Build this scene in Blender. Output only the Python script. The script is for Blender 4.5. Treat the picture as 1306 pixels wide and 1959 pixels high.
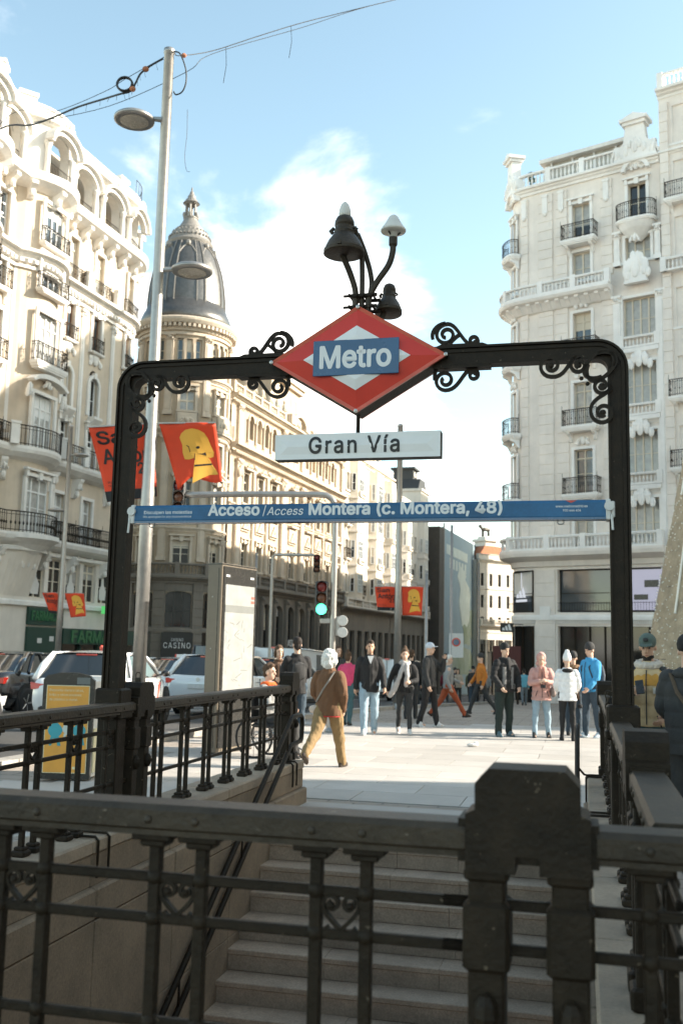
import bpy, bmesh, math, random
from mathutils import Matrix, Vector
random.seed(7)
sc = bpy.context.scene
for o in list(bpy.data.objects): bpy.data.objects.remove(o)
COL = sc.collection
rad = math.radians
sin, cos, pi = math.sin, math.cos, math.pi

# ------------------------------------------------------------------ camera
cd = bpy.data.cameras.new('camera'); cam = bpy.data.objects.new('camera', cd); COL.objects.link(cam)
cd.sensor_fit = 'VERTICAL'; cd.sensor_height = 36.0; cd.sensor_width = 24.0; cd.lens = 35.0
cd.clip_start = 0.05; cd.clip_end = 3000
CAMH = 1.65
cam.matrix_world = Matrix.Translation((0, 0, CAMH)) @ Matrix.Rotation(rad(90 + 7.79), 4, 'X') @ Matrix.Rotation(rad(1.26), 4, 'Z')
cd.dof.use_dof = True; cd.dof.focus_distance = 6.8; cd.dof.aperture_fstop = 3.5
sc.camera = cam

# ------------------------------------------------------------------ sky and sun
SUN_EL, SUN_AZ = 26.5, 1.0          # elevation; bearing measured from +X towards +Y
world = bpy.data.worlds.new('World'); sc.world = world; world.use_nodes = True
def build_world():
    nt = world.node_tree; N = nt.nodes; L = nt.links
    N.clear()
    out = N.new('ShaderNodeOutputWorld'); bg = N.new('ShaderNodeBackground')
    sky = N.new('ShaderNodeTexSky'); sky.sky_type = 'NISHITA'; sky.sun_disc = False
    sky.sun_elevation = rad(SUN_EL); sky.sun_rotation = rad(90 - SUN_AZ)
    sky.altitude = 650; sky.air_density = 1.0; sky.dust_density = 1.2; sky.ozone_density = 0.6
    tint = N.new('ShaderNodeMix'); tint.data_type = 'RGBA'; tint.blend_type = 'MULTIPLY'; tint.inputs[0].default_value = 1.0
    tint.inputs[7].default_value = (1.24, 1.22, 0.96, 1)
    L.new(sky.outputs[0], tint.inputs[6])
    tc = N.new('ShaderNodeTexCoord')
    sep = N.new('ShaderNodeSeparateXYZ'); L.new(tc.outputs['Generated'], sep.inputs[0])
    def math_(op, a, b=None, clamp=False):
        m = N.new('ShaderNodeMath'); m.operation = op; m.use_clamp = clamp
        for i, v in enumerate((a, b)):
            if v is None: continue
            if isinstance(v, (int, float)): m.inputs[i].default_value = v
            else: L.new(v, m.inputs[i])
        return m.outputs[0]
    zz = math_('ADD', math_('MAXIMUM', sep.outputs[2], 0.0), 0.22)
    cmb = N.new('ShaderNodeCombineXYZ')
    L.new(math_('DIVIDE', sep.outputs[0], zz), cmb.inputs[0]); L.new(math_('DIVIDE', sep.outputs[1], zz), cmb.inputs[1])
    n1 = N.new('ShaderNodeTexNoise'); n1.inputs['Scale'].default_value = 2.3; n1.inputs['Detail'].default_value = 9; n1.inputs['Roughness'].default_value = 0.56
    n1.inputs['Distortion'].default_value = 0.25
    L.new(cmb.outputs[0], n1.inputs['Vector'])
    # broad cumulus bank over the street: nearness of the view direction to the bank's bearing
    vm = N.new('ShaderNodeVectorMath'); vm.operation = 'SUBTRACT'; vm.inputs[1].default_value = (-0.075, 0.93, 0.30)
    L.new(tc.outputs['Generated'], vm.inputs[0])
    vs = N.new('ShaderNodeVectorMath'); vs.operation = 'MULTIPLY'; vs.inputs[1].default_value = (6.0, 2.0, 7.0); L.new(vm.outputs[0], vs.inputs[0])
    ln = N.new('ShaderNodeVectorMath'); ln.operation = 'LENGTH'; L.new(vs.outputs[0], ln.inputs[0])
    bank = math_('SUBTRACT', 1.0, ln.outputs['Value'])
    low = math_('SUBTRACT', 1.0, math_('MULTIPLY', sep.outputs[2], 3.0), clamp=True)    # cloud thickens towards the horizon
    s = math_('ADD', n1.outputs['Fac'], math_('MULTIPLY', math_('MAXIMUM', bank, -0.55), 0.22))
    s = math_('ADD', s, math_('MULTIPLY', low, 0.22))
    ramp = N.new('ShaderNodeMapRange'); ramp.interpolation_type = 'SMOOTHSTEP'
    ramp.inputs[1].default_value = 0.47; ramp.inputs[2].default_value = 0.68; ramp.inputs[3].default_value = 0.0; ramp.inputs[4].default_value = 0.93
    L.new(s, ramp.inputs[0])
    mix = N.new('ShaderNodeMix'); mix.data_type = 'RGBA'; L.new(ramp.outputs[0], mix.inputs[0])
    L.new(tint.outputs[2], mix.inputs[6]); mix.inputs[7].default_value = (7.4, 7.1, 6.7, 1)
    L.new(mix.outputs[2], bg.inputs[0]); bg.inputs[1].default_value = 0.122
    L.new(bg.outputs[0], out.inputs[0])
build_world()
sd = bpy.data.lights.new('sun', 'SUN'); sun = bpy.data.objects.new('sun', sd); COL.objects.link(sun)
sd.energy = 4.1; sd.angle = rad(0.53); sd.color = (1.0, 0.92, 0.80)
_to = Vector((cos(rad(SUN_EL)) * cos(rad(SUN_AZ)), cos(rad(SUN_EL)) * sin(rad(SUN_AZ)), sin(rad(SUN_EL))))
sun.rotation_euler = _to.to_track_quat('Z', 'Y').to_euler()
vs_ = sc.view_settings; vs_.view_transform = 'Standard'; vs_.look = 'None'; vs_.gamma = 1.0; vs_.use_curve_mapping = False
vs_.exposure = 1.62

# ------------------------------------------------------------------ materials
MATS = {}
def mat(name, col, rough=0.7, metal=0.0, var=0.12, scale=6.0, bump=0.0, bscale=None, spec=None, emit=None, estr=0, trans=0, detail=6, col2=None, streak=0, ior=None, alpha=None, coat=0, chips=None):
    if name in MATS: return MATS[name]
    m = bpy.data.materials.new(name); m.use_nodes = True; nt = m.node_tree; N = nt.nodes; L = nt.links
    b = N['Principled BSDF']
    b.inputs['Roughness'].default_value = rough; b.inputs['Metallic'].default_value = metal
    if spec is not None: b.inputs['Specular IOR Level'].default_value = spec
    if trans: b.inputs['Transmission Weight'].default_value = trans
    if ior: b.inputs['IOR'].default_value = ior
    if coat: b.inputs['Coat Weight'].default_value = coat; b.inputs['Coat Roughness'].default_value = 0.05
    if alpha is not None: b.inputs['Alpha'].default_value = alpha
    geo = N.new('ShaderNodeNewGeometry')
    class tc: outputs = {'Object': geo.outputs['Position']}      # world position: repeated pieces never repeat their grain
    if var > 0:
        n = N.new('ShaderNodeTexNoise'); n.inputs['Scale'].default_value = scale; n.inputs['Detail'].default_value = detail; n.inputs['Roughness'].default_value = 0.65
        L.new(tc.outputs['Object'], n.inputs['Vector'])
        src = n.outputs['Fac']
        if streak:
            mp = N.new('ShaderNodeMapping'); mp.inputs['Scale'].default_value = (scale * 3, scale * 3, scale * 0.12); L.new(tc.outputs['Object'], mp.inputs[0])
            n2 = N.new('ShaderNodeTexNoise'); n2.inputs['Scale'].default_value = 1.0; n2.inputs['Detail'].default_value = 5; L.new(mp.outputs[0], n2.inputs['Vector'])
            mm = N.new('ShaderNodeMix'); mm.inputs[0].default_value = streak; L.new(n.outputs['Fac'], mm.inputs[2]); L.new(n2.outputs['Fac'], mm.inputs[3]); src = mm.outputs[0]
        mr = N.new('ShaderNodeMapRange'); mr.inputs[1].default_value = 0.25; mr.inputs[2].default_value = 0.75; L.new(src, mr.inputs[0])
        mx = N.new('ShaderNodeMix'); mx.data_type = 'RGBA'; L.new(mr.outputs[0], mx.inputs[0])
        c2 = col2 if col2 else tuple(c * (1 + var) for c in col)
        mx.inputs[6].default_value = (*[c * (1 - var) for c in col], 1); mx.inputs[7].default_value = (*[min(1, c) for c in c2], 1)
        colout = mx.outputs[2]
        if scale >= 20 or streak or name.startswith('slab'):       # broad stains over the fine grain
            n3 = N.new('ShaderNodeTexNoise'); n3.inputs['Scale'].default_value = 1.3 if scale >= 20 else 0.22; n3.inputs['Detail'].default_value = 7; n3.inputs['Roughness'].default_value = 0.7; L.new(tc.outputs['Object'], n3.inputs['Vector'])
            m3 = N.new('ShaderNodeMapRange'); m3.inputs[1].default_value = 0.35; m3.inputs[2].default_value = 0.62; m3.inputs[3].default_value = 0.86 if streak or name.startswith('slab') else 0.68; m3.inputs[4].default_value = 1.07; L.new(n3.outputs['Fac'], m3.inputs[0])
            x3 = N.new('ShaderNodeMix'); x3.data_type = 'RGBA'; x3.blend_type = 'MULTIPLY'; x3.inputs[0].default_value = 1.0; L.new(colout, x3.inputs[6]); L.new(m3.outputs[0], x3.inputs[7]); colout = x3.outputs[2]
        if chips:                       # small chips in the paint
            n4 = N.new('ShaderNodeTexNoise'); n4.inputs['Scale'].default_value = 38; n4.inputs['Detail'].default_value = 3; L.new(tc.outputs['Object'], n4.inputs['Vector'])
            m4 = N.new('ShaderNodeMapRange'); m4.inputs[1].default_value = 0.70; m4.inputs[2].default_value = 0.73; L.new(n4.outputs['Fac'], m4.inputs[0])
            x4 = N.new('ShaderNodeMix'); x4.data_type = 'RGBA'; L.new(m4.outputs[0], x4.inputs[0]); L.new(colout, x4.inputs[6]); x4.inputs[7].default_value = (*chips, 1); colout = x4.outputs[2]
        L.new(colout, b.inputs['Base Color'])
        rr = N.new('ShaderNodeMapRange'); rr.inputs[3].default_value = max(0.02, rough - 0.08); rr.inputs[4].default_value = min(1, rough + 0.1); L.new(src, rr.inputs[0]); L.new(rr.outputs[0], b.inputs['Roughness'])
    else:
        b.inputs['Base Color'].default_value = (*col, 1)
    if bump:
        nb = N.new('ShaderNodeTexNoise'); nb.inputs['Scale'].default_value = bscale or scale * 4; nb.inputs['Detail'].default_value = 5; L.new(tc.outputs['Object'], nb.inputs['Vector'])
        bp = N.new('ShaderNodeBump'); bp.inputs['Strength'].default_value = bump; bp.inputs['Distance'].default_value = 0.02; L.new(nb.outputs['Fac'], bp.inputs['Height']); L.new(bp.outputs[0], b.inputs['Normal'])
    if emit: b.inputs['Emission Color'].default_value = (*emit, 1); b.inputs['Emission Strength'].default_value = estr
    MATS[name] = m; return m

M = lambda n: MATS[n]
mat('iron', (0.022, 0.0148, 0.0085), 0.52, 0.0, 0.45, 11, 0.22, 70, spec=0.18, chips=(0.10, 0.075, 0.05))
mat('iron_worn', (0.045, 0.032, 0.020), 0.47, 0.0, 0.5, 7, 0.22, 60, spec=0.3, chips=(0.16, 0.12, 0.085))
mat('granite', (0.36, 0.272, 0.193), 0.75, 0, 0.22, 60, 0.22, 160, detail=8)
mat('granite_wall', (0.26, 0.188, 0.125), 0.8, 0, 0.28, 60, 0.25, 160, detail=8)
mat('granite_dark', (0.17, 0.145, 0.12), 0.8, 0, 0.28, 50, 0.3, 140, detail=8)
mat('granite_step', (0.42, 0.305, 0.215), 0.8, 0, 0.3, 55, 0.3, 150, detail=9)
mat('granite_riser', (0.17, 0.147, 0.125), 0.85, 0, 0.35, 45, 0.3, 150, detail=9)
mat('slab', (0.43, 0.395, 0.355), 0.7, 0, 0.10, 2.2, 0.12, 120, detail=9)
mat('slab_b', (0.405, 0.37, 0.33), 0.7, 0, 0.10, 2.4, 0.12, 120, detail=9)
mat('slab_c', (0.455, 0.42, 0.38), 0.7, 0, 0.10, 2.0, 0.12, 120, detail=9)
mat('joint', (0.16, 0.145, 0.125), 0.9, 0, 0.2, 20)
mat('setts', (0.26, 0.22, 0.185), 0.8, 0, 0.3, 5, 0.3, 40)
mat('asphalt', (0.055, 0.053, 0.05), 0.85, 0, 0.3, 12, 0.3, 120)
mat('roadpaint', (0.72, 0.70, 0.66), 0.6, 0, 0.18, 8)
mat('kerbstone', (0.36, 0.33, 0.29), 0.75, 0, 0.18, 25, 0.2, 120)
mat('steel', (0.50, 0.48, 0.45), 0.34, 0.75, 0.12, 9)
mat('galv', (0.36, 0.34, 0.315), 0.4, 0.75, 0.14, 8)
mat('red', (0.62, 0.032, 0.012), 0.35, 0, 0.10, 4, coat=0.25)
mat('redrim', (0.62, 0.12, 0.07), 0.3, 0, 0.1, 10)
mat('signwhite', (0.78, 0.755, 0.72), 0.35, 0, 0.06, 3, coat=0.3)
mat('signblue', (0.014, 0.075, 0.17), 0.25, 0, 0.15, 5, coat=0.5)
mat('bannerblue', (0.025, 0.125, 0.26), 0.55, 0, 0.12, 60)
mat('textwhite', (0.74, 0.73, 0.71), 0.5, 0, 0)
mat('textblack', (0.010, 0.010, 0.010), 0.4, 0, 0)
mat('plastic_white', (0.62, 0.60, 0.56), 0.45, 0, 0.12, 15)
mat('lampwhite', (0.68, 0.64, 0.57), 0.4, 0, 0.1, 12)
mat('lamp_glass', (0.45, 0.41, 0.34), 0.25, 0, 0.2, 30)
mat('banner_red', (0.70, 0.055, 0.012), 0.7, 0, 0.10, 3, 0.1, 8)
mat('banner_yellow', (0.78, 0.40, 0.055), 0.7, 0, 0.06, 3)
mat('banner_black', (0.012, 0.011, 0.011), 0.7, 0, 0.1, 5)
mat('poster_yellow', (0.74, 0.34, 0.05), 0.5, 0, 0.10, 4)
mat('poster_teal', (0.05, 0.33, 0.38), 0.5, 0, 0.1, 4)
mat('poster_cream', (0.75, 0.66, 0.42), 0.5, 0, 0.05, 4)
mat('totem', (0.155, 0.125, 0.090), 0.5, 0.2, 0.10, 10)
mat('totem_black', (0.025, 0.023, 0.020), 0.25, 0, 0.1, 10)
mat('map_paper', (0.25, 0.255, 0.24), 0.4, 0, 0.14, 5, col2=(0.31, 0.31, 0.30), detail=10)
mat('map_grey', (0.15, 0.155, 0.145), 0.5, 0, 0.1, 5)
mat('map_red', (0.6, 0.08, 0.05), 0.5, 0, 0, 5)
mat('stoneA', (0.56, 0.465, 0.355), 0.85, 0, 0.13, 1.1, 0.1, 30, streak=0.5)
mat('trimA', (0.71, 0.675, 0.62), 0.8, 0, 0.12, 1.6, 0.12, 26, streak=0.4)
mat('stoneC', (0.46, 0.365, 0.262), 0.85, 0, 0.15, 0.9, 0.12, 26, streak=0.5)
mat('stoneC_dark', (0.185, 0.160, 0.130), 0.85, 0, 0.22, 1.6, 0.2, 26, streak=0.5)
mat('trimC', (0.54, 0.455, 0.355), 0.8, 0, 0.14, 1.4, 0.12, 26, streak=0.4)
mat('stoneD', (0.62, 0.55, 0.45), 0.85, 0, 0.12, 0.8, streak=0.5)
mat('stoneE', (0.66, 0.60, 0.52), 0.85, 0, 0.12, 0.8, streak=0.5)
mat('stoneG', (0.82, 0.745, 0.67), 0.85, 0, 0.09, 1.0, 0.1, 26, streak=0.5)
mat('trimG', (0.88, 0.845, 0.80), 0.8, 0, 0.07, 1.4, 0.12, 24, streak=0.4)
mat('white_paint', (0.70, 0.69, 0.66), 0.55, 0, 0.06, 3)
mat('cream_paint', (0.64, 0.56, 0.44), 0.55, 0, 0.08, 3)
mat('brown_paint', (0.24, 0.12, 0.065), 0.6, 0, 0.15, 5)
mat('glass_win', (0.05, 0.065, 0.075), 0.06, 0, 0.0, spec=0.9)
mat('glass_dark', (0.018, 0.018, 0.017), 0.07, 0, 0.0, spec=0.7)
mat('curtain', (0.34, 0.33, 0.30), 0.5, 0, 0.35, 3, spec=0.8, coat=0.8)
mat('lead', (0.125, 0.12, 0.112), 0.33, 0.6, 0.25, 5, 0.15, 12)
mat('lead_trim', (0.20, 0.183, 0.163), 0.55, 0.1, 0.25, 5, 0.2, 14)
mat('roof_tile', (0.42, 0.16, 0.08), 0.85, 0, 0.2, 3)
mat('roof_dark', (0.035, 0.035, 0.034), 0.6, 0, 0.2, 4)
mat('shop_black', (0.016, 0.016, 0.015), 0.3, 0, 0.1, 4)
mat('shop_green', (0.012, 0.045, 0.032), 0.45, 0, 0.12, 4)
mat('green_letter', (0.03, 0.13, 0.05), 0.5, 0, 0)
mat('green_cross', (0.10, 0.60, 0.14), 0.5, 0, 0, emit=(0.2, 1.0, 0.3), estr=0.12)
mat('mural_blue', (0.28, 0.36, 0.40), 0.85, 0, 0.12, 0.35)
mat('scaffold_net', (0.075, 0.062, 0.050), 0.85, 0, 0.3, 0.6)
mat('mural_pale', (0.58, 0.62, 0.56), 0.85, 0, 0.15, 0.6)
mat('mural_green', (0.30, 0.38, 0.20), 0.85, 0, 0.4, 0.25, col2=(0.42, 0.46, 0.40))
mat('hoarding', (0.075, 0.015, 0.012), 0.6, 0, 0.1, 3)
mat('screen', (0.2, 0.2, 0.25), 0.3, 0, 0, emit=(0.6, 0.58, 0.75), estr=0.16)
mat('screen_w', (0.3, 0.3, 0.3), 0.3, 0, 0, emit=(0.8, 0.85, 0.95), estr=0.22)
mat('bronze', (0.05, 0.045, 0.035), 0.5, 0.5, 0.2, 4)
mat('tinsel', (0.46, 0.37, 0.255), 0.75, 0.2, 0.25, 26, 0.6, 40)
mat('bulb', (0.85, 0.82, 0.72), 0.25, 0, 0)
mat('leaf', (0.05, 0.085, 0.03), 0.7, 0, 0.3, 8)
mat('car_white', (0.72, 0.715, 0.70), 0.22, 0, 0.02, 2, coat=1.0)
mat('car_dark', (0.020, 0.019, 0.019), 0.2, 0.3, 0.05, 2, coat=1.0)
mat('car_silver', (0.36, 0.35, 0.34), 0.25, 0.6, 0.03, 2, coat=1.0)
mat('car_glass', (0.016, 0.020, 0.022), 0.04, 0, 0, spec=0.9)
mat('rubber', (0.015, 0.015, 0.015), 0.8, 0, 0.2, 20)
mat('taillight', (0.22, 0.01, 0.008), 0.2, 0, 0, emit=(1, 0.08, 0.03), estr=0.06, coat=1)
mat('headlight', (0.7, 0.7, 0.68), 0.1, 0, 0, coat=1)
mat('plate_blue', (0.10, 0.33, 0.60), 0.4, 0, 0)
mat('orange', (0.75, 0.16, 0.02), 0.4, 0, 0)
mat('sig_black', (0.02, 0.02, 0.02), 0.5, 0, 0.1, 5)
mat('sig_red', (0.14, 0.012, 0.010), 0.3, 0, 0)
mat('sig_amber', (0.12, 0.045, 0.02), 0.3, 0, 0)
mat('sig_green', (0.02, 0.4, 0.2), 0.3, 0, 0, emit=(0.08, 1.0, 0.50), estr=1.6)
mat('skin', (0.50, 0.29, 0.19), 0.55, 0, 0.06, 12)
mat('skin_light', (0.60, 0.38, 0.27), 0.55, 0, 0.06, 12)

# ------------------------------------------------------------------ mesh helpers
class MB:
    """collects geometry; every face carries a material slot index"""
    def __init__(s): s.v = []; s.f = []; s.m = []; s.cur = 0; s.smooth = False; s.sm = []
    def add(s, vs, fs):
        o = len(s.v); s.v += [tuple(p) for p in vs]
        for f in fs: s.f.append(tuple(i + o for i in f)); s.m.append(s.cur); s.sm.append(s.smooth)
        return s
    def box(s, x0, x1, y0, y1, z0, z1, bev=0):
        if bev:
            b = bev
            def ring(z, i): return [(x0 + i, y0 + b if i == 0 else y0 + i + b, z)]
            pts = []; 
            for z, i in ((z0, b), (z0 + b, 0), (z1 - b, 0), (z1, b)):
                X0, X1, Y0, Y1 = x0 + i, x1 - i, y0 + i, y1 - i; c = b
                pts += [(X0 + c, Y0, z), (X1 - c, Y0, z), (X1, Y0 + c, z), (X1, Y1 - c, z), (X1 - c, Y1, z), (X0 + c, Y1, z), (X0, Y1 - c, z), (X0, Y0 + c, z)]
            fs = [tuple(range(7, -1, -1)), tuple(range(24, 32))]
            for k in range(3):
                for j in range(8): fs.append((k * 8 + j, k * 8 + (j + 1) % 8, k * 8 + 8 + (j + 1) % 8, k * 8 + 8 + j))
            return s.add(pts, fs)
        return s.add([(x0, y0, z0), (x1, y0, z0), (x1, y1, z0), (x0, y1, z0), (x0, y0, z1), (x1, y0, z1), (x1, y1, z1), (x0, y1, z1)],
                     [(0, 3, 2, 1), (4, 5, 6, 7), (0, 1, 5, 4), (1, 2, 6, 5), (2, 3, 7, 6), (3, 0, 4, 7)])
    def boxc(s, cx, cy, cz, sx, sy, sz, bev=0): return s.box(cx - sx / 2, cx + sx / 2, cy - sy / 2, cy + sy / 2, cz - sz / 2, cz + sz / 2, bev)
    def prism(s, poly, h0, h1, axis='z'):
        """extrude a 2D polygon between h0 and h1 along axis"""
        n = len(poly)
        def P(a, b, h): return (a, b, h) if axis == 'z' else ((a, h, b) if axis == 'y' else (h, a, b))
        vs = [P(a, b, h0) for a, b in poly] + [P(a, b, h1) for a, b in poly]
        fs = [tuple(range(n - 1, -1, -1)), tuple(range(n, 2 * n))] + [(i, (i + 1) % n, n + (i + 1) % n, n + i) for i in range(n)]
        return s.add(vs, fs)
    def lathe(s, prof, n=16, c=(0, 0, 0), a0=0, a1=2 * pi, axis='z'):
        full = abs(a1 - a0 - 2 * pi) < 1e-6; k = n if full else n + 1
        vs = []
        for r, z in prof:
            for i in range(k):
                a = a0 + (a1 - a0) * i / n
                p = (r * cos(a), r * sin(a), z)
                if axis == 'y': p = (p[0], p[2], p[1])
                if axis == 'x': p = (p[2], p[0], p[1])
                vs.append((c[0] + p[0], c[1] + p[1], c[2] + p[2]))
        fs = []
        for j in range(len(prof) - 1):
            for i in range(n):
                i2 = (i + 1) % k if full else i + 1
                fs.append((j * k + i, j * k + i2, (j + 1) * k + i2, (j + 1) * k + i))
        if full:
            if prof[0][0] > 1e-5: fs.append(tuple(range(k - 1, -1, -1)))
            if prof[-1][0] > 1e-5: fs.append(tuple((len(prof) - 1) * k + i for i in range(k)))
        return s.add(vs, fs)
    def tube(s, pts, r, n=6, closed=False, rz=None, caps=True):
        """tube along pts; r a number or list"""
        P = [Vector(p) for p in pts]; m = len(P)
        rs = r if isinstance(r, (list, tuple)) else [r] * m
        vs = []; ref = None
        for i in range(m):
            t = (P[(i + 1) % m] - P[i - 1]) if closed else (P[min(i + 1, m - 1)] - P[max(i - 1, 0)])
            if t.length < 1e-9: t = Vector((0, 0, 1))
            t.normalize()
            if ref is None: ref = Vector((0, 0, 1)) if abs(t.z) < 0.9 else Vector((0, 1, 0))
            a = t.cross(ref)
            if a.length < 1e-4: a = t.cross(Vector((1, 0, 0)))
            a.normalize(); b = a.cross(t).normalized(); ref = b
            for k in range(n):
                q = 2 * pi * (k + .5) / n
                vs.append(P[i] + a * (rs[i] * cos(q)) + b * ((rz or 1) * rs[i] * sin(q)))
        fs = []
        for i in range(m if closed else m - 1):
            j = (i + 1) % m
            for k in range(n): fs.append((i * n + k, i * n + (k + 1) % n, j * n + (k + 1) % n, j * n + k))
        if not closed and caps: fs += [tuple(range(n - 1, -1, -1)), tuple((m - 1) * n + k for k in range(n))]
        return s.add(vs, fs)
    def ribbon(s, pts2, w, y0, y1):
        """flat bar of width w bent along a path in the xz plane, thickness y0..y1"""
        n = len(pts2); vs = []
        for i in range(n):
            a = Vector(pts2[max(0, i - 1)]); b = Vector(pts2[min(n - 1, i + 1)]); t = b - a
            if t.length < 1e-9: t = Vector((1, 0))
            t.normalize(); ww = w[i] if isinstance(w, list) else w
            nx, nz = -t.y * ww / 2, t.x * ww / 2
            x, z = pts2[i]
            vs += [(x - nx, y0, z - nz), (x + nx, y0, z + nz), (x + nx, y1, z + nz), (x - nx, y1, z - nz)]
        fs = [(0, 1, 2, 3), tuple(4 * (n - 1) + k for k in (3, 2, 1, 0))]
        for i in range(n - 1):
            for k in range(4): fs.append((4 * i + k, 4 * i + (k + 1) % 4, 4 * i + 4 + (k + 1) % 4, 4 * i + 4 + k))
        return s.add(vs, fs)
    def ball(s, c, r, n=10, m=6):
        rx, ry, rz = r if isinstance(r, (tuple, list)) else (r, r, r)
        vs = [(c[0], c[1], c[2] - rz)]
        for j in range(1, m):
            t = -pi / 2 + pi * j / m
            for i in range(n): a = 2 * pi * i / n; vs.append((c[0] + rx * cos(t) * cos(a), c[1] + ry * cos(t) * sin(a), c[2] + rz * sin(t)))
        vs.append((c[0], c[1], c[2] + rz)); L = len(vs) - 1
        fs = [(0, 1 + (i + 1) % n, 1 + i) for i in range(n)] + [(L, 1 + (m - 2) * n + i, 1 + (m - 2) * n + (i + 1) % n) for i in range(n)]
        for j in range(m - 2):
            for i in range(n): fs.append((1 + j * n + i, 1 + j * n + (i + 1) % n, 1 + (j + 1) * n + (i + 1) % n, 1 + (j + 1) * n + i))
        return s.add(vs, fs)
    def cone(s, a, b, ra, rb, n=10):
        return s.tube([a, b], [ra, rb], n)
    def map(s, fn, i0=0): s.v[i0:] = [tuple(fn(*p)) for p in s.v[i0:]]; return s
    def mesh(s, name, mats, smooth=None, fixn=True):
        me = bpy.data.meshes.new(name); me.from_pydata(s.v, [], s.f)
        for m_ in (mats if isinstance(mats, (list, tuple)) else [mats]): me.materials.append(MATS[m_] if isinstance(m_, str) else m_)
        me.polygons.foreach_set('material_index', s.m)
        me.polygons.foreach_set('use_smooth', [bool(smooth)] * len(s.f) if smooth is not None else s.sm)
        if fixn:
            bm = bmesh.new(); bm.from_mesh(me); bmesh.ops.recalc_face_normals(bm, faces=bm.faces); bm.to_mesh(me); bm.free()
        me.update(); return me
    def build(s, name, mats, parent=None, loc=(0, 0, 0), rz=0, smooth=None, fixn=True):
        return obj(name, s.mesh(name, mats, smooth, fixn), parent, loc, rz)
def obj(name, me, parent=None, loc=(0, 0, 0), rz=0, sc3=None):
    o = bpy.data.objects.new(name, me); COL.objects.link(o); o.location = loc; o.rotation_euler = (0, 0, rz)
    if sc3: o.scale = sc3
    if parent: o.parent = parent
    return o
def tag(o, label, cat, group=None):
    o['label'] = label; o['category'] = cat
    if group: o['group'] = group
    return o
def thing(name, label, cat, loc=(0, 0, 0), rz=0, group=None):
    return tag(obj(name, None, None, loc, rz), label, cat, group)
def struct(o, kind='structure'): o['kind'] = kind; return o
def copy_tree(o, parent=None, loc=None, rz=None):
    c = o.copy(); COL.objects.link(c)
    if parent: c.parent = parent
    if loc is not None: c.location = loc
    if rz is not None: c.rotation_euler = (0, 0, rz)
    for ch in list(o.children): copy_tree(ch, c)
    return c
def spiral(c, r, a0, turns, rend=0.15, n=22):
    """points from the rim (angle a0, radius r) winding inward"""
    return [(c[0] + r * (1 - (1 - rend) * k / n) * cos(a0 + turns * 2 * pi * k / n), c[1] + r * (1 - (1 - rend) * k / n) * sin(a0 + turns * 2 * pi * k / n)) for k in range(n + 1)]
def bez(p0, p1, p2, p3, n=12):
    r = []
    for i in range(n + 1):
        t = i / n; u = 1 - t
        r.append(tuple(u ** 3 * a + 3 * u * u * t * b + 3 * u * t * t * c + t ** 3 * d for a, b, c, d in zip(p0, p1, p2, p3)))
    return r
_SCR = bpy.data.scenes.new('scratch')          # shapes are evaluated alone here, so the big scene need not be
def evaluated_mesh(o):
    _SCR.collection.objects.link(o); vl = _SCR.view_layers[0]; vl.update()
    me = bpy.data.meshes.new_from_object(o.evaluated_get(vl.depsgraph)); _SCR.collection.objects.unlink(o); return me
FONT = None
try:
    import os
    FONT = bpy.data.fonts.load(os.path.join(bpy.utils.system_resource('DATAFILES'), 'fonts', 'Inter.woff2'))   # Blender's own interface font
except Exception: FONT = None
def text_mesh(body, size, matname, extrude=0.002, align='CENTER', bold=0.0, shear=0, spacing=1.0, ysc=1.0):
    cu = bpy.data.curves.new('lettering', 'FONT'); cu.body = body
    if FONT: cu.font = FONT
    cu.size = size; cu.extrude = extrude; cu.align_x = align; cu.align_y = 'CENTER'
    cu.shear = shear; cu.space_character = spacing; cu.resolution_u = 3
    o = bpy.data.objects.new('lettering', cu); me = evaluated_mesh(o)
    bpy.data.objects.remove(o); bpy.data.curves.remove(cu)
    me.name = 'lettering'; me.materials.clear(); me.materials.append(MATS[matname])
    if bold:            # thicken the strokes: the outline repeated round a small circle, each a hair deeper
        V = [v.co.copy() for v in me.vertices]; F = [tuple(p.vertices) for p in me.polygons]; n = len(V); b_ = bold * 1.0
        vs = []; fs = []
        for k in range(9):
            dx, dy, dz = (0, 0, 0) if k == 0 else (b_ * cos(k * pi / 4), b_ * sin(k * pi / 4), -0.00006 * k)
            vs += [(v.x + dx, v.y + dy, v.z + dz) for v in V]; fs += [tuple(i + k * n for i in f) for f in F]
        me = bpy.data.meshes.new('lettering'); me.from_pydata(vs, [], fs); me.materials.append(MATS[matname])
    # text lies in xy: stand it up in xz, facing -y
    me.transform(Matrix.Rotation(pi / 2, 4, 'X'))
    if ysc != 1: me.transform(Matrix.Diagonal((1, 1, ysc, 1)))
    return me
def fit_text(me, x0, x1, z0, z1, y):
    """scale/move a text mesh into a box on the plane y"""
    xs = [v.co.x for v in me.vertices]; zs = [v.co.z for v in me.vertices]; ys = [v.co.y for v in me.vertices]
    ax, az, ay = min(xs), min(zs), max(ys); sx = (x1 - x0) / (max(xs) - ax); sz = (z1 - z0) / (max(zs) - az)
    for v in me.vertices: v.co = (x0 + (v.co.x - ax) * sx, y + v.co.y - ay, z0 + (v.co.z - az) * sz)
    return me
def gz(x, y):
    """height of the ground: level round the entrance, then falling along the avenue"""
    y = min(y, 260.0)
    return 0.0 if y < 18 else -0.038 * (y - 18) ** 2 / 32 if y < 34 else -0.304 - 0.038 * (y - 34)
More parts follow.
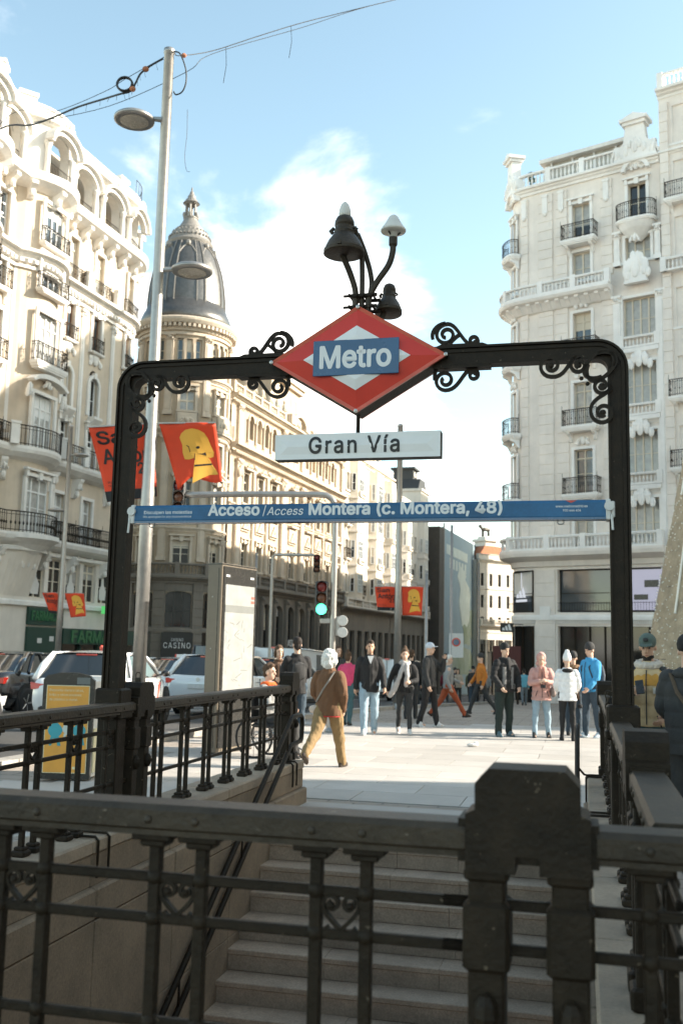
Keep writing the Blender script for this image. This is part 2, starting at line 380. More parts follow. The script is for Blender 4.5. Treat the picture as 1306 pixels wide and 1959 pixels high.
# ================================================================== the entrance frame
TH = rad(13.6); OX, OY = -1.49035, 6.94285
def SW(d, s, z=0): return (OX + d * cos(TH) + s * sin(TH), OY - d * sin(TH) + s * cos(TH), z)
def st_thing(name, label, cat, d=0, s=0, z=0, group=None): return thing(name, label, cat, SW(d, s, z), -TH, group)
KX, KY, KA = -3.35, 17.0, rad(18)                 # kerb line of the avenue
def kerb(t, n=0): return (KX + t * sin(KA) + n * cos(KA), KY + t * cos(KA) - n * sin(KA))
def kerb_side(x, y): return (x - KX) * cos(KA) - (y - KY) * sin(KA)      # >0 on the pavement

# ------------------------------------------------------------------ ground
def brick_mat(name, c1, c2, mortar, sx, sy, rot=0, msize=0.012, rough=0.8):
    m = bpy.data.materials.new(name); m.use_nodes = True; N = m.node_tree.nodes; L = m.node_tree.links; b = N['Principled BSDF']
    tc = N.new('ShaderNodeTexCoord'); mp = N.new('ShaderNodeMapping'); mp.inputs['Rotation'].default_value = (0, 0, rot); L.new(tc.outputs['Object'], mp.inputs[0])
    br = N.new('ShaderNodeTexBrick'); br.inputs['Scale'].default_value = 1.0; br.inputs['Brick Width'].default_value = sx; br.inputs['Row Height'].default_value = sy
    br.inputs['Mortar Size'].default_value = msize; br.inputs['Color1'].default_value = (*c1, 1); br.inputs['Color2'].default_value = (*c2, 1); br.inputs['Mortar'].default_value = (*mortar, 1)
    L.new(mp.outputs[0], br.inputs['Vector'])
    n = N.new('ShaderNodeTexNoise'); n.inputs['Scale'].default_value = 0.7; n.inputs['Detail'].default_value = 8; L.new(tc.outputs['Object'], n.inputs['Vector'])
    mr = N.new('ShaderNodeMapRange'); mr.inputs[1].default_value = 0.3; mr.inputs[2].default_value = 0.7; mr.inputs[3].default_value = 0.8; mr.inputs[4].default_value = 1.12; L.new(n.outputs['Fac'], mr.inputs[0])
    mx = N.new('ShaderNodeMix'); mx.data_type = 'RGBA'; mx.blend_type = 'MULTIPLY'; mx.inputs[0].default_value = 1; L.new(br.outputs['Color'], mx.inputs[6]); L.new(mr.outputs[0], mx.inputs[7])
    L.new(mx.outputs[2], b.inputs['Base Color']); b.inputs['Roughness'].default_value = rough
    bp = N.new('ShaderNodeBump'); bp.inputs['Strength'].default_value = 0.3; bp.inputs['Distance'].default_value = 0.01; L.new(br.outputs['Fac'], bp.inputs['Height']); bp.invert = True; L.new(bp.outputs[0], b.inputs['Normal'])
    MATS[name] = m
brick_mat('paving', (0.35, 0.293, 0.24), (0.29, 0.243, 0.20), (0.13, 0.11, 0.09), 0.6, 0.3, TH, 0.010)
from mathutils.geometry import tessellate_polygon
def make_ground():
    mb = MB()
    outer = [(-500, -400), (500, -400), (500, 18), (-500, 18)]
    hole = [SW(d, s)[:2] for d, s in ((-0.30, -4.3), (-0.30, 4.24), (0.12, 4.24), (0.12, 3.25), (3.16, 3.25), (3.16, 4.24), (3.62, 4.24), (3.62, -4.3))]
    pts = [Vector((*p, 0)) for p in outer + hole]
    tris = tessellate_polygon([[Vector((*p, 0)) for p in outer], [Vector((*p, 0)) for p in hole]])
    mb.add(pts, [tuple(t) for t in tris])
    ys = [18, 20, 22, 24, 26, 28, 30, 32, 34, 60, 120, 260, 1200]
    vs = []; fs = []
    for y in ys: vs += [(-500, y, gz(0, y)), (500, y, gz(0, y))]
    for i in range(len(ys) - 1): fs.append((2 * i, 2 * i + 1, 2 * i + 3, 2 * i + 2))
    mb.add(vs, fs)
    return struct(mb.build('ground', 'paving'))
ground = make_ground()

# carriageway, 12 cm below the kerb in feel: a dark sheet with a real kerb standing on its edge
def make_road():
    mb = MB(); ts = [-40, -20, -8, 0, 1, 3, 5, 7, 9, 11, 13, 15, 18, 40, 80, 160, 300]; vs = []; fs = []
    for t in ts:
        for n in (0.0, -14.5):
            x, y = kerb(t, n); vs.append((x, y, gz(x, y) + 0.006))
    for i in range(len(ts) - 1): fs.append((2 * i, 2 * i + 1, 2 * i + 3, 2 * i + 2))
    mb.add(vs, fs)
    road = struct(mb.build('road', 'asphalt'))
    for side, n in (('kerb', 0.0), ('kerb', -14.8)):
        k = MB()
        t = -30.0
        while t < 120:
            a = kerb(t + 0.01, n); b = kerb(t + 1.19, n); c = kerb(t + 1.19, n + 0.3); d = kerb(t + 0.01, n + 0.3)
            vs = [(*p, gz(*p) - 0.05) for p in (a, b, c, d)] + [(*p, gz(*p) + 0.11) for p in (a, b, c, d)]
            k.add(vs, [(4, 5, 6, 7), (0, 1, 5, 4), (1, 2, 6, 5), (2, 3, 7, 6), (3, 0, 4, 7)])
            t += 1.2
        struct(k.build('kerb', 'kerbstone'))
    # dashed lane lines and a stop line
    for n in (-3.6, -7.2, -10.8):
        k = MB(); t = -10
        while t < 90:
            P = [kerb(t, n), kerb(t + 2.2, n), kerb(t + 2.2, n - 0.12), kerb(t, n - 0.12)]
            k.add([(*p, gz(*p) + 0.010) for p in P], [(0, 1, 2, 3)]); t += 5
        k.build('lane_line', 'roadpaint', road)
    for j in range(9):
        n = -0.7 - j * 1.0
        k = MB(); P = [kerb(-6.5, n), kerb(-3.3, n), kerb(-3.3, n - 0.5), kerb(-6.5, n - 0.5)]
        k.add([(*p, gz(*p) + 0.010) for p in P], [(0, 1, 2, 3)]); k.build('crossing_stripe', 'roadpaint', road)
make_road()

def make_slabs():
    """granite slabs of the plaza, each its own piece on the ground"""
    L_, W_ = 1.2, 0.75
    mb = MB(); mb.box(-L_ / 2 + .005, L_ / 2 - .005, -W_ / 2 + .005, W_ / 2 - .005, -0.02, 0.012)
    me = [mb.mesh('paving_slab', m_) for m_ in ('slab', 'slab_b', 'slab_c')]
    n = 0; rnd = random.Random(3); far = []
    for j in range(-2, 26):
        s = 3.0 + W_ * j + W_ / 2
        for i in range(-9, 12):
            d = i * L_ + (L_ / 2 if j % 2 else 0)
            x, y, _ = SW(d, s)
            if kerb_side(x, y) < 1.05: continue
            if y > 23.2 or y < 7: continue
            if abs(x) > 0.37 * y + 0.8: continue
            if -1.0 < d < 4.3 and s < 4.62 : continue
            z = gz(x, y)
            far.append((y, (x, y, z), rnd.choice(me)))
    far.sort(key=lambda q: q[0])
    for y, p, m_ in far[:298]: 
        o = obj('paving_slab', m_, ground, p, -TH + rnd.uniform(-.002, .002))
        if p[1] > 18: o.rotation_euler = (-0.075 * (p[1] - 18) / 32, 0, -TH)
make_slabs()

# ------------------------------------------------------------------ stairs
STEP_R, STEP_T, STAIR_S = 0.17, 0.268, 3.25
def make_stairs():
    root = struct(obj('stairs', None, None, SW(0, 0), -TH))
    rnd = random.Random(5)
    lens = {}
    land = MB(); land.box(0.125, 3.155, STAIR_S + 0.32, 4.235, -0.25, 0.010); struct(land.build('landing', 'slab_b', root))
    for i in range(0, 27):
        z = -STEP_R * i; s1 = STAIR_S - STEP_T * (i - 1) - 0.002; s0 = s1 - STEP_T - 0.03
        cuts = [0.155, 0.155 + rnd.uniform(0.8, 1.3), 0.155 + rnd.uniform(1.8, 2.4), 3.12]
        for a, b in zip(cuts, cuts[1:]):
            mb = MB(); zz = z + rnd.uniform(-.002, .002)
            mb.prism([(s0, zz - 0.165), (s0, zz - 0.045), (s0 - .012, zz - 0.038), (s0 - .012, zz - 0.006), (s0 - .006, zz), (s1 + 0.03, zz), (s1 + .03, zz - 0.165)], a + .0015, b - .0015, 'x')
            mb.build('step', 'granite_step', root)
    fl = MB(); fl.box(-0.2, 3.6, -8, -3.4, -4.8, -4.62); struct(fl.build('floor', 'granite_dark', root))
    return root
make_stairs()

def side_wall(sign, d_in, label, ):
    """granite wall beside the stairs: coping, upper course, projecting lower course. sign=+1: the wall lies on the -d side"""
    t = st_thing('stairwell_wall', label, 'wall')
    X = lambda a: d_in - sign * a          # a measured into the wall from its inner face
    def bx(mb, a0, a1, s0, s1, z0, z1, bev=.006):
        x0, x1 = sorted((X(a0), X(a1))); mb.box(x0, x1, s0, s1, z0, z1, bev)
    s = -4.25; k = 0
    rnd = random.Random(11)
    while s < 4.2:
        e = min(s + 1.22, 4.22); e = 4.22 if 4.22 - e < .3 else e
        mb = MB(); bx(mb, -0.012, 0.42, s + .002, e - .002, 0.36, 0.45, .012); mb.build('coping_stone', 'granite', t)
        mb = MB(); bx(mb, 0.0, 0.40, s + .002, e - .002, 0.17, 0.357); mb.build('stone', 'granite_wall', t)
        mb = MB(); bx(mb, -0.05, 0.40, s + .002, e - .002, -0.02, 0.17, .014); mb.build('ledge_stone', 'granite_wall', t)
        z = -0.023
        while z > -4.5:
            mb = MB(); bx(mb, -0.046 + rnd.uniform(0, .003), 0.3, s + .002 + (.0 if k % 2 else 0), e - .002, z - 0.74, z); mb.build('stone', 'granite_wall', t); z -= 0.744
        s = e; k += 1
    return t
side_wall(1, 0.15, 'granite side wall of the stairwell on the roadway side, under the railing by the map totem')
side_wall(-1, 3.13, 'granite side wall of the stairwell under the railing by the man with a phone')
bw = st_thing('stairwell_wall', 'granite end wall of the stairwell under the foreground railing', 'wall')
for s0, z0, z1 in ((-4.28, 0.1, 0.45), (-4.26, -0.65, 0.097), (-4.26, -1.4, -0.653), (-4.26, -2.2, -1.403)):
    for i in range(3):
        mb = MB(); mb.box(0.2 + i * .97, 1.165 + i * .97, s0, -3.75, z0, z1, .006); mb.build('stone', 'granite_wall', bw)

# ------------------------------------------------------------------ railings
def heart_mesh():
    mb = MB()
    for sg in (-1, 1):
        sp = spiral((sg * 0.023, 0.022), 0.023, pi if sg < 0 else 0, (-1.15 if sg < 0 else 1.15), 0.25, 14)
        pts = [(0.0, -0.038)] + bez((0, -0.038), (sg * 0.012, -0.025), (sg * 0.046, 0.0), sp[0], 6)[1:] + sp[1:]
        mb.ribbon(pts, 0.010, -0.009, 0.009)
        mb.ball((sg * 0.023, -0.008, 0.020), (.009, .009, .009), 8, 5)
        mb.ribbon(bez((0, -.038), (sg * .01, -.045), (sg * .03, -.045), (sg * .036, -.030), 6), 0.009, -0.008, 0.008)
    return mb.mesh('heart_scroll', 'iron')
def bar_mesh(zb, zt):
    mb = MB(); mb.box(-.015, .015, -.015, .015, zb, zt - .03, .003)
    # flared cap under the top rail and moulded foot
    mb.box(-.034, .034, -.034, .034, zt - .034, zt - .016, .004); mb.box(-.052, .052, -.045, .045, zt - .017, zt, .003)
    mb.box(-.042, .042, -.045, .045, zb, zb + .035, .008); mb.box(-.030, .030, -.032, .032, zb + .033, zb + .055, .006)
    return mb.mesh('bar', 'iron')
BAR = bar_mesh(0.45, 1.175); HEART = heart_mesh()
_k = MB(); _k.ball((0, 0, 0), (.024, .024, .024), 8, 6); KNOT = _k.mesh('collar', 'iron', True)
_k = MB(); _k.ball((0, 0, 0), (.011, .008, .011), 8, 5); RIVET = _k.mesh('rivet', 'iron_worn', True)
def rail_run(t, L, pairs, skip=()):
    """a run of railing along local x from 0 to L; pairs = centres of the double bars"""
    top = MB()
    prof = [(-.055, 1.174), (-.055, 1.187), (-.064, 1.194), (-.064, 1.236), (-.052, 1.25), (.052, 1.25), (.064, 1.236), (.064, 1.194), (.055, 1.187), (.055, 1.174)]
    top.prism(prof, 0, L, 'x'); top.build('top_rail', 'iron_worn', t)
    for z in (1.062, 0.962, 0.715):
        h = MB(); h.box(0, L, -.010, .010, z - .0125, z + .0125, .004); h.build('cross_rail', 'iron', t)
    for c in pairs:
        for o in (-.0625, .0625):
            if 0 < c + o < L:
                b = obj('bar', BAR, t, (c + o, 0, 0))
                for z in (1.062, .962, .715): obj('collar', KNOT, b, (0, 0, z))
                for sd_ in (-1, 1): obj('rivet', RIVET, t, (c + o, sd_ * .064, 1.213))
        if 0 < c < L: obj('heart_scroll', HEART, t, (c, 0, 1.010))
def rail_post(t, x, w=0.20):
    """double-legged post with a rounded cap plate, across the run at local x"""
    p = MB(); hw = w / 2 + .047
    for sg in (-1, 1):
        cx = sg * w / 2 * 1.0
        p.box(x + cx - .042, x + cx + .042, -.05, .05, 0.45, 1.14, .006)
        p.box(x + cx - .054, x + cx + .054, -.062, .062, 0.92, 1.075, .010)
        p.box(x + cx - .052, x + cx + .052, -.060, .060, 1.12, 1.15, .008)
        p.box(x + cx - .062, x + cx + .062, -.07, .07, 0.45, 0.53, .010)
        p.ball((x + cx, -.055, .83), (.03, .035, .05), 8, 6)
    c = .05; W = hw + .0
    for y0, y1, gx in ((-.075, .075, 0.0),):
        p.prism([(x - W, 1.145), (x - W + .115, 1.145), (x - W + .115, 1.185), (x + W - .115, 1.185), (x + W - .115, 1.145), (x + W, 1.145), (x + W, 1.275), (x + W - .022, 1.285), (x + W - .022, 1.345), (x + W - .055, 1.38), (x - W + .055, 1.38), (x - W + .022, 1.345), (x - W + .022, 1.285), (x - W, 1.275)], y0, y1, 'y')
    p.prism([(x - W - .018, 1.165), (x + W + .018, 1.165), (x + W + .018, 1.262), (x - W - .018, 1.262)], -.058, .058, 'y')
    return p.build('post', 'iron', t)
# foreground railing, across the deep end of the stairs
near = st_thing('railing', 'black iron railing with heart scrolls across the foreground, broad post plate on it', 'railing', -1.2, -3.93)
rail_run(near, 4.05, [c + 1.2 for c in (-0.935, -.51, -0.085, .345, .78, 1.21, 1.645, 2.08, 2.505)])
rail_post(near, 1.2 + 2.955, 0.19)
n2 = 0
x0 = 1.2 + 3.11
prof = [(-.055, 1.174), (-.055, 1.187), (-.064, 1.194), (-.064, 1.236), (-.052, 1.25), (.052, 1.25), (.064, 1.236), (.064, 1.194), (.055, 1.187), (.055, 1.174)]
mb = MB(); mb.prism(prof, x0, x0 + 0.75, 'x'); mb.build('top_rail', 'iron_worn', near)
for z in (1.062, .962, .715):
    mb = MB(); mb.box(x0 - .36, x0 + .75, -.010, .010, z - .0125, z + .0125, .004); mb.build('cross_rail', 'iron', near)
for c in (3.225, 3.35, 3.65):
    b = obj('bar', BAR, near, (c + 1.2, 0, 0))
    for z in (1.062, .962, .715): obj('collar', KNOT, b, (0, 0, z))
    obj('rivet', RIVET, near, (c + 1.2, -.064, 1.213))
# side railings run along local +s: rotate the thing by 90 degrees
def side_rail(d, label, posts, s0=-3.93, s1=4.12):
    t = thing('railing', label, 'railing', SW(d, s0), -TH + pi / 2)
    stops = sorted(posts)
    edges = [0] + [p - s0 for p in stops]
    for a, b in zip(edges, edges[1:]):
        if b - a < .4: continue
        n = max(1, round((b - a - .34) / .5)); w = (b - a - .30) / n
        a2, b2 = a + .14, b - .14
        grp = MB()
        grp.prism(prof, a2 - .02, b2 + .02, 'x'); grp.build('top_rail', 'iron_worn', t)
        for z in (1.062, .962, .715):
            h = MB(); h.box(a2 - .03, b2 + .03, -.010, .010, z - .0125, z + .0125, .004); h.build('cross_rail', 'iron', t)
        for k in range(n):
            c = a + .15 + w * (k + .5)
            for o in (-.0625, .0625):
                bb = obj('bar', BAR, t, (c + o, 0, 0))
                for z in (1.062, .962, .715): obj('collar', KNOT, bb, (0, 0, z))
                for sd_ in (-1, 1): obj('rivet', RIVET, t, (c + o, sd_ * .064, 1.213))
            obj('heart_scroll', HEART, t, (c, 0, 1.010))
    for p in stops: rail_post(t, p - s0, 0.19)
    return t
RL = side_rail(0.0, 'black iron railing on the roadway side of the stairwell, beside the map totem', [0.28, 4.12])
RR = side_rail(3.30, 'black iron railing behind the post plate, beside the man looking at his phone', [-2.55, 0.28, 4.12])
# padlocked chain on the post beside the portal
ch = st_thing('chain', 'steel chain with padlock hanging over the railing post by the portal leg', 'chain', 3.235, 0.08)
for k in range(9):
    z = 1.40 - k * .035; a = (pi / 2 if k % 2 else 0)
    mb = MB(); mb.tube([(0.016 * cos(q) * cos(a), 0.016 * cos(q) * sin(a), z + .026 * sin(q)) for q in [2 * pi * i / 12 for i in range(12)]], .0045, 5, True)
    mb.build('link', 'iron_worn', ch, smooth=True)
for k in range(3):
    mb = MB(); mb.tube([(0.02 + k * .028 + .022 * cos(q), 0, 1.408 + .012 * sin(q)) for q in [2 * pi * i / 12 for i in range(12)]], .0045, 5, True); mb.build('link', 'iron_worn', ch, smooth=True)
ch2 = st_thing('padlock', 'small padlock shackle standing on the railing post by the portal leg', 'padlock', -0.01, 0.30, 1.375)
mb = MB(); mb.box(-.022, .022, -.012, .012, 0, .035, .005); mb.build('body', 'iron_worn', ch2)
mb = MB(); mb.tube([(-.016, 0, .03), (-.016, 0, .06), (-.010, 0, .07), (.010, 0, .07), (.016, 0, .06), (.016, 0, .03)], .004, 5); mb.build('shackle', 'iron_worn', ch2)

# handrails on the stair walls
def handrail(d, label, sg):
    t = st_thing('handrail', label, 'handrail')
    def P(s, z): return (d, s, z)
    sl = 0.60
    up = [P(-1.6, 0.9 - sl * 5.0), P(3.40, 0.93), P(3.47, 0.955), P(3.74, 0.955), P(3.80, 0.93), P(3.815, 0.86), P(3.80, 0.72), P(3.75, 0.69), P(3.42, 0.675), P(3.36, 0.65), P(-1.5, 0.65 - sl * 4.86)]
    mb = MB(); mb.tube(up, .023, 8); mb.build('rail', 'iron', t, smooth=True)
    for s in (3.3, 2.0, 0.7, -.6):
        z = 0.65 - sl * (3.36 - s)
        mb = MB(); w = 0.13 if d < 1 else 3.15
        mb.tube([P(s, z), (d + (w - d) * .5, s, z - .07), (w, s, z - .08)], .010, 6); mb.tube([P(s, z), P(s, z + .25)], .009, 6); mb.build('bracket', 'iron', t, smooth=True)
    return t
handrail(0.24, 'double dark handrail with looped end on the stair wall below the brown coated woman', 1)
handrail(3.03, 'double dark handrail with looped end on the stair wall beside the white jacketed woman', -1)
# cable clips over the coping
for d, dd in ((0.15, -1), (3.13, 1)):
    for s in (-0.55, -0.40, 3.9, 3.75) if d < 1 else (4.0, 3.85, 1.6, 1.45):
        w = -1 if d < 1 else 1
        c = st_thing('cable_strap', 'black strap bent over the coping of the stairwell wall by the map totem' if d < 1 else 'black strap bent over the coping of the stairwell wall by the phone reader', 'strap', d, s, 0, 'straps over the wall copings')
        q = MB(); q.tube([(w * .2, 0, .462), (-w * .0, 0, .462), (-w * .022, 0, .44), (-w * .022, 0, .22)], .009, 6); q.build('strap', 'iron', c)

# ------------------------------------------------------------------ portal
def make_portal():
    t = st_thing('metro_portal', 'black steel portal frame with scrollwork spanning the stairs', 'portal')
    # frame: I-section bent round two corners
    dl, dr, zt, r = -0.05, 3.32, 3.575, 0.13
    path = [(dl, 0.9)] + [(dl, zt - r)] + [(dl + r - r * cos(a), zt - r + r * sin(a)) for a in [pi / 2 * k / 8 for k in range(1, 8)]] + [(dl + r, zt), (dr - r, zt)] + [(dr - r + r * sin(a), zt - r + r * cos(a)) for a in [pi / 2 * k / 8 for k in range(1, 8)]] + [(dr, zt - r), (dr, 0.9)]
    def sect(mb, off, w, y0, y1):
        # offset the centre line by 'off' along its normal
        n = len(path); pts = []
        for i in range(n):
            a = Vector(path[max(0, i - 1)]); b = Vector(path[min(n - 1, i + 1)]); tt = (b - a).normalized()
            pts.append((path[i][0] - tt.y * off, path[i][1] + tt.x * off))
        mb.ribbon(pts, w, y0, y1)
    mb = MB(); sect(mb, 0, 0.104, -.036, .036); sect(mb, .058, .014, -.060, .060); sect(mb, -.056, .012, -.050, .050); sect(mb, .034, .022, -.046, .046); mb.build('frame', 'iron', t)
    # stepped cover plates towards the sign
    for a, b in ((0.78, 1.15), (2.15, 2.52)):
        mb = MB(); mb.prism([(a, 3.635), (a + .05, 3.655), (b - .05, 3.655), (b, 3.635)], -.055, .055, 'y'); mb.build('cover_plate', 'iron', t)
        mb = MB(); mb.box(a, b, -.048, .048, 3.495, 3.515); mb.build('cover_plate', 'iron', t)
    # base sockets over the railing
    for d in (dl, dr):
        mb = MB(); mb.box(d - .098, d + .098, -.09, .09, 1.16, 1.345, .012); mb.box(d - .108, d + .108, -.10, .10, 1.14, 1.20, .01); mb.box(d - .075, d + .075, -.07, .07, .45, 1.15, .008); mb.box(d - .13, d + .13, -.12, .12, .45, .56, .012); mb.build('base', 'iron', t)
    W = .022
    SY = [0.0]
    def S(mb, p): mb.ribbon(p, W, SY[0] - .013, SY[0] + .013)
    SY[0] = -.055
    for sg, cx in ((1, dl + .058), (-1, dr - .058)):
        zc = 3.513
        f = lambda a, b: (cx + sg * a, zc - b)          # a along the beam, b down the leg
        g = lambda a, b: (cx + sg * b, zc - a)
        for q, nm in ((f, 'scroll'), (g, 'scroll')):
            mb = MB()
            # first curl by the corner, S-curve to the far curl
            c1 = (0.180, 0.042); c2 = (0.355, 0.036)
            s1 = spiral(c1, 0.058, -pi / 2, 1.45, .22, 26)
            s2 = spiral(c2, 0.074, pi / 2, -1.35, .25, 26)
            p = list(reversed(s1)) + bez(s1[0], (0.245, -.025), (0.245, 0.125), s2[0], 10)[1:] + s2[1:]
            S(mb, [q(*k) for k in p])
            mb.ball((q(*c2)[0], -.055, q(*c2)[1]), (.02, .016, .02), 8, 5); mb.ball((q(*c1)[0], -.055, q(*c1)[1]), (.018, .015, .018), 8, 5)
            # arm that closes into the corner oval
            S(mb, [q(*k) for k in bez((0.122, 0.04), (0.15, 0.12), (0.11, 0.165), (0.055, 0.145), 8) + bez((0.055, 0.145), (0.0, 0.11), (-0.045, 0.065), (-.05, 0.02), 8)[1:] + bez((-.05, .02), (-.055, -.03), (.02, -.045), (.06, -.03), 6)[1:]])
            e = q(0.128, 0.165); mb.ball((e[0], -.055, e[1]), (.014, .014, .014), 8, 5)
            mb.build(nm, 'iron', t)
    # scrolls flanking the sign, above and below the beam
    SY[0] = 0.0
    for sg, cx in ((-1, 1.12), (1, 2.17)):
        for up in (1, -1):
            q = lambda a, b: (cx + sg * a, (3.651 if up > 0 else 3.499) + up * b)
            mb = MB()
            c1 = (0.055, 0.085); c2 = (0.235, 0.035)
            s1 = spiral(c1, 0.072, pi * .60, 1.45, .22, 26); s2 = spiral(c2, 0.036, pi * .9, 1.25, .3, 20)
            s2 = spiral(c2, 0.036, pi * 1.5, 1.25, .3, 20)
            if up > 0:
                s1 = spiral(c1, 0.075, pi * .45, 1.5, .25, 28); s2 = spiral(c2, 0.036, -pi * .5, 1.3, .3, 20)
                p = list(reversed(s1)) + bez(s1[0], (0.13, 0.155), (0.16, 0.02), s2[0], 10)[1:] + s2[1:]
                S(mb, [q(*k) for k in p]); S(mb, [q(*k) for k in bez((0.075, 0.02), (.10, .05), (.13, .075), (.15, .085), 6)])
                S(mb, [q(*k) for k in bez((-.035, .06), (-.05, .10), (-.02, .16), (.05, .165), 8)])
            else:
                s1 = spiral((.05, .075), 0.070, pi * .40, 1.45, .25, 28); s2 = spiral((.235, .045), 0.038, -pi * .5 , 1.3, .3, 20)
                p = list(reversed(s1)) + bez(s1[0], (0.15, 0.13), (0.17, 0.0), s2[0], 10)[1:] + s2[1:]
                S(mb, [q(*k) for k in p]); S(mb, [q(*k) for k in bez((-.02, .07), (-.025, .02), (-.01, .0), (.0, -.01), 6)])
            mb.build('scroll', 'iron', t)
    return t
make_portal()
# ------------------------------------------------------------------ the diamond
def make_diamond():
    cx, cz = 1.640, 3.572; hw, hh = 0.605, 0.368; y0, y1 = -.10, .10
    t = st_thing('metro_sign', 'red diamond sign with white centre and blue plate reading Metro', 'sign', cx, 0, cz)
    di = lambda k: [(-hw * k, 0), (0, -hh * k), (hw * k, 0), (0, hh * k)]
    mb = MB(); mb.prism(di(1.0), -.085, .085, 'y'); mb.build('housing', 'iron', t)
    for sg in (-1, 1):
        mb = MB(); o = di(1.005); i = di(.93); m = di(.42)
        yr, ym = sg * .092, sg * .135
        vs = [(x, sg * .080, z) for x, z in o] + [(x, sg * .100, z) for x, z in o] + [(x, yr, z) for x, z in i] + [(x, ym, z) for x, z in m]
        mb.cur = 1
        fs = []
        for k in range(4): fs += [(k, (k + 1) % 4, 4 + (k + 1) % 4, 4 + k), (4 + k, 4 + (k + 1) % 4, 8 + (k + 1) % 4, 8 + k)]
        mb.add(vs, fs); mb.cur = 0
        mb.add(vs, [(8 + k, 8 + (k + 1) % 4, 12 + (k + 1) % 4, 12 + k) for k in range(4)] + [(12, 13, 14, 15)])
        mb.build('enamel_face', ['red', 'redrim'], t)
        w = MB(); ymid = sg * .137
        def surf(x, z):   # height of the facet at x,z
            k = abs(x) / hw + abs(z) / hh
            return ym if k < .42 else ym + (yr - ym) * (k - .42) / (.93 - .42)
        k = .605; pts = [(-hw * k, 0), (0, -hh * k), (hw * k, 0), (0, hh * k)]; inner = [(-hw * .42, 0), (0, -hh * .42), (hw * .42, 0), (0, hh * .42)]
        e = sg * .003
        vs = [(x, surf(x, z) + e, z) for x, z in pts] + [(x, surf(x, z) + e, z) for x, z in inner]
        w.add(vs, [(k_, (k_ + 1) % 4, 4 + (k_ + 1) % 4, 4 + k_) for k_ in range(4)] + [(4, 5, 6, 7)])
        w.build('white_diamond', 'signwhite', t)
        p = MB(); p.box(-.292, .292, min(sg * .134, sg * .1395), max(sg * .134, sg * .1395), -.122, .122, .003); p.build('blue_plate', 'signblue', t)
        me = text_mesh('Metro', .2, 'textwhite', 0, bold=.0050); fit_text(me, -.248, .242, -.076, .086, -.1402)
        o_ = obj('lettering', me, t, (0, 0, 0), 0 if sg < 0 else pi)
    for x, z in ((-hw * .985, 0), (hw * .985, 0), (0, -hh * .975), (0, hh * .975)):
        b = MB(); b.lathe([(.0, -.016), (.013, -.012), (.013, 0)], 10, (x, -.098, z), axis='y'); b.build('bolt', 'steel', t)
    return t
make_diamond()
nb = st_thing('station_name_plate', 'long pale enamel plate reading Gran Vía hanging under the diamond', 'sign', 1.635, 0, 2.99)
mb = MB(); mb.box(-.565, .565, -.045, .045, -.088, .088, .002); mb.build('housing', 'iron', nb)
for sg in (-1, 1):
    mb = MB(); w, h = .563, .086
    vs = [(-w, sg * .046, -h), (w, sg * .046, -h), (w, sg * .046, h), (-w, sg * .046, h), (-w + .09, sg * .072, 0), (w - .09, sg * .072, 0)]
    mb.add(vs, [(0, 1, 5, 4), (1, 2, 5), (2, 3, 4, 5), (3, 0, 4)])
    mb.box(-w, w, min(sg * .044, sg * .05), max(sg * .044, sg * .05), -h, h)
    mb.v = [(x, y if abs(y) < .055 else sg * .056, z) for x, y, z in mb.v]
    mb.build('enamel_face', 'signwhite', nb)
    me = text_mesh('Gran Vía', .14, 'textblack', 0, bold=.0024, spacing=1.15)
    fit_text(me, -.325, .295, -.052, .070, 0)
    # drape the letters on the slightly ridged face
    for v in me.vertices: v.co.y = -(.050 + .008 * (1 - abs(v.co.z) / .086)) + v.co.y - .001
    obj('lettering', me, nb, (0, 0, 0), 0 if sg < 0 else pi)
mb = MB(); mb.tube([(0, 0, .08), (0, 0, .24)], .014, 8); mb.build('hanger', 'iron', nb)
# ------------------------------------------------------------------ the blue banner box
bb = st_thing('blue_banner', 'long blue banner across the portal reading Acceso Access Montera', 'banner', 0, -.02, 2.54)
mb = MB(); mb.prism([(-.045, -.055), (-.050, -.04), (-.050, .045), (-.035, .062), (.035, .062), (.05, .045), (.05, -.04), (.035, -.062), (-.03, -.062)], .075, 3.235, 'x'); mb.build('panel', 'bannerblue', bb)
mb = MB(); mb.prism([(-.052, -.062), (-.052, -.048), (-.02, -.046), (-.02, -.066)], .075, 3.235, 'x'); mb.build('hem_bar', 'signblue', bb)
def btext(s, x0, x1, z0, z1, m='textwhite', bold=.0, shear=0):
    me = text_mesh(s, .1, m, 0, bold=bold, shear=shear); fit_text(me, x0, x1, z0, z1, -.0505); obj('lettering', me, bb)
btext('Acceso', .615, .985, -.018, .068 - .003, bold=.0030)
btext('/', 1.005, 1.03, -.022, .052, bold=.0)
btext('Access', 1.035, 1.29, -.016, .040, shear=.22, bold=.0006)
btext('Montera (c. Montera, 48)', 1.325, 2.60, -.036, .069, bold=.0030)
btext('Disculpen las molestias', .145, .50, -.006, .024, bold=.0012)
btext('We apologise for any inconvenience', .14, .495, -.030, -.010, shear=.2)
btext('www.metromadrid.es', 2.93, 3.125, .014, .030, bold=.0012)
btext('900 444 404', 2.975, 3.085, -.012, .004, bold=.0012)
mb = MB(); mb.prism([(2.99, .058), (3.06, .058), (3.025, .043)], -.0525, -.0512, 'y'); mb.build('emblem', 'map_red', bb)
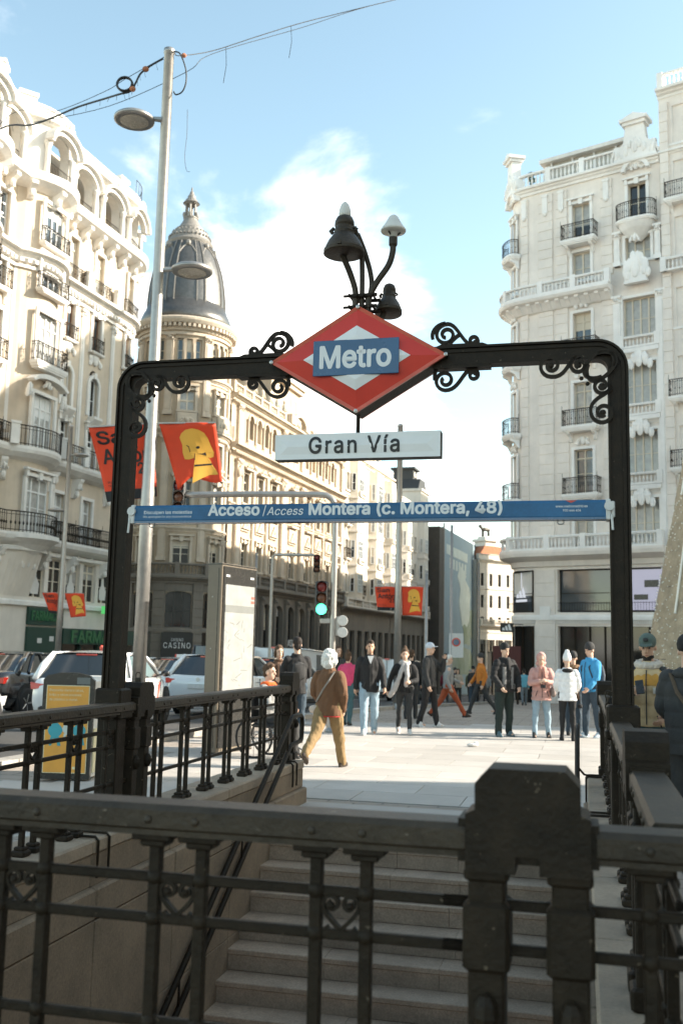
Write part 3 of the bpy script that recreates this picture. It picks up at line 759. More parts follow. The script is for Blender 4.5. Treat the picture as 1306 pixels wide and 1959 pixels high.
for x, sg in ((.075, -1), (3.235, 1)):
    mb = MB(); mb.box(min(x, x + sg * .03), max(x, x + sg * .03), -.055, .055, -.066, .066, .006); mb.box(min(x + sg * .03, x + sg * .055), max(x + sg * .03, x + sg * .055), -.04, .04, -.05, .055, .006)
    mb.lathe([(.0, -.01), (.03, -.01), (.03, .01), (0, .01)], 12, (x + sg * .02, -.058, .02), axis='y'); mb.tube([(x + sg * .035, -.05, -.03), (x + sg * .04, -.055, -.13)], .008, 6); mb.build('end_bracket', 'plastic_white', bb)
for x in (.19, 2.96):
    mb = MB(); mb.tube([(x + .02 * cos(q), -.01, -.075 + .012 * sin(q)) for q in [2 * pi * i / 10 for i in range(10)]], .004, 5, True); mb.build('pull_ring', 'steel', bb)
# ------------------------------------------------------------------ the lamps on top
def bell_lamp(t, c, k=1.0, top=True, tilt=0, zs=1.0):
    p = MB()
    prof = [(.138, -.125), (.146, -.120), (.143, -.095), (.132, -.06), (.112, -.01), (.085, .035), (.068, .055), (.066, .06), (.072, .07), (.072, .085), (.064, .09), (.066, .10), (.066, .112), (.060, .12), (.070, .128), (.068, .165), (.055, .20), (.035, .215), (.0, .22)]
    p.lathe([(r * k, z * k) for r, z in prof], 24); p.smooth = True
    o = p.build('lamp_housing', 'iron_worn', t, c, smooth=True); o.rotation_euler = (tilt, 0, 0)
    g = MB(); g.lathe([(0, -.105 * k), (.06 * k, -.11 * k), (.134 * k, -.118 * k)], 24); g.build('lens', 'lamp_glass', o, smooth=True)
    r = MB(); r.tube([(.139 * k * cos(a), .139 * k * sin(a), -.092 * k) for a in [2 * pi * i / 24 for i in range(24)]], .007 * k, 5, True); r.box(-.012, .012, -.155 * k, -.135 * k, -.10 * k, -.07 * k); r.build('rim', 'iron_worn', o)
    y = MB(); y.tube([(-.085 * k, 0, .07 * k), (-.10 * k, 0, .09 * k), (-.075 * k, 0, .115 * k)], .016 * k, 6); y.tube([(.075 * k, 0, .08 * k), (.09 * k, 0, .095 * k), (.07 * k, 0, .11 * k)], .012 * k, 6); y.build('yoke', 'iron_worn', o)
    if top:
        w = MB(); w.lathe([(.040 * k, .195 * k), (.044 * k, .235 * k), (.040 * k, .275 * k), (.028 * k, .315 * k), (.012 * k, .338 * k), (0, .342 * k)], 16); w.build('cap', 'lampwhite', o, smooth=True)
    o.scale = (1, 1, zs)
    return o
lc = st_thing('lamp_cluster', 'cluster of dark bell lamps on curved tubes above the diamond', 'lamp', 1.64, 0, 3.60)
def st_tube(nm, pts, r): mb = MB(); mb.tube(pts, r, 10); return mb.build(nm, 'iron_worn', lc, smooth=True)
def smoothpath(P, n=6):
    out = []
    for i in range(len(P) - 1):
        p0 = Vector(P[max(i - 1, 0)]); p1 = Vector(P[i]); p2 = Vector(P[i + 1]); p3 = Vector(P[min(i + 2, len(P) - 1)])
        for k in range(n):
            t = k / n
            out.append(tuple(0.5 * ((2 * p1) + (p2 - p0) * t + (2 * p0 - 5 * p1 + 4 * p2 - p3) * t * t + (-p0 + 3 * p1 - 3 * p2 + p3) * t ** 3)))
    return out + [tuple(P[-1])]
bell_lamp(lc, (-.100, -.12, 0.80), 0.96, zs=.84)
bell_lamp(lc, (.16, .16, 0.44), 0.66, top=False, tilt=-.15)
c3 = (.215, 0, .885)
mb = MB(); mb.lathe([(0, .122), (.018, .120), (.030, .110), (.056, .062), (.083, .022), (.088, .012), (.084, .002), (.05, -.006), (.032, -.012), (.028, -.04), (0, -.04)], 20, c3); cap3 = mb.build('uplight_head', 'lampwhite', lc, smooth=True)
mb = MB(); 
for a in range(3): q = a * 2.1; mb.tube([(c3[0] + .02 * cos(q), .02 * sin(q), c3[2] - .03), (c3[0] + .05 * cos(q), .05 * sin(q), c3[2] - .005)], .006, 5)
mb.lathe([(.024, -.10), (.030, -.09), (.030, -.04), (.024, -.03)], 10, c3); mb.build('collar', 'iron_worn', lc)
st_tube('stem', smoothpath([(-.045, 0, .02), (-.045, 0, .30), (-.042, 0, .47), (-.075, -.04, .60), (-.12, -.10, .72), (-.11, -.12, .76)]), .021)
st_tube('stem', smoothpath([(.0, .02, .02), (.0, .02, .35), (.0, .01, .62), (-.01, .0, .78), (-.05, -.06, .92)]), .018)
st_tube('stem', smoothpath([(.05, 0, .02), (.05, 0, .36), (.058, 0, .44), (.11, 0, .54), (.185, 0, .65), (.212, 0, .74), (.214, 0, .80)]), .021)
st_tube('stem', smoothpath([(.03, .06, .02), (.03, .06, .36), (.055, .07, .56), (.02, .03, .74), (-.03, -.03, .88)]), .018)
st_tube('stem', smoothpath([(.04, .08, .05), (.09, .12, .25), (.15, .16, .42)]), .02)
for z in (.36, .44):
    mb = MB(); mb.box(-.085, .115, -.03, -.015, z - .012, z + .012, .003); mb.box(-.085, .115, .085, .10, z - .012, z + .012, .003)
    for x in (-.075, -.022, .025, .085): mb.tube([(x, -.05, z), (x, .11, z)], .008, 6)
    mb.tube([(-.12, -.02, z), (-.085, -.02, z)], .01, 6); mb.build('clamp', 'iron', lc)
# ================================================================== buildings
CACHE = {}
def cached(key, fn):
    if key not in CACHE: CACHE[key] = fn()
    return CACHE[key]
class Facade:
    """a facade in local x (along), y (outward), z (up); 'bend' maps it onto curved plans"""
    def __init__(s, root, bend=None, step=0.6, seed=1): s.r = root; s.b = bend; s.step = step; s.rnd = random.Random(seed); s.trim = 'trimA'; s.frame = 'white_paint'; s.panes = ['glass_win', 'glass_dark', 'curtain']
    def P(s, x, y, z): return s.b(x, y, z) if s.b else (x, y, z)
    def rot(s, x, z):
        if not s.b: return 0
        a = s.b(x - .05, 0, z); b = s.b(x + .05, 0, z); return math.atan2(b[1] - a[1], b[0] - a[0])
    def put(s, name, me, x, y, z, parent=None):
        return obj(name, me, parent or s.r, s.P(x, y, z), s.rot(x, z))
    def xs(s, a, b, extra=()):
        c = {round(a, 4), round(b, 4)} | {round(e, 4) for e in extra if a < e < b}
        if s.b:
            n = max(1, int((b - a) / s.step))
            c |= {round(a + (b - a) * i / n, 4) for i in range(n + 1)}
        r = sorted(c); out = [r[0]]
        for v in r[1:]:
            if v - out[-1] > .02 or v == r[-1] or v in [round(e, 4) for e in extra]: out.append(v)
        return out
    def wall(s, x0, x1, z0, z1, holes, m, depth=.32, name='wall', y=0.0):
        mb = MB()
        ex = [h[0] for h in holes] + [h[1] for h in holes]
        X = s.xs(x0, x1, ex)
        Z = sorted({z0, z1} | {h[2] for h in holes if z0 < h[2] < z1} | {h[3] for h in holes if z0 < h[3] < z1})
        idx = {}
        def V(x, yy, z):
            k = (round(x, 4), round(yy, 4), round(z, 4))
            if k not in idx: idx[k] = len(mb.v); mb.v.append(s.P(x, yy, z))
            return idx[k]
        def F(*q): mb.f.append(tuple(V(*p) for p in q)); mb.m.append(0); mb.sm.append(False)
        inh = lambda xm, zm: any(h[0] < xm < h[1] and h[2] < zm < h[3] for h in holes)
        for i in range(len(X) - 1):
            for j in range(len(Z) - 1):
                if inh((X[i] + X[i + 1]) / 2, (Z[j] + Z[j + 1]) / 2): continue
                F((X[i], y, Z[j]), (X[i + 1], y, Z[j]), (X[i + 1], y, Z[j + 1]), (X[i], y, Z[j + 1]))
        for h in holes:
            a, b, c, d = h[:4]
            F((a, y, c), (a, y, d), (a, y - depth, d), (a, y - depth, c)); F((b, y, c), (b, y - depth, c), (b, y - depth, d), (b, y, d))
            F((a, y, c), (a, y - depth, c), (b, y - depth, c), (b, y, c)); F((a, y, d), (b, y, d), (b, y - depth, d), (a, y - depth, d))
            if len(h) > 4 and h[4]:          # round head: fill the two corners
                w = (b - a) / 2; cx = (a + b) / 2; zs = d - w * h[4]
                N = 6
                arc = [(cx - w * cos(pi / 2 * k / N), zs + (d - zs) * sin(pi / 2 * k / N)) for k in range(N + 1)]
                for sg in (1, -1):
                    A = [(cx + sg * (p[0] - cx), p[1]) for p in arc]
                    for k in range(N):
                        F((A[k][0], y, A[k][1]), (A[k + 1][0], y, A[k + 1][1]), (A[k + 1][0], y, d), (A[k][0], y, d)) if True else 0
                        F((A[k][0], y, A[k][1]), (A[k + 1][0], y, A[k + 1][1]), (A[k + 1][0], y - depth, A[k + 1][1]), (A[k][0], y - depth, A[k][1]))
        return mb.build(name, m, s.r)
    def band(s, x0, x1, prof, m, name='cornice', ends=True, parent=None, zf=None):
        """extrude profile [(y,z)..] along x"""
        X = s.xs(x0, x1); n = len(prof); mb = MB(); vs = []
        for x in X: vs += [s.P(x, y, z + (zf(x) if zf else 0)) for y, z in prof]
        fs = []
        for i in range(len(X) - 1):
            for k in range(n): fs.append((i * n + k, i * n + (k + 1) % n, (i + 1) * n + (k + 1) % n, (i + 1) * n + k))
        fs += [tuple(range(n)), tuple((len(X) - 1) * n + k for k in range(n - 1, -1, -1))]
        mb.add(vs, fs); return mb.build(name, m, parent or s.r)
    def cornice(s, x0, x1, z, h=.5, p=.45, m=None, name='cornice'):
        return s.band(x0, x1, [(-.05, z - h), (p * .25, z - h), (p * .30, z - h * .72), (p * .55, z - h * .6), (p * .62, z - h * .42), (p * .95, z - h * .35), (p, z - h * .08), (p * .94, z), (-.05, z)], m or s.trim, name)
    def course(s, x0, x1, z, h=.2, p=.1, m=None, name='string_course'):
        return s.band(x0, x1, [(-.05, z), (p, z), (p, z + h * .7), (p * .7, z + h), (-.05, z + h)], m or s.trim, name)
    def dentils(s, x0, x1, z, w=.14, h=.18, p=.2, gap=.14, m=None, name='dentil_course'):
        mb = MB(); x = x0
        while x + w < x1: i0 = len(mb.v); mb.box(x, x + w, -.02, p, z, z + h); mb.map(s.P, i0); x += w + gap
        return struct(mb.build(name, m or s.trim, s.r), 'stuff')
    def balustrade(s, x0, x1, z, h=.85, y=.1, m=None, pitch=.24, piers=2.2, parent=None, name='balustrade'):
        m = m or s.trim
        b = MB(); L = x1 - x0; npier = max(2, int(L / piers) + 1)
        px = [x0 + L * i / (npier - 1) for i in range(npier)]
        o = s.band(x0, x1, [(y - .13, z + h - .14), (y + .13, z + h - .14), (y + .15, z + h - .04), (y + .10, z + h), (y - .10, z + h), (y - .15, z + h - .04)], m, name, parent=parent)
        b.box(-.16, .16, -.16, .16, 0, h + .05); pm = cached(('pier', h, m), lambda: b.mesh('pier', m))
        for p in px: s.put('pier', pm, p, y, z, o)
        s.band(x0, x1, [(y - .13, z), (y + .13, z), (y + .13, z + .12), (y - .13, z + .12)], m, 'plinth', parent=o)
        k = MB(); pr = [(.045, 0), (.055, .04), (.035, .1), (.075, .3), (.06, .42), (.032, .62), (.05, .7), (.05, .74)]
        hh = h - .26
        for a, c in zip(px, px[1:]):
            n = int((c - a - .34) / pitch)
            for i in range(n):
                xx = a + .17 + (c - a - .34) * (i + .5) / n; q = s.P(xx, y, z + .12); k.lathe([(r_ * pitch / .24, zz / .74 * hh) for r_, zz in pr], 6, q)
        struct(k.build('balusters', m, o), 'stuff'); return o
    # -------- windows
    def window(s, x, z, w, h, lights=2, transom=.0, pane=None, surround=0, frame=None, y=-.2, arch=0, head=None):
        fr = frame or s.frame; pane = pane or s.rnd.choice(s.panes)
        def mk():
            b = MB(); t = .065
            for sg in (-1, 1): b.box(min(sg * w / 2, sg * (w / 2 - t)), max(sg * w / 2, sg * (w / 2 - t)), -.04, .04, 0, h)
            b.box(-w / 2, w / 2, -.04, .04, 0, t); b.box(-w / 2, w / 2, -.04, .04, h - t, h)
            for k in range(1, lights): xx = -w / 2 + w * k / lights; b.box(xx - .045, xx + .045, -.035, .045, t, h - t)
            if transom: b.box(-w / 2, w / 2, -.035, .042, h * transom - .04, h * transom + .04)
            for k in range(lights):
                xa = -w / 2 + w * k / lights + .05; xb = -w / 2 + w * (k + 1) / lights - .05
                b.box(xa, xb, -.02, .02, (h * .45) - .018, h * .45 + .018)
            return b.mesh('window', fr)
        o = s.put('window', cached(('w', w, h, lights, transom, fr), mk), x, y, z)
        def mp():
            b = MB(); b.box(-w / 2 + .02, w / 2 - .02, -.03, -.012, .02, h - .02); return b.mesh('pane', pane)
        obj('pane', cached(('p', w, h, pane), mp), o)
        if s.rnd.random() < .45 and h > 1.2:      # a blind or curtain drawn part of the way
            k = s.rnd.choice((.25, .4, .6)); cm = s.rnd.choice(('cream_paint', 'white_paint', 'curtain'))
            def mbl(): b = MB(); b.box(-w / 2 + .07, w / 2 - .07, -.012, -.002, h * (1 - k), h - .06); return b.mesh('blind', cm)
            obj('blind', cached(('bl', w, h, k, cm), mbl), o)
        if surround:
            def ms():
                b = MB(); q = .16 if surround < 3 else .2; Y = -y; d = .09
                for sg in (-1, 1): b.box(min(sg * (w / 2 - .01), sg * (w / 2 + q)), max(sg * (w / 2 - .01), sg * (w / 2 + q)), Y - .02, Y + d, -.02, h + .0)
                b.box(-w / 2 - q, w / 2 + q, Y - .02, Y + d + .004, h - .003, h + q)
                b.box(-w / 2 - q - .06, w / 2 + q + .06, Y - .02, Y + d + .08, -.16, -.018)
                if surround >= 2:      # keystone and hood
                    b.prism([(-.11, h - .1), (.11, h - .1), (.16, h + q + .14), (-.16, h + q + .14)], Y - .02, Y + d + .07, 'y')
                    b.box(-w / 2 - q - .1, w / 2 + q + .1, Y - .02, Y + .22, h + q + .10, h + q + .2)
                    for sg in (-1, 1): b.box(sg * (w / 2 + q * .5) - .08, sg * (w / 2 + q * .5) + .08, Y - .02, Y + .17, h + q - .22, h + q + .098)
                if surround == 3:      # triangular pediment
                    b.prism([(-w / 2 - q - .12, h + q + .2), (w / 2 + q + .12, h + q + .2), (0, h + q + .62)], Y - .02, Y + .2, 'y')
                    b.prism([(-w / 2 - q - .15, h + q + .25), (0, h + q + .69), (0, h + q + .59), (-w / 2 - q - .05, h + q + .195)], Y - .02, Y + .27, 'y'); b.prism([(w / 2 + q + .15, h + q + .25), (0, h + q + .692), (0, h + q + .588), (w / 2 + q + .05, h + q + .195)], Y - .02, Y + .268, 'y')
                if surround == 4:      # carved crest
                    crest(b, 0, Y, h + q + .15, .9, .5)
                return b.mesh('surround', s.trim)
            obj('surround', cached(('s', w, h, surround, s.trim, y), ms), o)
        if arch:
            def ma():
                b = MB(); r = w / 2 + .02; Y = -y
                out = [(cos(a) * (r + .18), h - w / 2 * arch + sin(a) * (r * arch + .18)) for a in [pi * k / 14 for k in range(15)]]
                inn = [(cos(a) * r, h - w / 2 * arch + sin(a) * r * arch) for a in [pi * k / 14 for k in range(15)]]
                for k in range(14): b.prism([inn[k], out[k], out[k + 1], inn[k + 1]], Y - .02, Y + .10, 'y')
                for sg in (-1, 1): b.box(min(sg * r, sg * (r + .18)), max(sg * r, sg * (r + .18)), Y - .02, Y + .098, 0, h - w / 2 * arch)
                b.box(-.12, .12, Y - .02, Y + .17, h - .02, h + .3)
                return b.mesh('surround', s.trim)
            obj('surround', cached(('a', w, h, arch, s.trim, y), ma), o)
        return o
    def balcony(s, x, z, w, d=.55, h=.95, bow=0, slab=.18, iron='iron', brackets=True, stone=None, sx=0):
        st = stone or s.trim
        def outline(inset=0, n=10):
            W = w / 2 - inset; D = d - inset
            if bow: return [(W * cos(a), .10 + (D - .10) * (1 if bow == 2 and .5 < a < pi - .5 else sin(a)) ** (.5 if bow == 1 else 1)) for a in [pi * k / n for k in range(n + 1)]]
            return [(W, 0), (W, D), (-W, D), (-W, 0)]
        def ms():
            b = MB(); pl = outline()
            for k, (sc_, z0, z1) in enumerate(((1.0, -slab * .45, 0), (.95, -slab * .75, -slab * .45), (.86, -slab, -slab * .75))):
                P_ = [(px * sc_, -.05 if py <= .001 else py * sc_) for px, py in pl]
                if bow: P_ = P_ + [(-w / 2 * sc_, -.05), (w / 2 * sc_, -.05)]
                b.prism(P_, z0, z1)
            if brackets:
                for xx in (-w * .34, w * .34):
                    b.prism([(-.03, -slab), (d * .8, -slab), (d * .72, -slab - .10), (d * .35, -slab - .22), (.10, -slab - .5), (-.03, -slab - .55)], xx - .09, xx + .09, 'x')
            return b.mesh('balcony', st)
        o = s.put('balcony', cached(('b', w, d, bow, slab, brackets, st), ms), x, 0, z)
        def mr():
            b = MB(); pl = outline(.05, 14 if bow else 10)
            if not bow: pl = [(w / 2 - .05, 0), (w / 2 - .05, d - .05), (-w / 2 + .05, d - .05), (-w / 2 + .05, 0)]
            for zz, r in ((h, .028), (h - .13, .014), (.10, .016)): b.tube([(px, py, zz) for px, py in pl], r, 5)
            # bars at equal spacing along the outline
            cum = 0; nxt = 0.04; 
            for (ax, ay), (bx_, by) in zip(pl, pl[1:]):
                L = math.hypot(bx_ - ax, by - ay)
                while nxt <= cum + L:
                    k = (nxt - cum) / L if L else 0; px, py = ax + (bx_ - ax) * k, ay + (by - ay) * k
                    b.tube([(px, py, .0), (px, py, h)], .0125, 4, caps=False)
                    if int(nxt / .125) % 2 == 0: b.ball((px, py, h * .45), (.035, .035, .06), 5, 4)
                    else: b.ball((px, py, h - .065), (.03, .03, .04), 5, 4)
                    nxt += .125
                cum += L
            for px, py in (pl[0], pl[-1]) if bow else pl[1:3]: b.tube([(px, py, 0), (px, py, h + .28)], [.022, .012], 5)
            return b.mesh('railing', iron)
        struct(obj('railing', cached(('r', w, d, bow, h, iron), mr), o), 'part') if False else obj('railing', cached(('r', w, d, bow, h, iron), mr), o)
        return o
    def pilaster(s, x, z0, z1, w=.5, p=.14, m=None, cap=True, courses=0, name='pilaster'):
        b = MB(); m = m or s.trim
        if courses:
            n = max(1, int(round((z1 - z0) / courses))); hh = (z1 - z0) / n
            o = None
            def mc():
                q = MB(); q.box(-w / 2, w / 2, -.03, p, .018, hh - .018, .012); return q.mesh('block', m)
            core = MB(); core.box(-w / 2 + .03, w / 2 - .03, -.03, p - .035, z0, z1); o = obj(name, core.mesh(name, m), s.r, s.P(x, 0, 0), s.rot(x, z0))
            me = cached(('blk', w, p, round(hh, 3), m), mc)
            for k in range(n): obj('block', me, o, (0, 0, z0 + k * hh))
            return o
        b.box(-w / 2, w / 2, -.03, p, z0, z1)
        b.box(-w / 2 - .06, w / 2 + .06, -.03, p + .06, z0, z0 + .25)
        if cap: b.box(-w / 2 - .05, w / 2 + .05, -.03, p + .05, z1 - .42, z1 - .34); b.box(-w / 2 - .09, w / 2 + .09, -.03, p + .10, z1 - .14, z1); crest(b, 0, p, z1 - .4, w * .9, .28)
        else: pass
        i0 = 0
        b.box(-w / 2 + .1, w / 2 - .1, p - .01, p + .035, z0 + .4, z1 - .6)
        return obj(name, b.mesh(name, m), s.r, s.P(x, 0, 0), s.rot(x, z0))
    def roofbox(s, x0, x1, y0, y1, z, m='stoneA', zb=-5):
        """the body behind the facade, so that it casts shadows and closes the block"""
        b = MB(); b.box(x0, x1, y0, y1, zb, z); return b.build('body', m, s.r)
def crest(b, x, y, z, w, h, n=9, seed=None):
    """a lump of carved ornament: leaves and scrolls round a boss"""
    r = random.Random(seed if seed is not None else int(w * 100 + h * 77))
    b.ball((x, y + .06, z + h * .5), (w * .17, .12, h * .38), 8, 5)
    for k in range(n):
        a = pi * k / (n - 1); R = .36 + .1 * r.random()
        cx = x + w * .5 * cos(a) * (.55 + .45 * r.random()); cz = z + h * (.25 + .6 * sin(a) * (.6 + .4 * r.random()))
        b.ball((cx, y + .04, cz), (w * .10 * (1 + r.random() * .5), .08 + .05 * r.random(), h * .15 * (1 + .6 * r.random())), 6, 4)
LP = (-7.8, 70.0); LA = rad(-108)
def left_root(label, name='building', x=0):
    return thing(name, label, 'building', (LP[0] + x * cos(LA), LP[1] + x * sin(LA), 0), LA)
def lettering(parent, s, x0, x1, z0, z1, y, m, bold=0.0, spacing=1):
    """text on a facade: local x grows to the left as seen from the street, so turn it about"""
    me = text_mesh(s, .5, m, .02, bold=bold, spacing=spacing); fit_text(me, -(x1 - x0) / 2, (x1 - x0) / 2, z0, z1, 0)
    return obj('lettering', me, parent, ((x0 + x1) / 2, y, 0), pi)

# ------------------------------------------------------------------ A: cream building with bow windows and the pharmacy
def bldA():
    root = left_root('cream stone building with bowed bays, arched loggia on top and a pharmacy below')
    def bend(x, y, z):
        if z > 5.4:
            if abs(x - 24.1) < 1.9: y += .85 * cos((x - 24.1) / 1.9 * pi / 2) ** .8
            if abs(x - 29.5) < 1.9: y += .85 * cos((x - 29.5) / 1.9 * pi / 2) ** .8
        r = 2.3; xe = 15.6
        if x < xe:
            a = (xe - x) / r
            if a > 2.2: return (xe - (r + y) * sin(2.2) - (a - 2.2) * r * cos(2.2), -r + (r + y) * cos(2.2) - (a - 2.2) * r * sin(2.2), z)
            return (xe - (r + y) * sin(a), -r + (r + y) * cos(a), z)
        return (x, y, z)
    f = Facade(root, bend, .32, 3); f.trim = 'trimA'; x0, x1 = 9.6, 36.0
    cols = [15.2, 18.55, 21.1]; bays = [24.1, 29.5]; far = [12.3, 27.0, 32.3, 34.3]
    W = {}
    H = []
    def col(xs, z, w, h, ar=0):
        for x in xs: H.append((x - w / 2, x + w / 2, z, z + h, ar) if ar else (x - w / 2, x + w / 2, z, z + h))
    # storeys: (kind)
    col(cols, 6.75, .95, 2.35); col(cols, 10.75, .85, 2.2); col(cols, 13.65, .85, 2.55, 1); col(cols, 17.25, .85, 1.95); col(cols, 20.35, .85, 2.35)
    col(bays, 6.75, 1.9, 2.6); col(bays, 10.75, 1.75, 2.6); col(bays, 15.0, 1.85, 2.35); col(bays, 18.55, 1.75, 1.75, .25); col(bays, 20.85, 1.75, 2.0)
    for z, h in ((6.75, 2.3), (10.75, 2.3), (14.6, 2.3), (18.0, 1.9), (20.4, 2.3)): col(far, z, .95, h)
    f.wall(x0, x1, 6.0, 23.4, H, 'stoneA')
    # windows
    for x in cols:
        f.window(x, 6.75, .95, 2.35, 2, .72, surround=1); f.window(x, 10.75, .85, 2.2, 2, .72, surround=2, pane='glass_dark'); f.window(x, 13.65, .85, 2.1, 2, 0, pane='glass_dark', arch=1)
        f.window(x, 17.25, .85, 1.95, 2, .0, surround=4, frame='brown_paint', pane='glass_win'); f.window(x, 20.35, .85, 2.35, 2, .75, surround=1, pane='curtain', frame='cream_paint')
        f.balcony(x, 6.62, 1.9, .55); f.balcony(x, 17.18, 1.15, .28, .75, brackets=False, slab=.12)
        b = MB(); crest(b, 0, .0, 0, 1.25, .8, 13); o = f.put('ornament', b.mesh('ornament', 'trimA'), x, 0, 16.35)
        b = MB(); crest(b, 0, .05, 0, .9, .7, 11); b.prism([(-.03, .0), (.45, .62), (.45, .75), (-.03, .75)], -.4, .4, 'x'); f.put('bracket', b.mesh('bracket', 'trimA'), x, 0, 12.85)
    for x in bays:
        f.window(x, 6.75, 1.9, 2.6, 3, .74, surround=2); f.window(x, 10.75, 1.75, 2.6, 4, .76, surround=1, pane='curtain'); f.window(x, 15.0, 1.85, 2.35, 4, .74, surround=1); f.window(x, 18.55, 1.75, 1.75, 4, 0, surround=1, pane='glass_win'); f.window(x, 20.85, 1.75, 2.0, 4, .0, surround=1, pane='glass_win')
        f.balcony(x, 14.85, 2.5, .42, .9, slab=.35, brackets=False); f.balcony(x, 18.45, 2.3, .36, .8, slab=.22, brackets=False); f.balcony(x, 20.75, 2.2, .30, .8, slab=.15, brackets=False)
        for sg in (-1, 1): f.pilaster(x + sg * 1.72, 11.0, 20.0, .36, .10)
        # segmental hood over the third-floor window
        hb = MB(); 
        for k in range(12):
            a0, a1 = pi * (.14 + .72 * k / 12), pi * (.14 + .72 * (k + 1) / 12)
            hb.prism([(1.45 * cos(a0), .55 * sin(a0)), (1.62 * cos(a0), .78 * sin(a0)), (1.62 * cos(a1), .78 * sin(a1)), (1.45 * cos(a1), .55 * sin(a1))], -.05, .38, 'y')
        f.put('hood', hb.mesh('hood', 'trimA'), x, .05, 13.55)
        b = MB(); crest(b, -1.4, .1, 0, .5, .9, 8); crest(b, 1.4, .1, 0, .5, .9, 8); crest(b, 0, .1, .75, .6, .5, 8); f.put('ornament', b.mesh('ornament', 'trimA'), x, .05, 12.9)
        # corbel under the bay
        cb = MB(); pr = [(.2, 0), (.5, .5), (.9, 1.0), (1.5, 1.5), (1.95, 1.75), (1.95, 1.95), (0, 1.95)]
        cb.lathe(pr, 14, (0, -.15, 0), 0.0, pi); crest(cb, 0, .5, .35, 1.1, .9, 12); f.put('corbel', cb.mesh('corbel', 'trimA'), x, 0, 4.62)
    for x in far:
        for z, h in ((6.75, 2.3), (10.75, 2.3), (14.6, 2.3), (18.0, 1.9), (20.4, 2.3)):
            f.window(x, z, .95, h, 2, .74, surround=1, pane='glass_win')
            if z in (10.75, 14.6, 18.0): f.balcony(x, z - .08, 1.5, .35)
    # long balconies and bands
    f.band(x0 + 2, x1, [(-.05, 6.05), (.45, 6.2), (.62, 6.32), (.70, 6.5), (.70, 6.62), (-.05, 6.62)], 'trimA', 'balcony_slab')
    f.band(x0 + 2, x1, [(-.05, 10.0), (.35, 10.15), (.62, 10.35), (.68, 10.5), (.68, 10.65), (-.05, 10.65)], 'trimA', 'balcony_slab')
    for z in (6.62, 10.65):
        b = MB(); X = f.xs(x0 + 3, x1)
        for zz, r in ((z + .95, .03), (z + .1, .018), (z + .8, .014)): b.tube([f.P(x, .64, zz) for x in X], r, 5)
        x = x0 + 3
        while x < x1: b.tube([f.P(x, .64, z), f.P(x, .64, z + .95)], .014, 4, caps=False); b.ball(f.P(x, .64, z + .42), (.05, .05, .09), 5, 4) if z < 7 else 0; x += .16
        struct(b.build('balcony_railing', 'iron', root), 'stuff')
        if z > 10:
            for x in (13.2, 16.8, 19.9, 22.5, 25.7, 27.9, 31.2): b = MB(); b.box(-.2, .2, .5, .78, 0, 1.0); b.box(-.24, .24, .46, .82, .94, 1.06); f.put('pier', b.mesh('pier', 'trimA'), x, 0, z)
    for x in (14.6, 16.8, 19.9, 22.3, 25.9, 28.0, 31.2):
        for z, s_ in ((9.0, 1.0), (5.1, .8)):
            b = MB(); b.prism([(-.03, 0), (.12, .05), (.3, .5 * s_), (.55, .9 * s_), (.58, 1.02 * s_), (-.03, 1.02 * s_)], -.16, .16, 'x'); b.ball((0, .28, .25), (.14, .12, .2), 7, 5); crest(b, 0, .35, .4, .4, .5, 7)
            f.put('bracket', b.mesh('bracket', 'trimA'), x, 0, z)
    for x in (16.85, 19.85, 22.3): f.pilaster(x, 10.7, 19.2, .34, .07)
    f.dentils(x0, x1, 19.55, .15, .2, .30, .15); f.cornice(x0, x1, 20.22, .45, .55)
    f.course(x0, x1, 19.3, .18, .14)
    for x in (13.5, 16.9, 19.85, 22.3): b = MB(); b.box(-.28, .28, -.02, .25, 0, 1.0); b.box(-.32, .32, -.02, .30, .9, 1.02); f.put('pedestal', b.mesh('pedestal', 'trimA'), x, .15, 20.22)
    for x in cols + bays: f.balcony(x, 20.30, 1.9 if x in cols else .1, .3, .8, slab=.06, brackets=False) if x in cols else None
    # cornice slab with consoles below the loggia
    f.band(x0, x1, [(-.05, 23.3), (.4, 23.45), (.75, 23.65), (.85, 23.85), (.85, 24.05), (-.6, 24.05), (-.6, 23.3)], 'trimA', 'cornice')
    x = x0 + .6
    while x < x1:
        b = MB(); b.prism([(-.03, 0), (.15, .05), (.42, .45), (.66, .62), (.66, .78), (-.03, .78)], -.15, .15, 'x'); b.ball((0, .32, .28), (.17, .15, .22), 7, 5); f.put('bracket', b.mesh('bracket', 'trimA'), x, 0, 22.75); x += 1.28
    # loggia: back wall, columns, arched entablature
    lc_ = [12.4, 15.2, 18.0, 20.8, 24.1, 27.2, 29.8, 32.6]
    f.wall(x0, x1, 24.0, 27.4, [(x - .55, x + .55, 24.1, 26.2) for x in lc_], 'stoneA', y=-1.3, name='loggia_wall')
    for x in lc_: f.window(x, 24.1, 1.1, 2.1, 2, .75, pane='curtain', y=-1.45, frame='cream_paint')
    holes = [(x - .92, x + .92, 24.05, 26.45, .65) for x in lc_]
    f.wall(x0, x1, 24.05, 26.75, holes, 'trimA', .5, 'loggia_front', y=.12)
    def colm():
        b = MB(); b.smooth = True; b.lathe([(.17, 0), (.17, .12), (.13, .16), (.14, .3), (.12, 1.55), (.15, 1.6), (.19, 1.72), (.2, 1.82)], 12); return b.mesh('column', 'trimA')
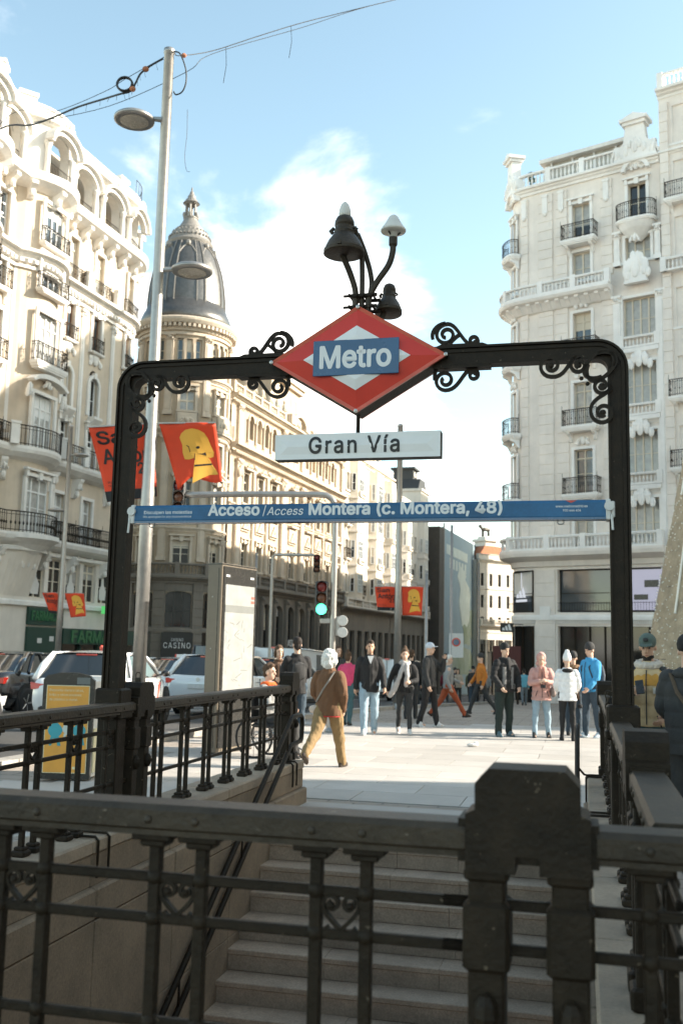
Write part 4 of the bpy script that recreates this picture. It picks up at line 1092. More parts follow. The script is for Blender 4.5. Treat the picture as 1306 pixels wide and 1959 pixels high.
    for x in lc_:
        for o in (-1.02, 1.02): f.put('column', cached('colA', colm), x + o, .30, 24.05)
        b = MB()
        for k in range(14):
            a0, a1 = pi * k / 14, pi * (k + 1) / 14
            b.prism([(.98 * cos(a0), .62 * sin(a0)), (1.22 * cos(a0), .86 * sin(a0)), (1.22 * cos(a1), .86 * sin(a1)), (.98 * cos(a1), .62 * sin(a1))], .1, .42, 'y')
            b.prism([(1.22 * cos(a0), .86 * sin(a0)), (1.36 * cos(a0), 1.0 * sin(a0)), (1.36 * cos(a1), 1.0 * sin(a1)), (1.22 * cos(a1), .86 * sin(a1))], .1, .62, 'y')
        f.put('hood', b.mesh('hood', 'trimA'), x, 0, 25.88)
        b = MB(); crest(b, 0, .3, .1, .7, .6, 10); f.put('ornament', b.mesh('ornament', 'trimA'), x, .2, 26.7)
        b = MB()
        for zz, r in ((.8, .02), (.1, .014)): b.tube([(-.85, .05, zz), (.85, .05, zz)], r, 4)
        for k in range(14): b.tube([(-.85 + k * .13, .05, 0), (-.85 + k * .13, .05, .8)], .011, 4, caps=False)
        f.put('balcony_railing', cached('logrA', lambda: b.mesh('balcony_railing', 'iron')), x, .12, 24.05)
    f.cornice(x0, x1, 27.05, .45, .55); f.band(x0, x1, [(-.4, 27.05), (.12, 27.05), (.12, 27.55), (.2, 27.6), (.2, 27.72), (-.4, 27.72)], 'trimA', 'parapet')
    for x in (16.6, 22.4, 25.8, 28.4, 31.2): b = MB(); b.box(-.42, .42, -.3, .3, 0, 1.1); b.box(-.48, .48, -.36, .36, .95, 1.15); f.put('chimney', b.mesh('chimney', 'trimA'), x, -.2, 27.0)
    b = MB(); b.tube([f.P(x, .25, 28.5) for x in f.xs(10.5, 15.6)], .02, 4)
    for x in f.xs(10.5, 15.6): b.tube([f.P(x, .25, 27.7), f.P(x, .25, 28.5)], .012, 4)
    struct(b.build('roof_railing', 'iron', root), 'stuff')
    # first floor: broad windows with posters, then the shops
    h1 = [(x - .62, x + .62, 3.75, 5.75) for x in (13.2, 14.75, 16.3, 17.85, 19.4, 20.95, 22.5)] + [(x - .6, x + .6, 3.75, 5.75) for x in (27.0, 31.8, 33.4)]
    h0 = [(12.6, 22.9, -2.2, 2.0), (26.2, 28, -2.2, 2.6), (31.0, 34.5, -2.2, 2.6)]
    f.wall(x0, x1, -2.4, 6.05, h1 + h0, 'stoneE', .3)
    for h in h1: f.window((h[0] + h[1]) / 2, 3.75, 1.24, 2.0, 2, .78, pane='glass_dark', frame='cream_paint')
    rr = random.Random(4)
    for x in (16.3, 19.4, 22.5):
        b = MB(); b.prism([(-.35, 0), (.25, 0), (.3, .5), (.12, .8), (.1, 1.15), (-.12, 1.2), (-.15, .85), (-.4, .5)], 0, .01, 'y'); f.put('poster_figure', b.mesh('poster_figure', 'plastic_white'), x, -.16, 3.95)
    f.course(x0, x1, 3.35, .25, .16); f.course(x0, x1, 5.85, .2, .2)
    b = MB(); b.box(12.6, 22.9, -.28, -.24, -2.2, 2.0); b.build('shop_glass', 'glass_dark', root)
    for x in (14.6, 16.4, 18.2, 20.0, 21.7): b = MB(); b.box(x - .09, x + .09, -.26, -.1, -2.2, 2.0); b.build('shop_pillar', 'shop_green', root)
    b = MB(); b.box(20.3, 23.2, .02, .16, 2.45, 3.3); b.build('shop_fascia', 'shop_green', root); lettering(root, 'FARMACIA', 20.45, 23.0, 2.65, 3.15, .17, 'green_letter', .01)
    b = MB(); b.box(20.3, 23.2, .02, .14, 1.1, 2.35); b.build('shop_fascia', 'shop_green', root)
    b = MB(); b.box(12.7, 20.2, .02, .15, 1.55, 2.35); b.build('shop_fascia', 'shop_green', root); lettering(root, 'FARMACIA', 14.0, 19.5, 1.62, 2.28, .16, 'green_letter', .015)
    for x, z in ((22.2, 1.7), (21.2, 1.8)): b = MB(); b.box(x - .18, x + .18, .14, .15, z - .12, z + .12); b.build('shop_notice', 'plastic_white', root)
    b = MB(); b.boxc(0, 0, 0, .18, 1.2, .42); b.boxc(0, 0, 0, .17, .42, 1.2); b.build('cross_sign', 'green_cross', root, (16.9, .9, 3.4))
    f.roofbox(14.6, x1, -16, -1.9, 27.0); f.roofbox(17.0, x1, -1.85, -.4, 23.3)
bldA()

# ------------------------------------------------------------------ casino building: domed corner tower and arcaded wing
def bldC():
    root = left_root('stone casino building with a grey domed corner tower and arcaded upper floors')
    cx, cy, R = 3.87, -2.21, 3.1; A0 = rad(33)
    def bend(u, y, z): a = A0 - u / R; return (cx + (R + y) * cos(a), cy + (R + y) * sin(a), z)
    f = Facade(root, bend, .35, 5); f.trim = 'trimC'; f.frame = 'cream_paint'
    BW = rad(47) * R                      # arc between bays
    U0, U1 = -2.05 * BW, 2.2 * BW
    bays = [-2 * BW + 0.0, -BW, 0, BW, 2 * BW]
    H = []
    for u in bays:
        H += [(u - .85, u + .85, 2.75, 5.05, .3), (u - .55, u + .55, 6.75, 8.35), (u - .5, u + .5, 10.3, 12.2), (u - .45, u + .45, 13.3, 14.9), (u - .5, u + .5, 16.95, 18.3), (u - .95, u + .95, -3, 2.45)]
        for o in (-.62, 0, .62): H.append((u + o - .2, u + o + .2, 20.35, 21.8))
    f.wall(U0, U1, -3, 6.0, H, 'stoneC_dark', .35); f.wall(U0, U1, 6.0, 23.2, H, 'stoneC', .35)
    for u in bays:
        f.window(u, 2.75, 1.7, 2.3, 3, 0, pane='glass_dark', frame='shop_black', y=-.25); f.window(u, 6.75, 1.1, 1.6, 2, .7, pane='glass_dark', surround=2); f.window(u, 10.3, 1.0, 1.9, 2, .7, surround=3, pane='glass_win'); f.window(u, 13.3, .9, 1.6, 2, .7, surround=1, pane='glass_dark'); f.window(u, 16.95, 1.0, 1.35, 2, .5, surround=2, pane='curtain')
        for o in (-.62, 0, .62): f.window(u + o, 20.35, .4, 1.45, 1, 0, pane='glass_win')
        for o in (-.31, .31): f.pilaster(u + o, 19.9, 21.5, .16, .08, cap=False, name='colonnette')
        b = MB(); b.box(-.75, .75, .0, .42, 0, .12); b.box(-.75, .75, .34, .42, .1, .95); b.box(-.75, -.62, 0, .42, .1, .95); b.box(.62, .75, 0, .42, .1, .95); crest(b, 0, .38, .2, 1.0, .5, 9); b.prism([(-.03, 0), (.36, 0), (.3, -.15), (-.03, -.5)], -.5, .5, 'x'); f.put('balcony', b.mesh('balcony', 'trimC'), u, 0, 15.75)
        f.pilaster(u + BW / 2, 16.6, 22.1, .5, .14); f.pilaster(u + BW / 2, 7.0, 15.2, .5, .12)
        f.pilaster(u + BW / 2, -2.6, 5.6, .75, .1, 'stoneC_dark', courses=.55)
        b = MB(); b.box(-.95, .95, -.2, -.1, -3, 2.45); b.build if False else f.put('shop_front', b.mesh('shop_front', 'shop_black'), u, 0, 0)
    f.course(U0, U1, 2.45, .22, .12, 'stoneC_dark')
    f.cornice(U0, U1, 6.05, .5, .5, 'stoneC_dark'); f.balustrade(U0, U1, 6.05, .8, .3, 'stoneC_dark', .2, 1.6)
    f.cornice(U0, U1, 9.2, .3, .22); f.cornice(U0, U1, 15.75, .45, .4); f.dentils(U0, U1, 15.15, .1, .14, .2, .1); f.cornice(U0, U1, 19.3, .4, .3)
    f.course(U0, U1, 22.05, .2, .12); f.dentils(U0, U1, 22.55, .16, .22, .42, .13); f.band(U0, U1, [(-.3, 22.35), (.12, 22.35), (.14, 22.75), (.44, 22.8), (.55, 23.0), (.56, 23.15), (.3, 23.3), (-.3, 23.3)], 'trimC', 'cornice')
    # casino sign on the bay facing the street
    sg = f.put('casino_sign', None, -0.0, .0, 0); b = MB(); b.box(-1.0, 1.0, .02, .14, .75, 2.4); b.build('panel', 'shop_black', sg)
    for s_, w, z0, z1 in (('CASINO', .38, 1.86, 2.06), ('CASINO', .85, 1.42, 1.78), ('OPEN 24H', .9, .95, 1.1)):
        if s_ == 'OPEN 24H': continue
        me = text_mesh(s_, .3, 'textwhite', .01, spacing=1.2); fit_text(me, -w, w, z0, z1, 0); obj('lettering', me, sg, (0, .16, 0), pi)
    # dome
    d = MB(); d.smooth = True
    prof = [(2.95, 23.2), (2.90, 23.9), (2.72, 24.0), (2.72, 24.6), (2.70, 25.3), (2.60, 26.25), (2.42, 27.2), (2.15, 28.05), (1.9, 28.65), (1.55, 29.35), (1.3, 29.9)]
    d.lathe(prof, 48, (cx, cy, 0)); dome = d.build('dome', 'lead', root, smooth=True)
    b = MB(); b.lathe([(3.25, 23.2), (3.1, 23.8), (2.95, 24.2), (2.86, 24.25), (2.74, 24.75), (2.7, 24.78), (2.6, 23.2)], 48, (cx, cy, 0)); b.build('gutter', 'lead', dome, smooth=True)
    b = MB(); b.lathe([(1.58, 29.3), (1.66, 29.5), (1.45, 29.75), (1.42, 29.95), (1.34, 30.0), (1.30, 30.25), (1.05, 30.4), (1.0, 30.65), (.8, 30.8), (.6, 31.15), (.5, 31.35), (.48, 31.5), (0, 31.5)], 32, (cx, cy, 0)); b.build('crown', 'lead_trim', dome, smooth=False)
    k = MB()
    for r_, z_, n in ((1.45, 29.95, 32), (1.22, 30.33, 28)):
        for i in range(n): a = 2 * pi * i / n; k.ball((cx + r_ * cos(a), cy + r_ * sin(a), z_), (.08, .08, .10), 6, 4)
    struct(k.build('beading', 'lead_trim', dome), 'stuff')
    for i in range(8):                    # ribs and framed panels
        a = A0 + rad(14) + i * pi / 4
        for off in (-.11, .11):
            b = MB(); b.tube([(cx + (r_ + .03) * cos(a + off), cy + (r_ + .03) * sin(a + off), z_) for r_, z_ in prof[3:10]], .05, 5); b.build('rib', 'lead_trim', dome)
        b = MB(); b.tube([(cx + (r_ + .03) * cos(a + o_), cy + (r_ + .03) * sin(a + o_), z_) for o_, r_, z_ in ((.11, 2.05, 28.25), (.24, 1.82, 28.75), (.39, 1.72, 28.95), (.55, 1.82, 28.75), (.675, 2.05, 28.25))], .06, 5); b.build('panel_head', 'lead_trim', dome)
        b = MB(); b.ball((cx + 1.75 * cos(a + pi / 8), cy + 1.75 * sin(a + pi / 8), 29.05), (.18, .18, .22), 7, 5); b.build('rib_crest', 'lead_trim', dome)
    b = MB()
    for r_, z_ in ((0.46, 31.4), (.44, 32.5)): b.lathe([(r_, z_), (r_ + .08, z_ + .06), (r_ + .08, z_ + .14), (r_, z_ + .2)], 14, (cx, cy, 0))
    for i in range(6): a = 2 * pi * i / 6 + .3; b.tube([(cx + .36 * cos(a), cy + .36 * sin(a), 31.5), (cx + .36 * cos(a), cy + .36 * sin(a), 32.55)], .085, 6); b.ball((cx + .5 * cos(a), cy + .5 * sin(a), 31.7), (.12, .12, .22), 6, 4)
    b.lathe([(.60, 32.62), (.48, 32.74), (.40, 32.9), (.30, 33.0), (.28, 33.15), (.18, 33.3), (.12, 33.5), (.05, 33.6), (.07, 33.7), (.03, 33.85), (0, 33.9)], 14, (cx, cy, 0)); b.build('lantern', 'lead_trim', dome)
    # ---- the wing along the avenue (x = -t)
    g = Facade(root, None, .6, 8); g.trim = 'trimC'; g.frame = 'cream_paint'
    xa, xb = -25.4, .6
    c1 = [-2.3, -5.05, -7.8]; c2 = [-12.0]; c3 = [-15.6, -18.4, -21.2, -23.9]
    allc = c1 + c2 + c3
    H = []
    for x in allc: H += [(x - .55, x + .55, 7.2, 9.1), (x - .5, x + .5, 12.0, 14.2)]
    ar = [-3.0 - 1.52 * k for k in range(4)] + [-15.3 - 1.72 * k for k in range(5)] + [-11.3, -12.7]
    H += [(x - .48, x + .48, 16.35, 18.7, 1) for x in ar]
    g.wall(xa, xb, 6.0, 19.4, H, 'stoneC', .4)
    G0 = [(x - .85, x + .85, -3.5, 4.9, .9) for x in (-2.0, -4.6, -7.2, -9.8, -12.4, -15.0, -17.6, -20.2, -22.8)]
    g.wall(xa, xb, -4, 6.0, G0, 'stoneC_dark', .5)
    for h in G0:
        x = (h[0] + h[1]) / 2
        g.window(x, 1.6, 1.7, 3.3, 3, .0, pane='glass_dark', frame='shop_black', y=-.4); b = MB(); b.box(x - .85, x + .85, -.45, -.3, -3.5, 1.6); b.build('shop_front', 'shop_black', root)
        g.pilaster(x + 1.3, -3.5, 5.4, .5, .2, 'stoneC_dark')
    for i, x in enumerate(allc):
        g.window(x, 7.2, 1.1, 1.9, 2, .7, pane='glass_dark', surround=2); g.window(x, 12.0, 1.0, 2.2, 2, .72, pane=('glass_dark', 'glass_win')[i % 2], surround=1)
        b = MB(); b.prism([(-.75, 0), (.75, 0), (.75, 1.35), (-.75, 1.35)], -.02, .12, 'y'); b.prism([(-.7, .15), (.7, .15), (0, 1.0)], .1, .26, 'y'); crest(b, 0, .16, .2, .7, .6, 10); b.box(-.85, .85, -.02, .4, 1.35, 1.5); g.put('carved_panel', b.mesh('carved_panel', 'trimC'), x, 0, 9.95)
        b = MB(); b.box(-.8, .8, -.02, .45, 0, .12); crest(b, 0, .3, .1, 1.0, .45, 8); g.put('window_crest', b.mesh('window_crest', 'trimC'), x, 0, 14.4)
    for x in ar:
        g.window(x, 16.35, .96, 1.85, 1, 0, pane='glass_dark', y=-.35, arch=0)
        b = MB()
        for k in range(10):
            a0, a1 = pi * k / 10, pi * (k + 1) / 10
            b.prism([(.48 * cos(a0), .48 * sin(a0)), (.62 * cos(a0), .62 * sin(a0)), (.62 * cos(a1), .62 * sin(a1)), (.48 * cos(a1), .48 * sin(a1))], 0, .09, 'y')
        g.put('arch_moulding', cached('archC', lambda: b.mesh('arch_moulding', 'trimC')), x, 0, 18.22)
        b = MB(); b.box(-.5, .5, -.3, .05, 0, .5); g.put('parapet', cached('archpar', lambda: b.mesh('parapet', 'trimC')), x, 0, 16.35)
    def colc(): b = MB(); b.smooth = True; b.lathe([(.13, 0), (.10, .1), (.095, 1.5), (.15, 1.62), (.15, 1.7)], 10); return b.mesh('column', 'trimC')
    for k in range(5): g.put('column', cached('colc', colc), -3.0 + .76 - 1.52 * k, .1, 16.6)
    for k in range(6): g.put('column', cached('colc', colc), -15.3 + .86 - 1.72 * k, .1, 16.6)
    for x in (-.7, -9.6, -14.0, -24.9):
        g.pilaster(x, 7.1, 15.0, .8, .25); g.pilaster(x, 16.2, 19.0, .7, .2)
        b = MB(); crest(b, 0, .3, 0, .9, 1.0, 12); g.put('ornament', b.mesh('ornament', 'trimC'), x, 0, 13.6)
    for x in (-3.7, -6.4, -16.9, -19.8, -22.5): g.pilaster(x, 7.1, 15.0, .4, .16)
    g.cornice(xa, xb, 6.05, .5, .5, 'stoneC_dark'); g.balustrade(xa, xb, 6.05, .85, .3, 'stoneC_dark', .26, 2.6)
    g.cornice(xa, xb, 11.75, .25, .2); g.dentils(xa, xb, 15.3, .16, .2, .42, .16); g.cornice(xa, xb, 16.05, .55, .65); g.dentils(xa, xb, 19.0, .14, .16, .3, .14); g.cornice(xa, xb, 19.65, .5, .55)
    g.balustrade(-9.4, xb, 19.65, .8, .1, 'trimC', .3, 1.6); g.balustrade(xa, -14.4, 19.65, .8, .1, 'trimC', .3, 1.7)
    for x in [-1.6 - 1.55 * k for k in range(6)]: b = MB(); b.ball((0, 0, .35), (.2, .2, .4), 8, 6); b.ball((0, 0, .85), (.13, .13, .16), 7, 5); crest(b, 0, .05, 0, .6, .5, 7); g.put('roof_statue', b.mesh('roof_statue', 'trimC'), x, .1, 20.45)
    # attic pavilion
    at = Facade(root, None); at.trim = 'trimC'; at.frame = 'cream_paint'
    at.wall(-15.6, -8.9, 19.6, 23.4, [(x - .4, x + .4, 21.0, 22.6) for x in (-10.2, -11.5, -13.0, -14.3)], 'stoneC', y=-.9, name='attic_wall')
    for x in (-10.2, -11.5, -13.0, -14.3): at.window(x, 21.0, .8, 1.6, 2, 0, pane='glass_dark', y=-1.1)
    b = MB(); b.box(-15.8, -8.7, -5, -.6, 23.4, 23.75); b.box(-15.95, -8.5, -5.1, -.4, 23.75, 23.95); b.build('attic_cornice', 'trimC', root); at.dentils(-15.8, -8.7, 23.2, .14, .18, -.62, .14) if False else None
    b = MB(); b.box(-15.6, -8.9, -6, -.92, 19.5, 23.4); b.build('attic_body', 'stoneC', root)
    b = MB()
    for k in range(14):
        a0, a1 = pi * k / 14, pi * (k + 1) / 14
        b.prism([(1.3 * cos(a0), .95 * sin(a0)), (1.65 * cos(a0), 1.25 * sin(a0)), (1.65 * cos(a1), 1.25 * sin(a1)), (1.3 * cos(a1), .95 * sin(a1))], -.3, .55, 'y')
    b.box(-2.2, -1.2, -.3, .55, 0, .8); b.box(1.2, 2.2, -.3, .55, 0, .8); b.prism([(1.3 * cos(pi * k / 14), .95 * sin(pi * k / 14)) for k in range(15)], -.3, .15, 'y'); crest(b, 0, .2, .1, 1.6, .8, 13); b.build('curved_pediment', 'trimC', root, (-12.0, .1, 19.65))
    me = text_mesh('CASINO', .5, 'textwhite', .02); fit_text(me, -1.3, 1.3, .0, .55, 0); obj('lettering', me, root, (-12.4, .12, 1.7), pi)
    for x in (-16.3, -18.9): b = MB(); b.box(x - 1.1, x + 1.1, .22, .3, -1.2, .9); b.build('shop_panel', 'hoarding', root); 
    b = MB(); b.box(xa, .9, -14, -.5, -4, 19.5); b.build('body', 'stoneC', root)
    b = MB(); b.lathe([(R - .4, -4), (R - .4, 23.2)], 24, (cx, cy, 0)); b.build('tower_core', 'stoneC', root)
    b = MB(); b.box(.9, 4.2, -14, -4.6, -4, 19.0); b.build('body', 'stoneC', root)
    # flag over the balustrade
bldC()

# ------------------------------------------------------------------ D, E: paler blocks further along, mural hoarding, far white block
def slab_block(label, xa, xb, zt, m, seed, bayx=(), floors=None, pitch=2.6, trim='stoneE', win=(.95, 1.75), z0=6.6, dz=3.3, balc=.3, ground='stoneC_dark', bdepth=.8, frame='white_paint', root=None, sur=1):
    """a plainer block on the avenue from x=xb (near) to x=xa (far); bayx = projecting bays (centre, width)"""
    root = root or left_root(label)
    f = Facade(root, None, .6, seed); f.trim = trim; f.frame = frame; f.panes = ['glass_win', 'glass_dark', 'glass_dark', 'curtain']
    zs = []; z = z0 + .45
    while z + win[1] < zt - .4: zs.append(z); z += dz
    n = max(1, int((xb - xa) / pitch)); xs = [xa + (xb - xa) * (i + .5) / n for i in range(n)]
    inb = lambda x: next((b for b in bayx if abs(x - b[0]) < b[1] / 2), None)
    H = [(x - win[0] / 2, x + win[0] / 2, z, z + win[1]) for x in xs for z in zs if not inb(x)]
    f.wall(xa, xb, 5.6, zt, H, m); rnd = random.Random(seed)
    for x in xs:
        for z in zs:
            if inb(x): continue
            f.window(x, z, win[0], win[1], 2, .72, surround=sur, pane='glass_dark' if not sur else None)
            if rnd.random() < balc: f.balcony(x, z - .08, win[0] + .7, .4)
    for bx_, bw in bayx:
        p = bdepth; c = .45
        pl = [(bx_ - bw / 2, -.05), (bx_ - bw / 2 + c, p), (bx_ + bw / 2 - c, p), (bx_ + bw / 2, -.05)]
        b = MB(); b.prism(pl, 6.3, zt - .6); b.build('bay', m, root)
        for z in zs:
            b = MB(); b.prism([(bx_ + (px - bx_) * 1.06, py + .08) for px, py in pl], z - .75, z - .55); b.build('bay_course', trim, root)
            w2 = bw - 2 * c - .3
            f.window(bx_, z, min(1.5, w2), win[1], 3 if w2 > 1.2 else 2, .72, surround=1, y=p + .05)
            for sg in (-1, 1):
                o = f.window(bx_ + sg * (bw / 2 - c / 2), z, .42, win[1], 1, 0, y=p / 2 + .06); o.rotation_euler = (0, 0, -sg * math.atan2(p, c))
            if rnd.random() < .5: f.balustrade(bx_ - .8, bx_ + .8, z - .55, .5, p + .1, trim, .22, 3)
    f.cornice(xa, xb, zt + .05, .5, .5); f.band(xa, xb, [(-.4, zt), (.1, zt), (.1, zt + .7), (.2, zt + .75), (.2, zt + .85), (-.4, zt + .85)], trim, 'parapet')
    for z in zs[1::2]: f.course(xa, xb, z - .5, .18, .1)
    # ground floor
    gh = [(x - .8, x + .8, -6, 3.4) for x in xs]
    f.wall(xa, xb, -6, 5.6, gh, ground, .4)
    for h in gh: b = MB(); b.box(h[0], h[1], -.4, -.3, -6, 3.4); b.build('shop_front', rnd.choice(['shop_black', 'glass_dark']), root)
    f.cornice(xa, xb, 5.6, .4, .7, ground); f.balustrade(xa + .2, xb - .2, 5.6, .85, .5, trim, .3, 2.4)
    b = MB(); b.box(xa, xb, -14, -.5, -6, zt - .05); b.build('body', m, root)
    return root, f
r, f = slab_block('pale cream apartment block with tall projecting window bays beyond the casino', -43.5, -25.6, 20.6, 'stoneD', 21, [(-29.0, 3.2), (-36.0, 3.4), (-41.5, 2.6)], pitch=2.3)
b = MB(); b.box(-43, -33, -8, -1.2, 20.5, 23.6); b.build('penthouse', 'stoneD', r); Facade(r).cornice(-43, -33, 23.6, .3, -.9)
for x in (-41.5, -39.5, -37.2, -35.0):
    b = MB(); b.box(x - .45, x + .45, -1.25, -1.14, 21.2, 22.9); b.build('window', 'glass_dark', r)
r, f = slab_block('white building with small turret between the bay block and the painted hoarding', -60.8, -43.7, 18.6, 'stoneE', 33, [(-49, 2.8), (-57.5, 3.0)], pitch=2.2)
b = MB(); b.box(-61.5, -57.2, -5, .1, 18.6, 21.6); b.box(-61.7, -57, -5.2, .3, 21.6, 21.9); b.build('turret', 'stoneE', r)
b = MB(); b.prism([(-61.6, 21.9), (-57.1, 21.9), (-58.1, 23.3), (-60.6, 23.3)], -4.6, -.2, 'y'); b.box(-60.5, -58.2, -3.8, -1.2, 23.3, 24.6); b.box(-60.8, -57.9, -4.1, -.9, 24.6, 24.85); b.build('turret_roof', 'roof_dark', r)
for x in (-60.0, -58.8): b = MB(); b.lathe([(.0, 0), (.35, 0), (.35, .05)], 12, (x, -1.15, 23.95), axis='y'); b.build('oculus', 'stoneE', r)
# scaffolded block under a printed sheet
mr_ = left_root('scaffolded building wrapped in a blue grey printed sheet with pale figures')
b = MB(); b.box(-92.0, -64.5, -12, 0.0, -8, 17.9); b.build('body', 'stoneC_dark', mr_)
b = MB(); b.box(-64.4, -61.6, -10, 1.6, -8, 17.6); b.build('scaffold_side', 'scaffold_net', mr_)
b = MB(); b.box(-92.0, -64.6, 1.2, 1.35, -6, 17.9); sh = b.build('printed_sheet', 'mural_blue', mr_)
rnd = random.Random(9)
def blob(x, z, w, h, m, nm):
    pts = [(x + w / 2 * cos(a) * (.75 + .45 * rnd.random()), z + h / 2 * sin(a) * (.75 + .45 * rnd.random())) for a in [2 * pi * k / 16 for k in range(16)]]
    b = MB(); b.prism(pts, 1.355 + rnd.random() * .02, 1.385 + rnd.random() * .02, 'y'); return b.build(nm, m, sh)
blob(-80, 8.6, 9, 7, 'mural_pale', 'print_figure'); blob(-82, 4.6, 7, 5, 'mural_green', 'print_figure'); blob(-86.5, 5.5, 6, 5, 'mural_green', 'print_figure'); blob(-78, 12.0, 6, 3, 'mural_pale', 'print_figure'); blob(-79, 0, 24, 4, 'mural_green', 'print_figure')
b = MB(); b.box(-82, -67, 1.355, 1.38, 14.6, 15.9); b.build('print_band', 'mural_pale', sh)
for i in range(6): b = MB(); b.box(-70.5 - i * 2.1, -69.2 - i * 2.1, 1.355, 1.38, 12.8, 14.2); b.build('print_letter', 'mural_pale', sh)
for i in range(5): blob(-89.0, 14.6 - i * 1.7, 3.6, 1.4, 'mural_pale', 'print_letter')
for x in (-64.7, -91.9): b = MB(); b.tube([(x, 1.5, -6), (x, 1.5, 18.4)], .12, 6); b.build('scaffold_pole', 'galv', mr_)
# far white block
frt = thing('building', 'far white building with rows of narrow windows and a statue turret on its roof', 'building', (20.9, 151.0, 0), rad(-145))
r, f = slab_block('', -36, 0, 15.6, 'stoneE', 41, (), pitch=1.75, win=(.62, 1.9), balc=0, dz=3.3, root=frt, sur=0, z0=1.2, ground='stoneE', frame='shop_black')
b = MB(); b.prism([(-30, 16.4), (-1, 16.4), (-2, 17.8), (-28, 17.8)], -8, -.6, 'y'); b.build('tiled_roof', 'roof_tile', r)
b = MB(); b.box(-4.6, -2.4, -3.4, -.9, 16.3, 18.6); b.box(-4.9, -2.1, -3.7, -.6, 18.6, 19.0); b.box(-4.3, -2.7, -3, -1.3, 19.0, 19.4); b.build('turret', 'stoneE', r)
b = MB(); b.ball((-3.5, -2.1, 20.55), (1.05, .35, .34), 10, 6); b.ball((-2.4, -2.1, 20.95), (.36, .22, .3), 8, 5); b.tube([(-2.75, -2.1, 20.6), (-2.45, -2.1, 20.95)], .2, 6)
for x in (-2.8, -3.05, -4.0, -4.25): b.tube([(x, -2.1, 19.35), (x, -2.1, 20.45)], .11, 6)
b.build('roof_statue', 'bronze', r)

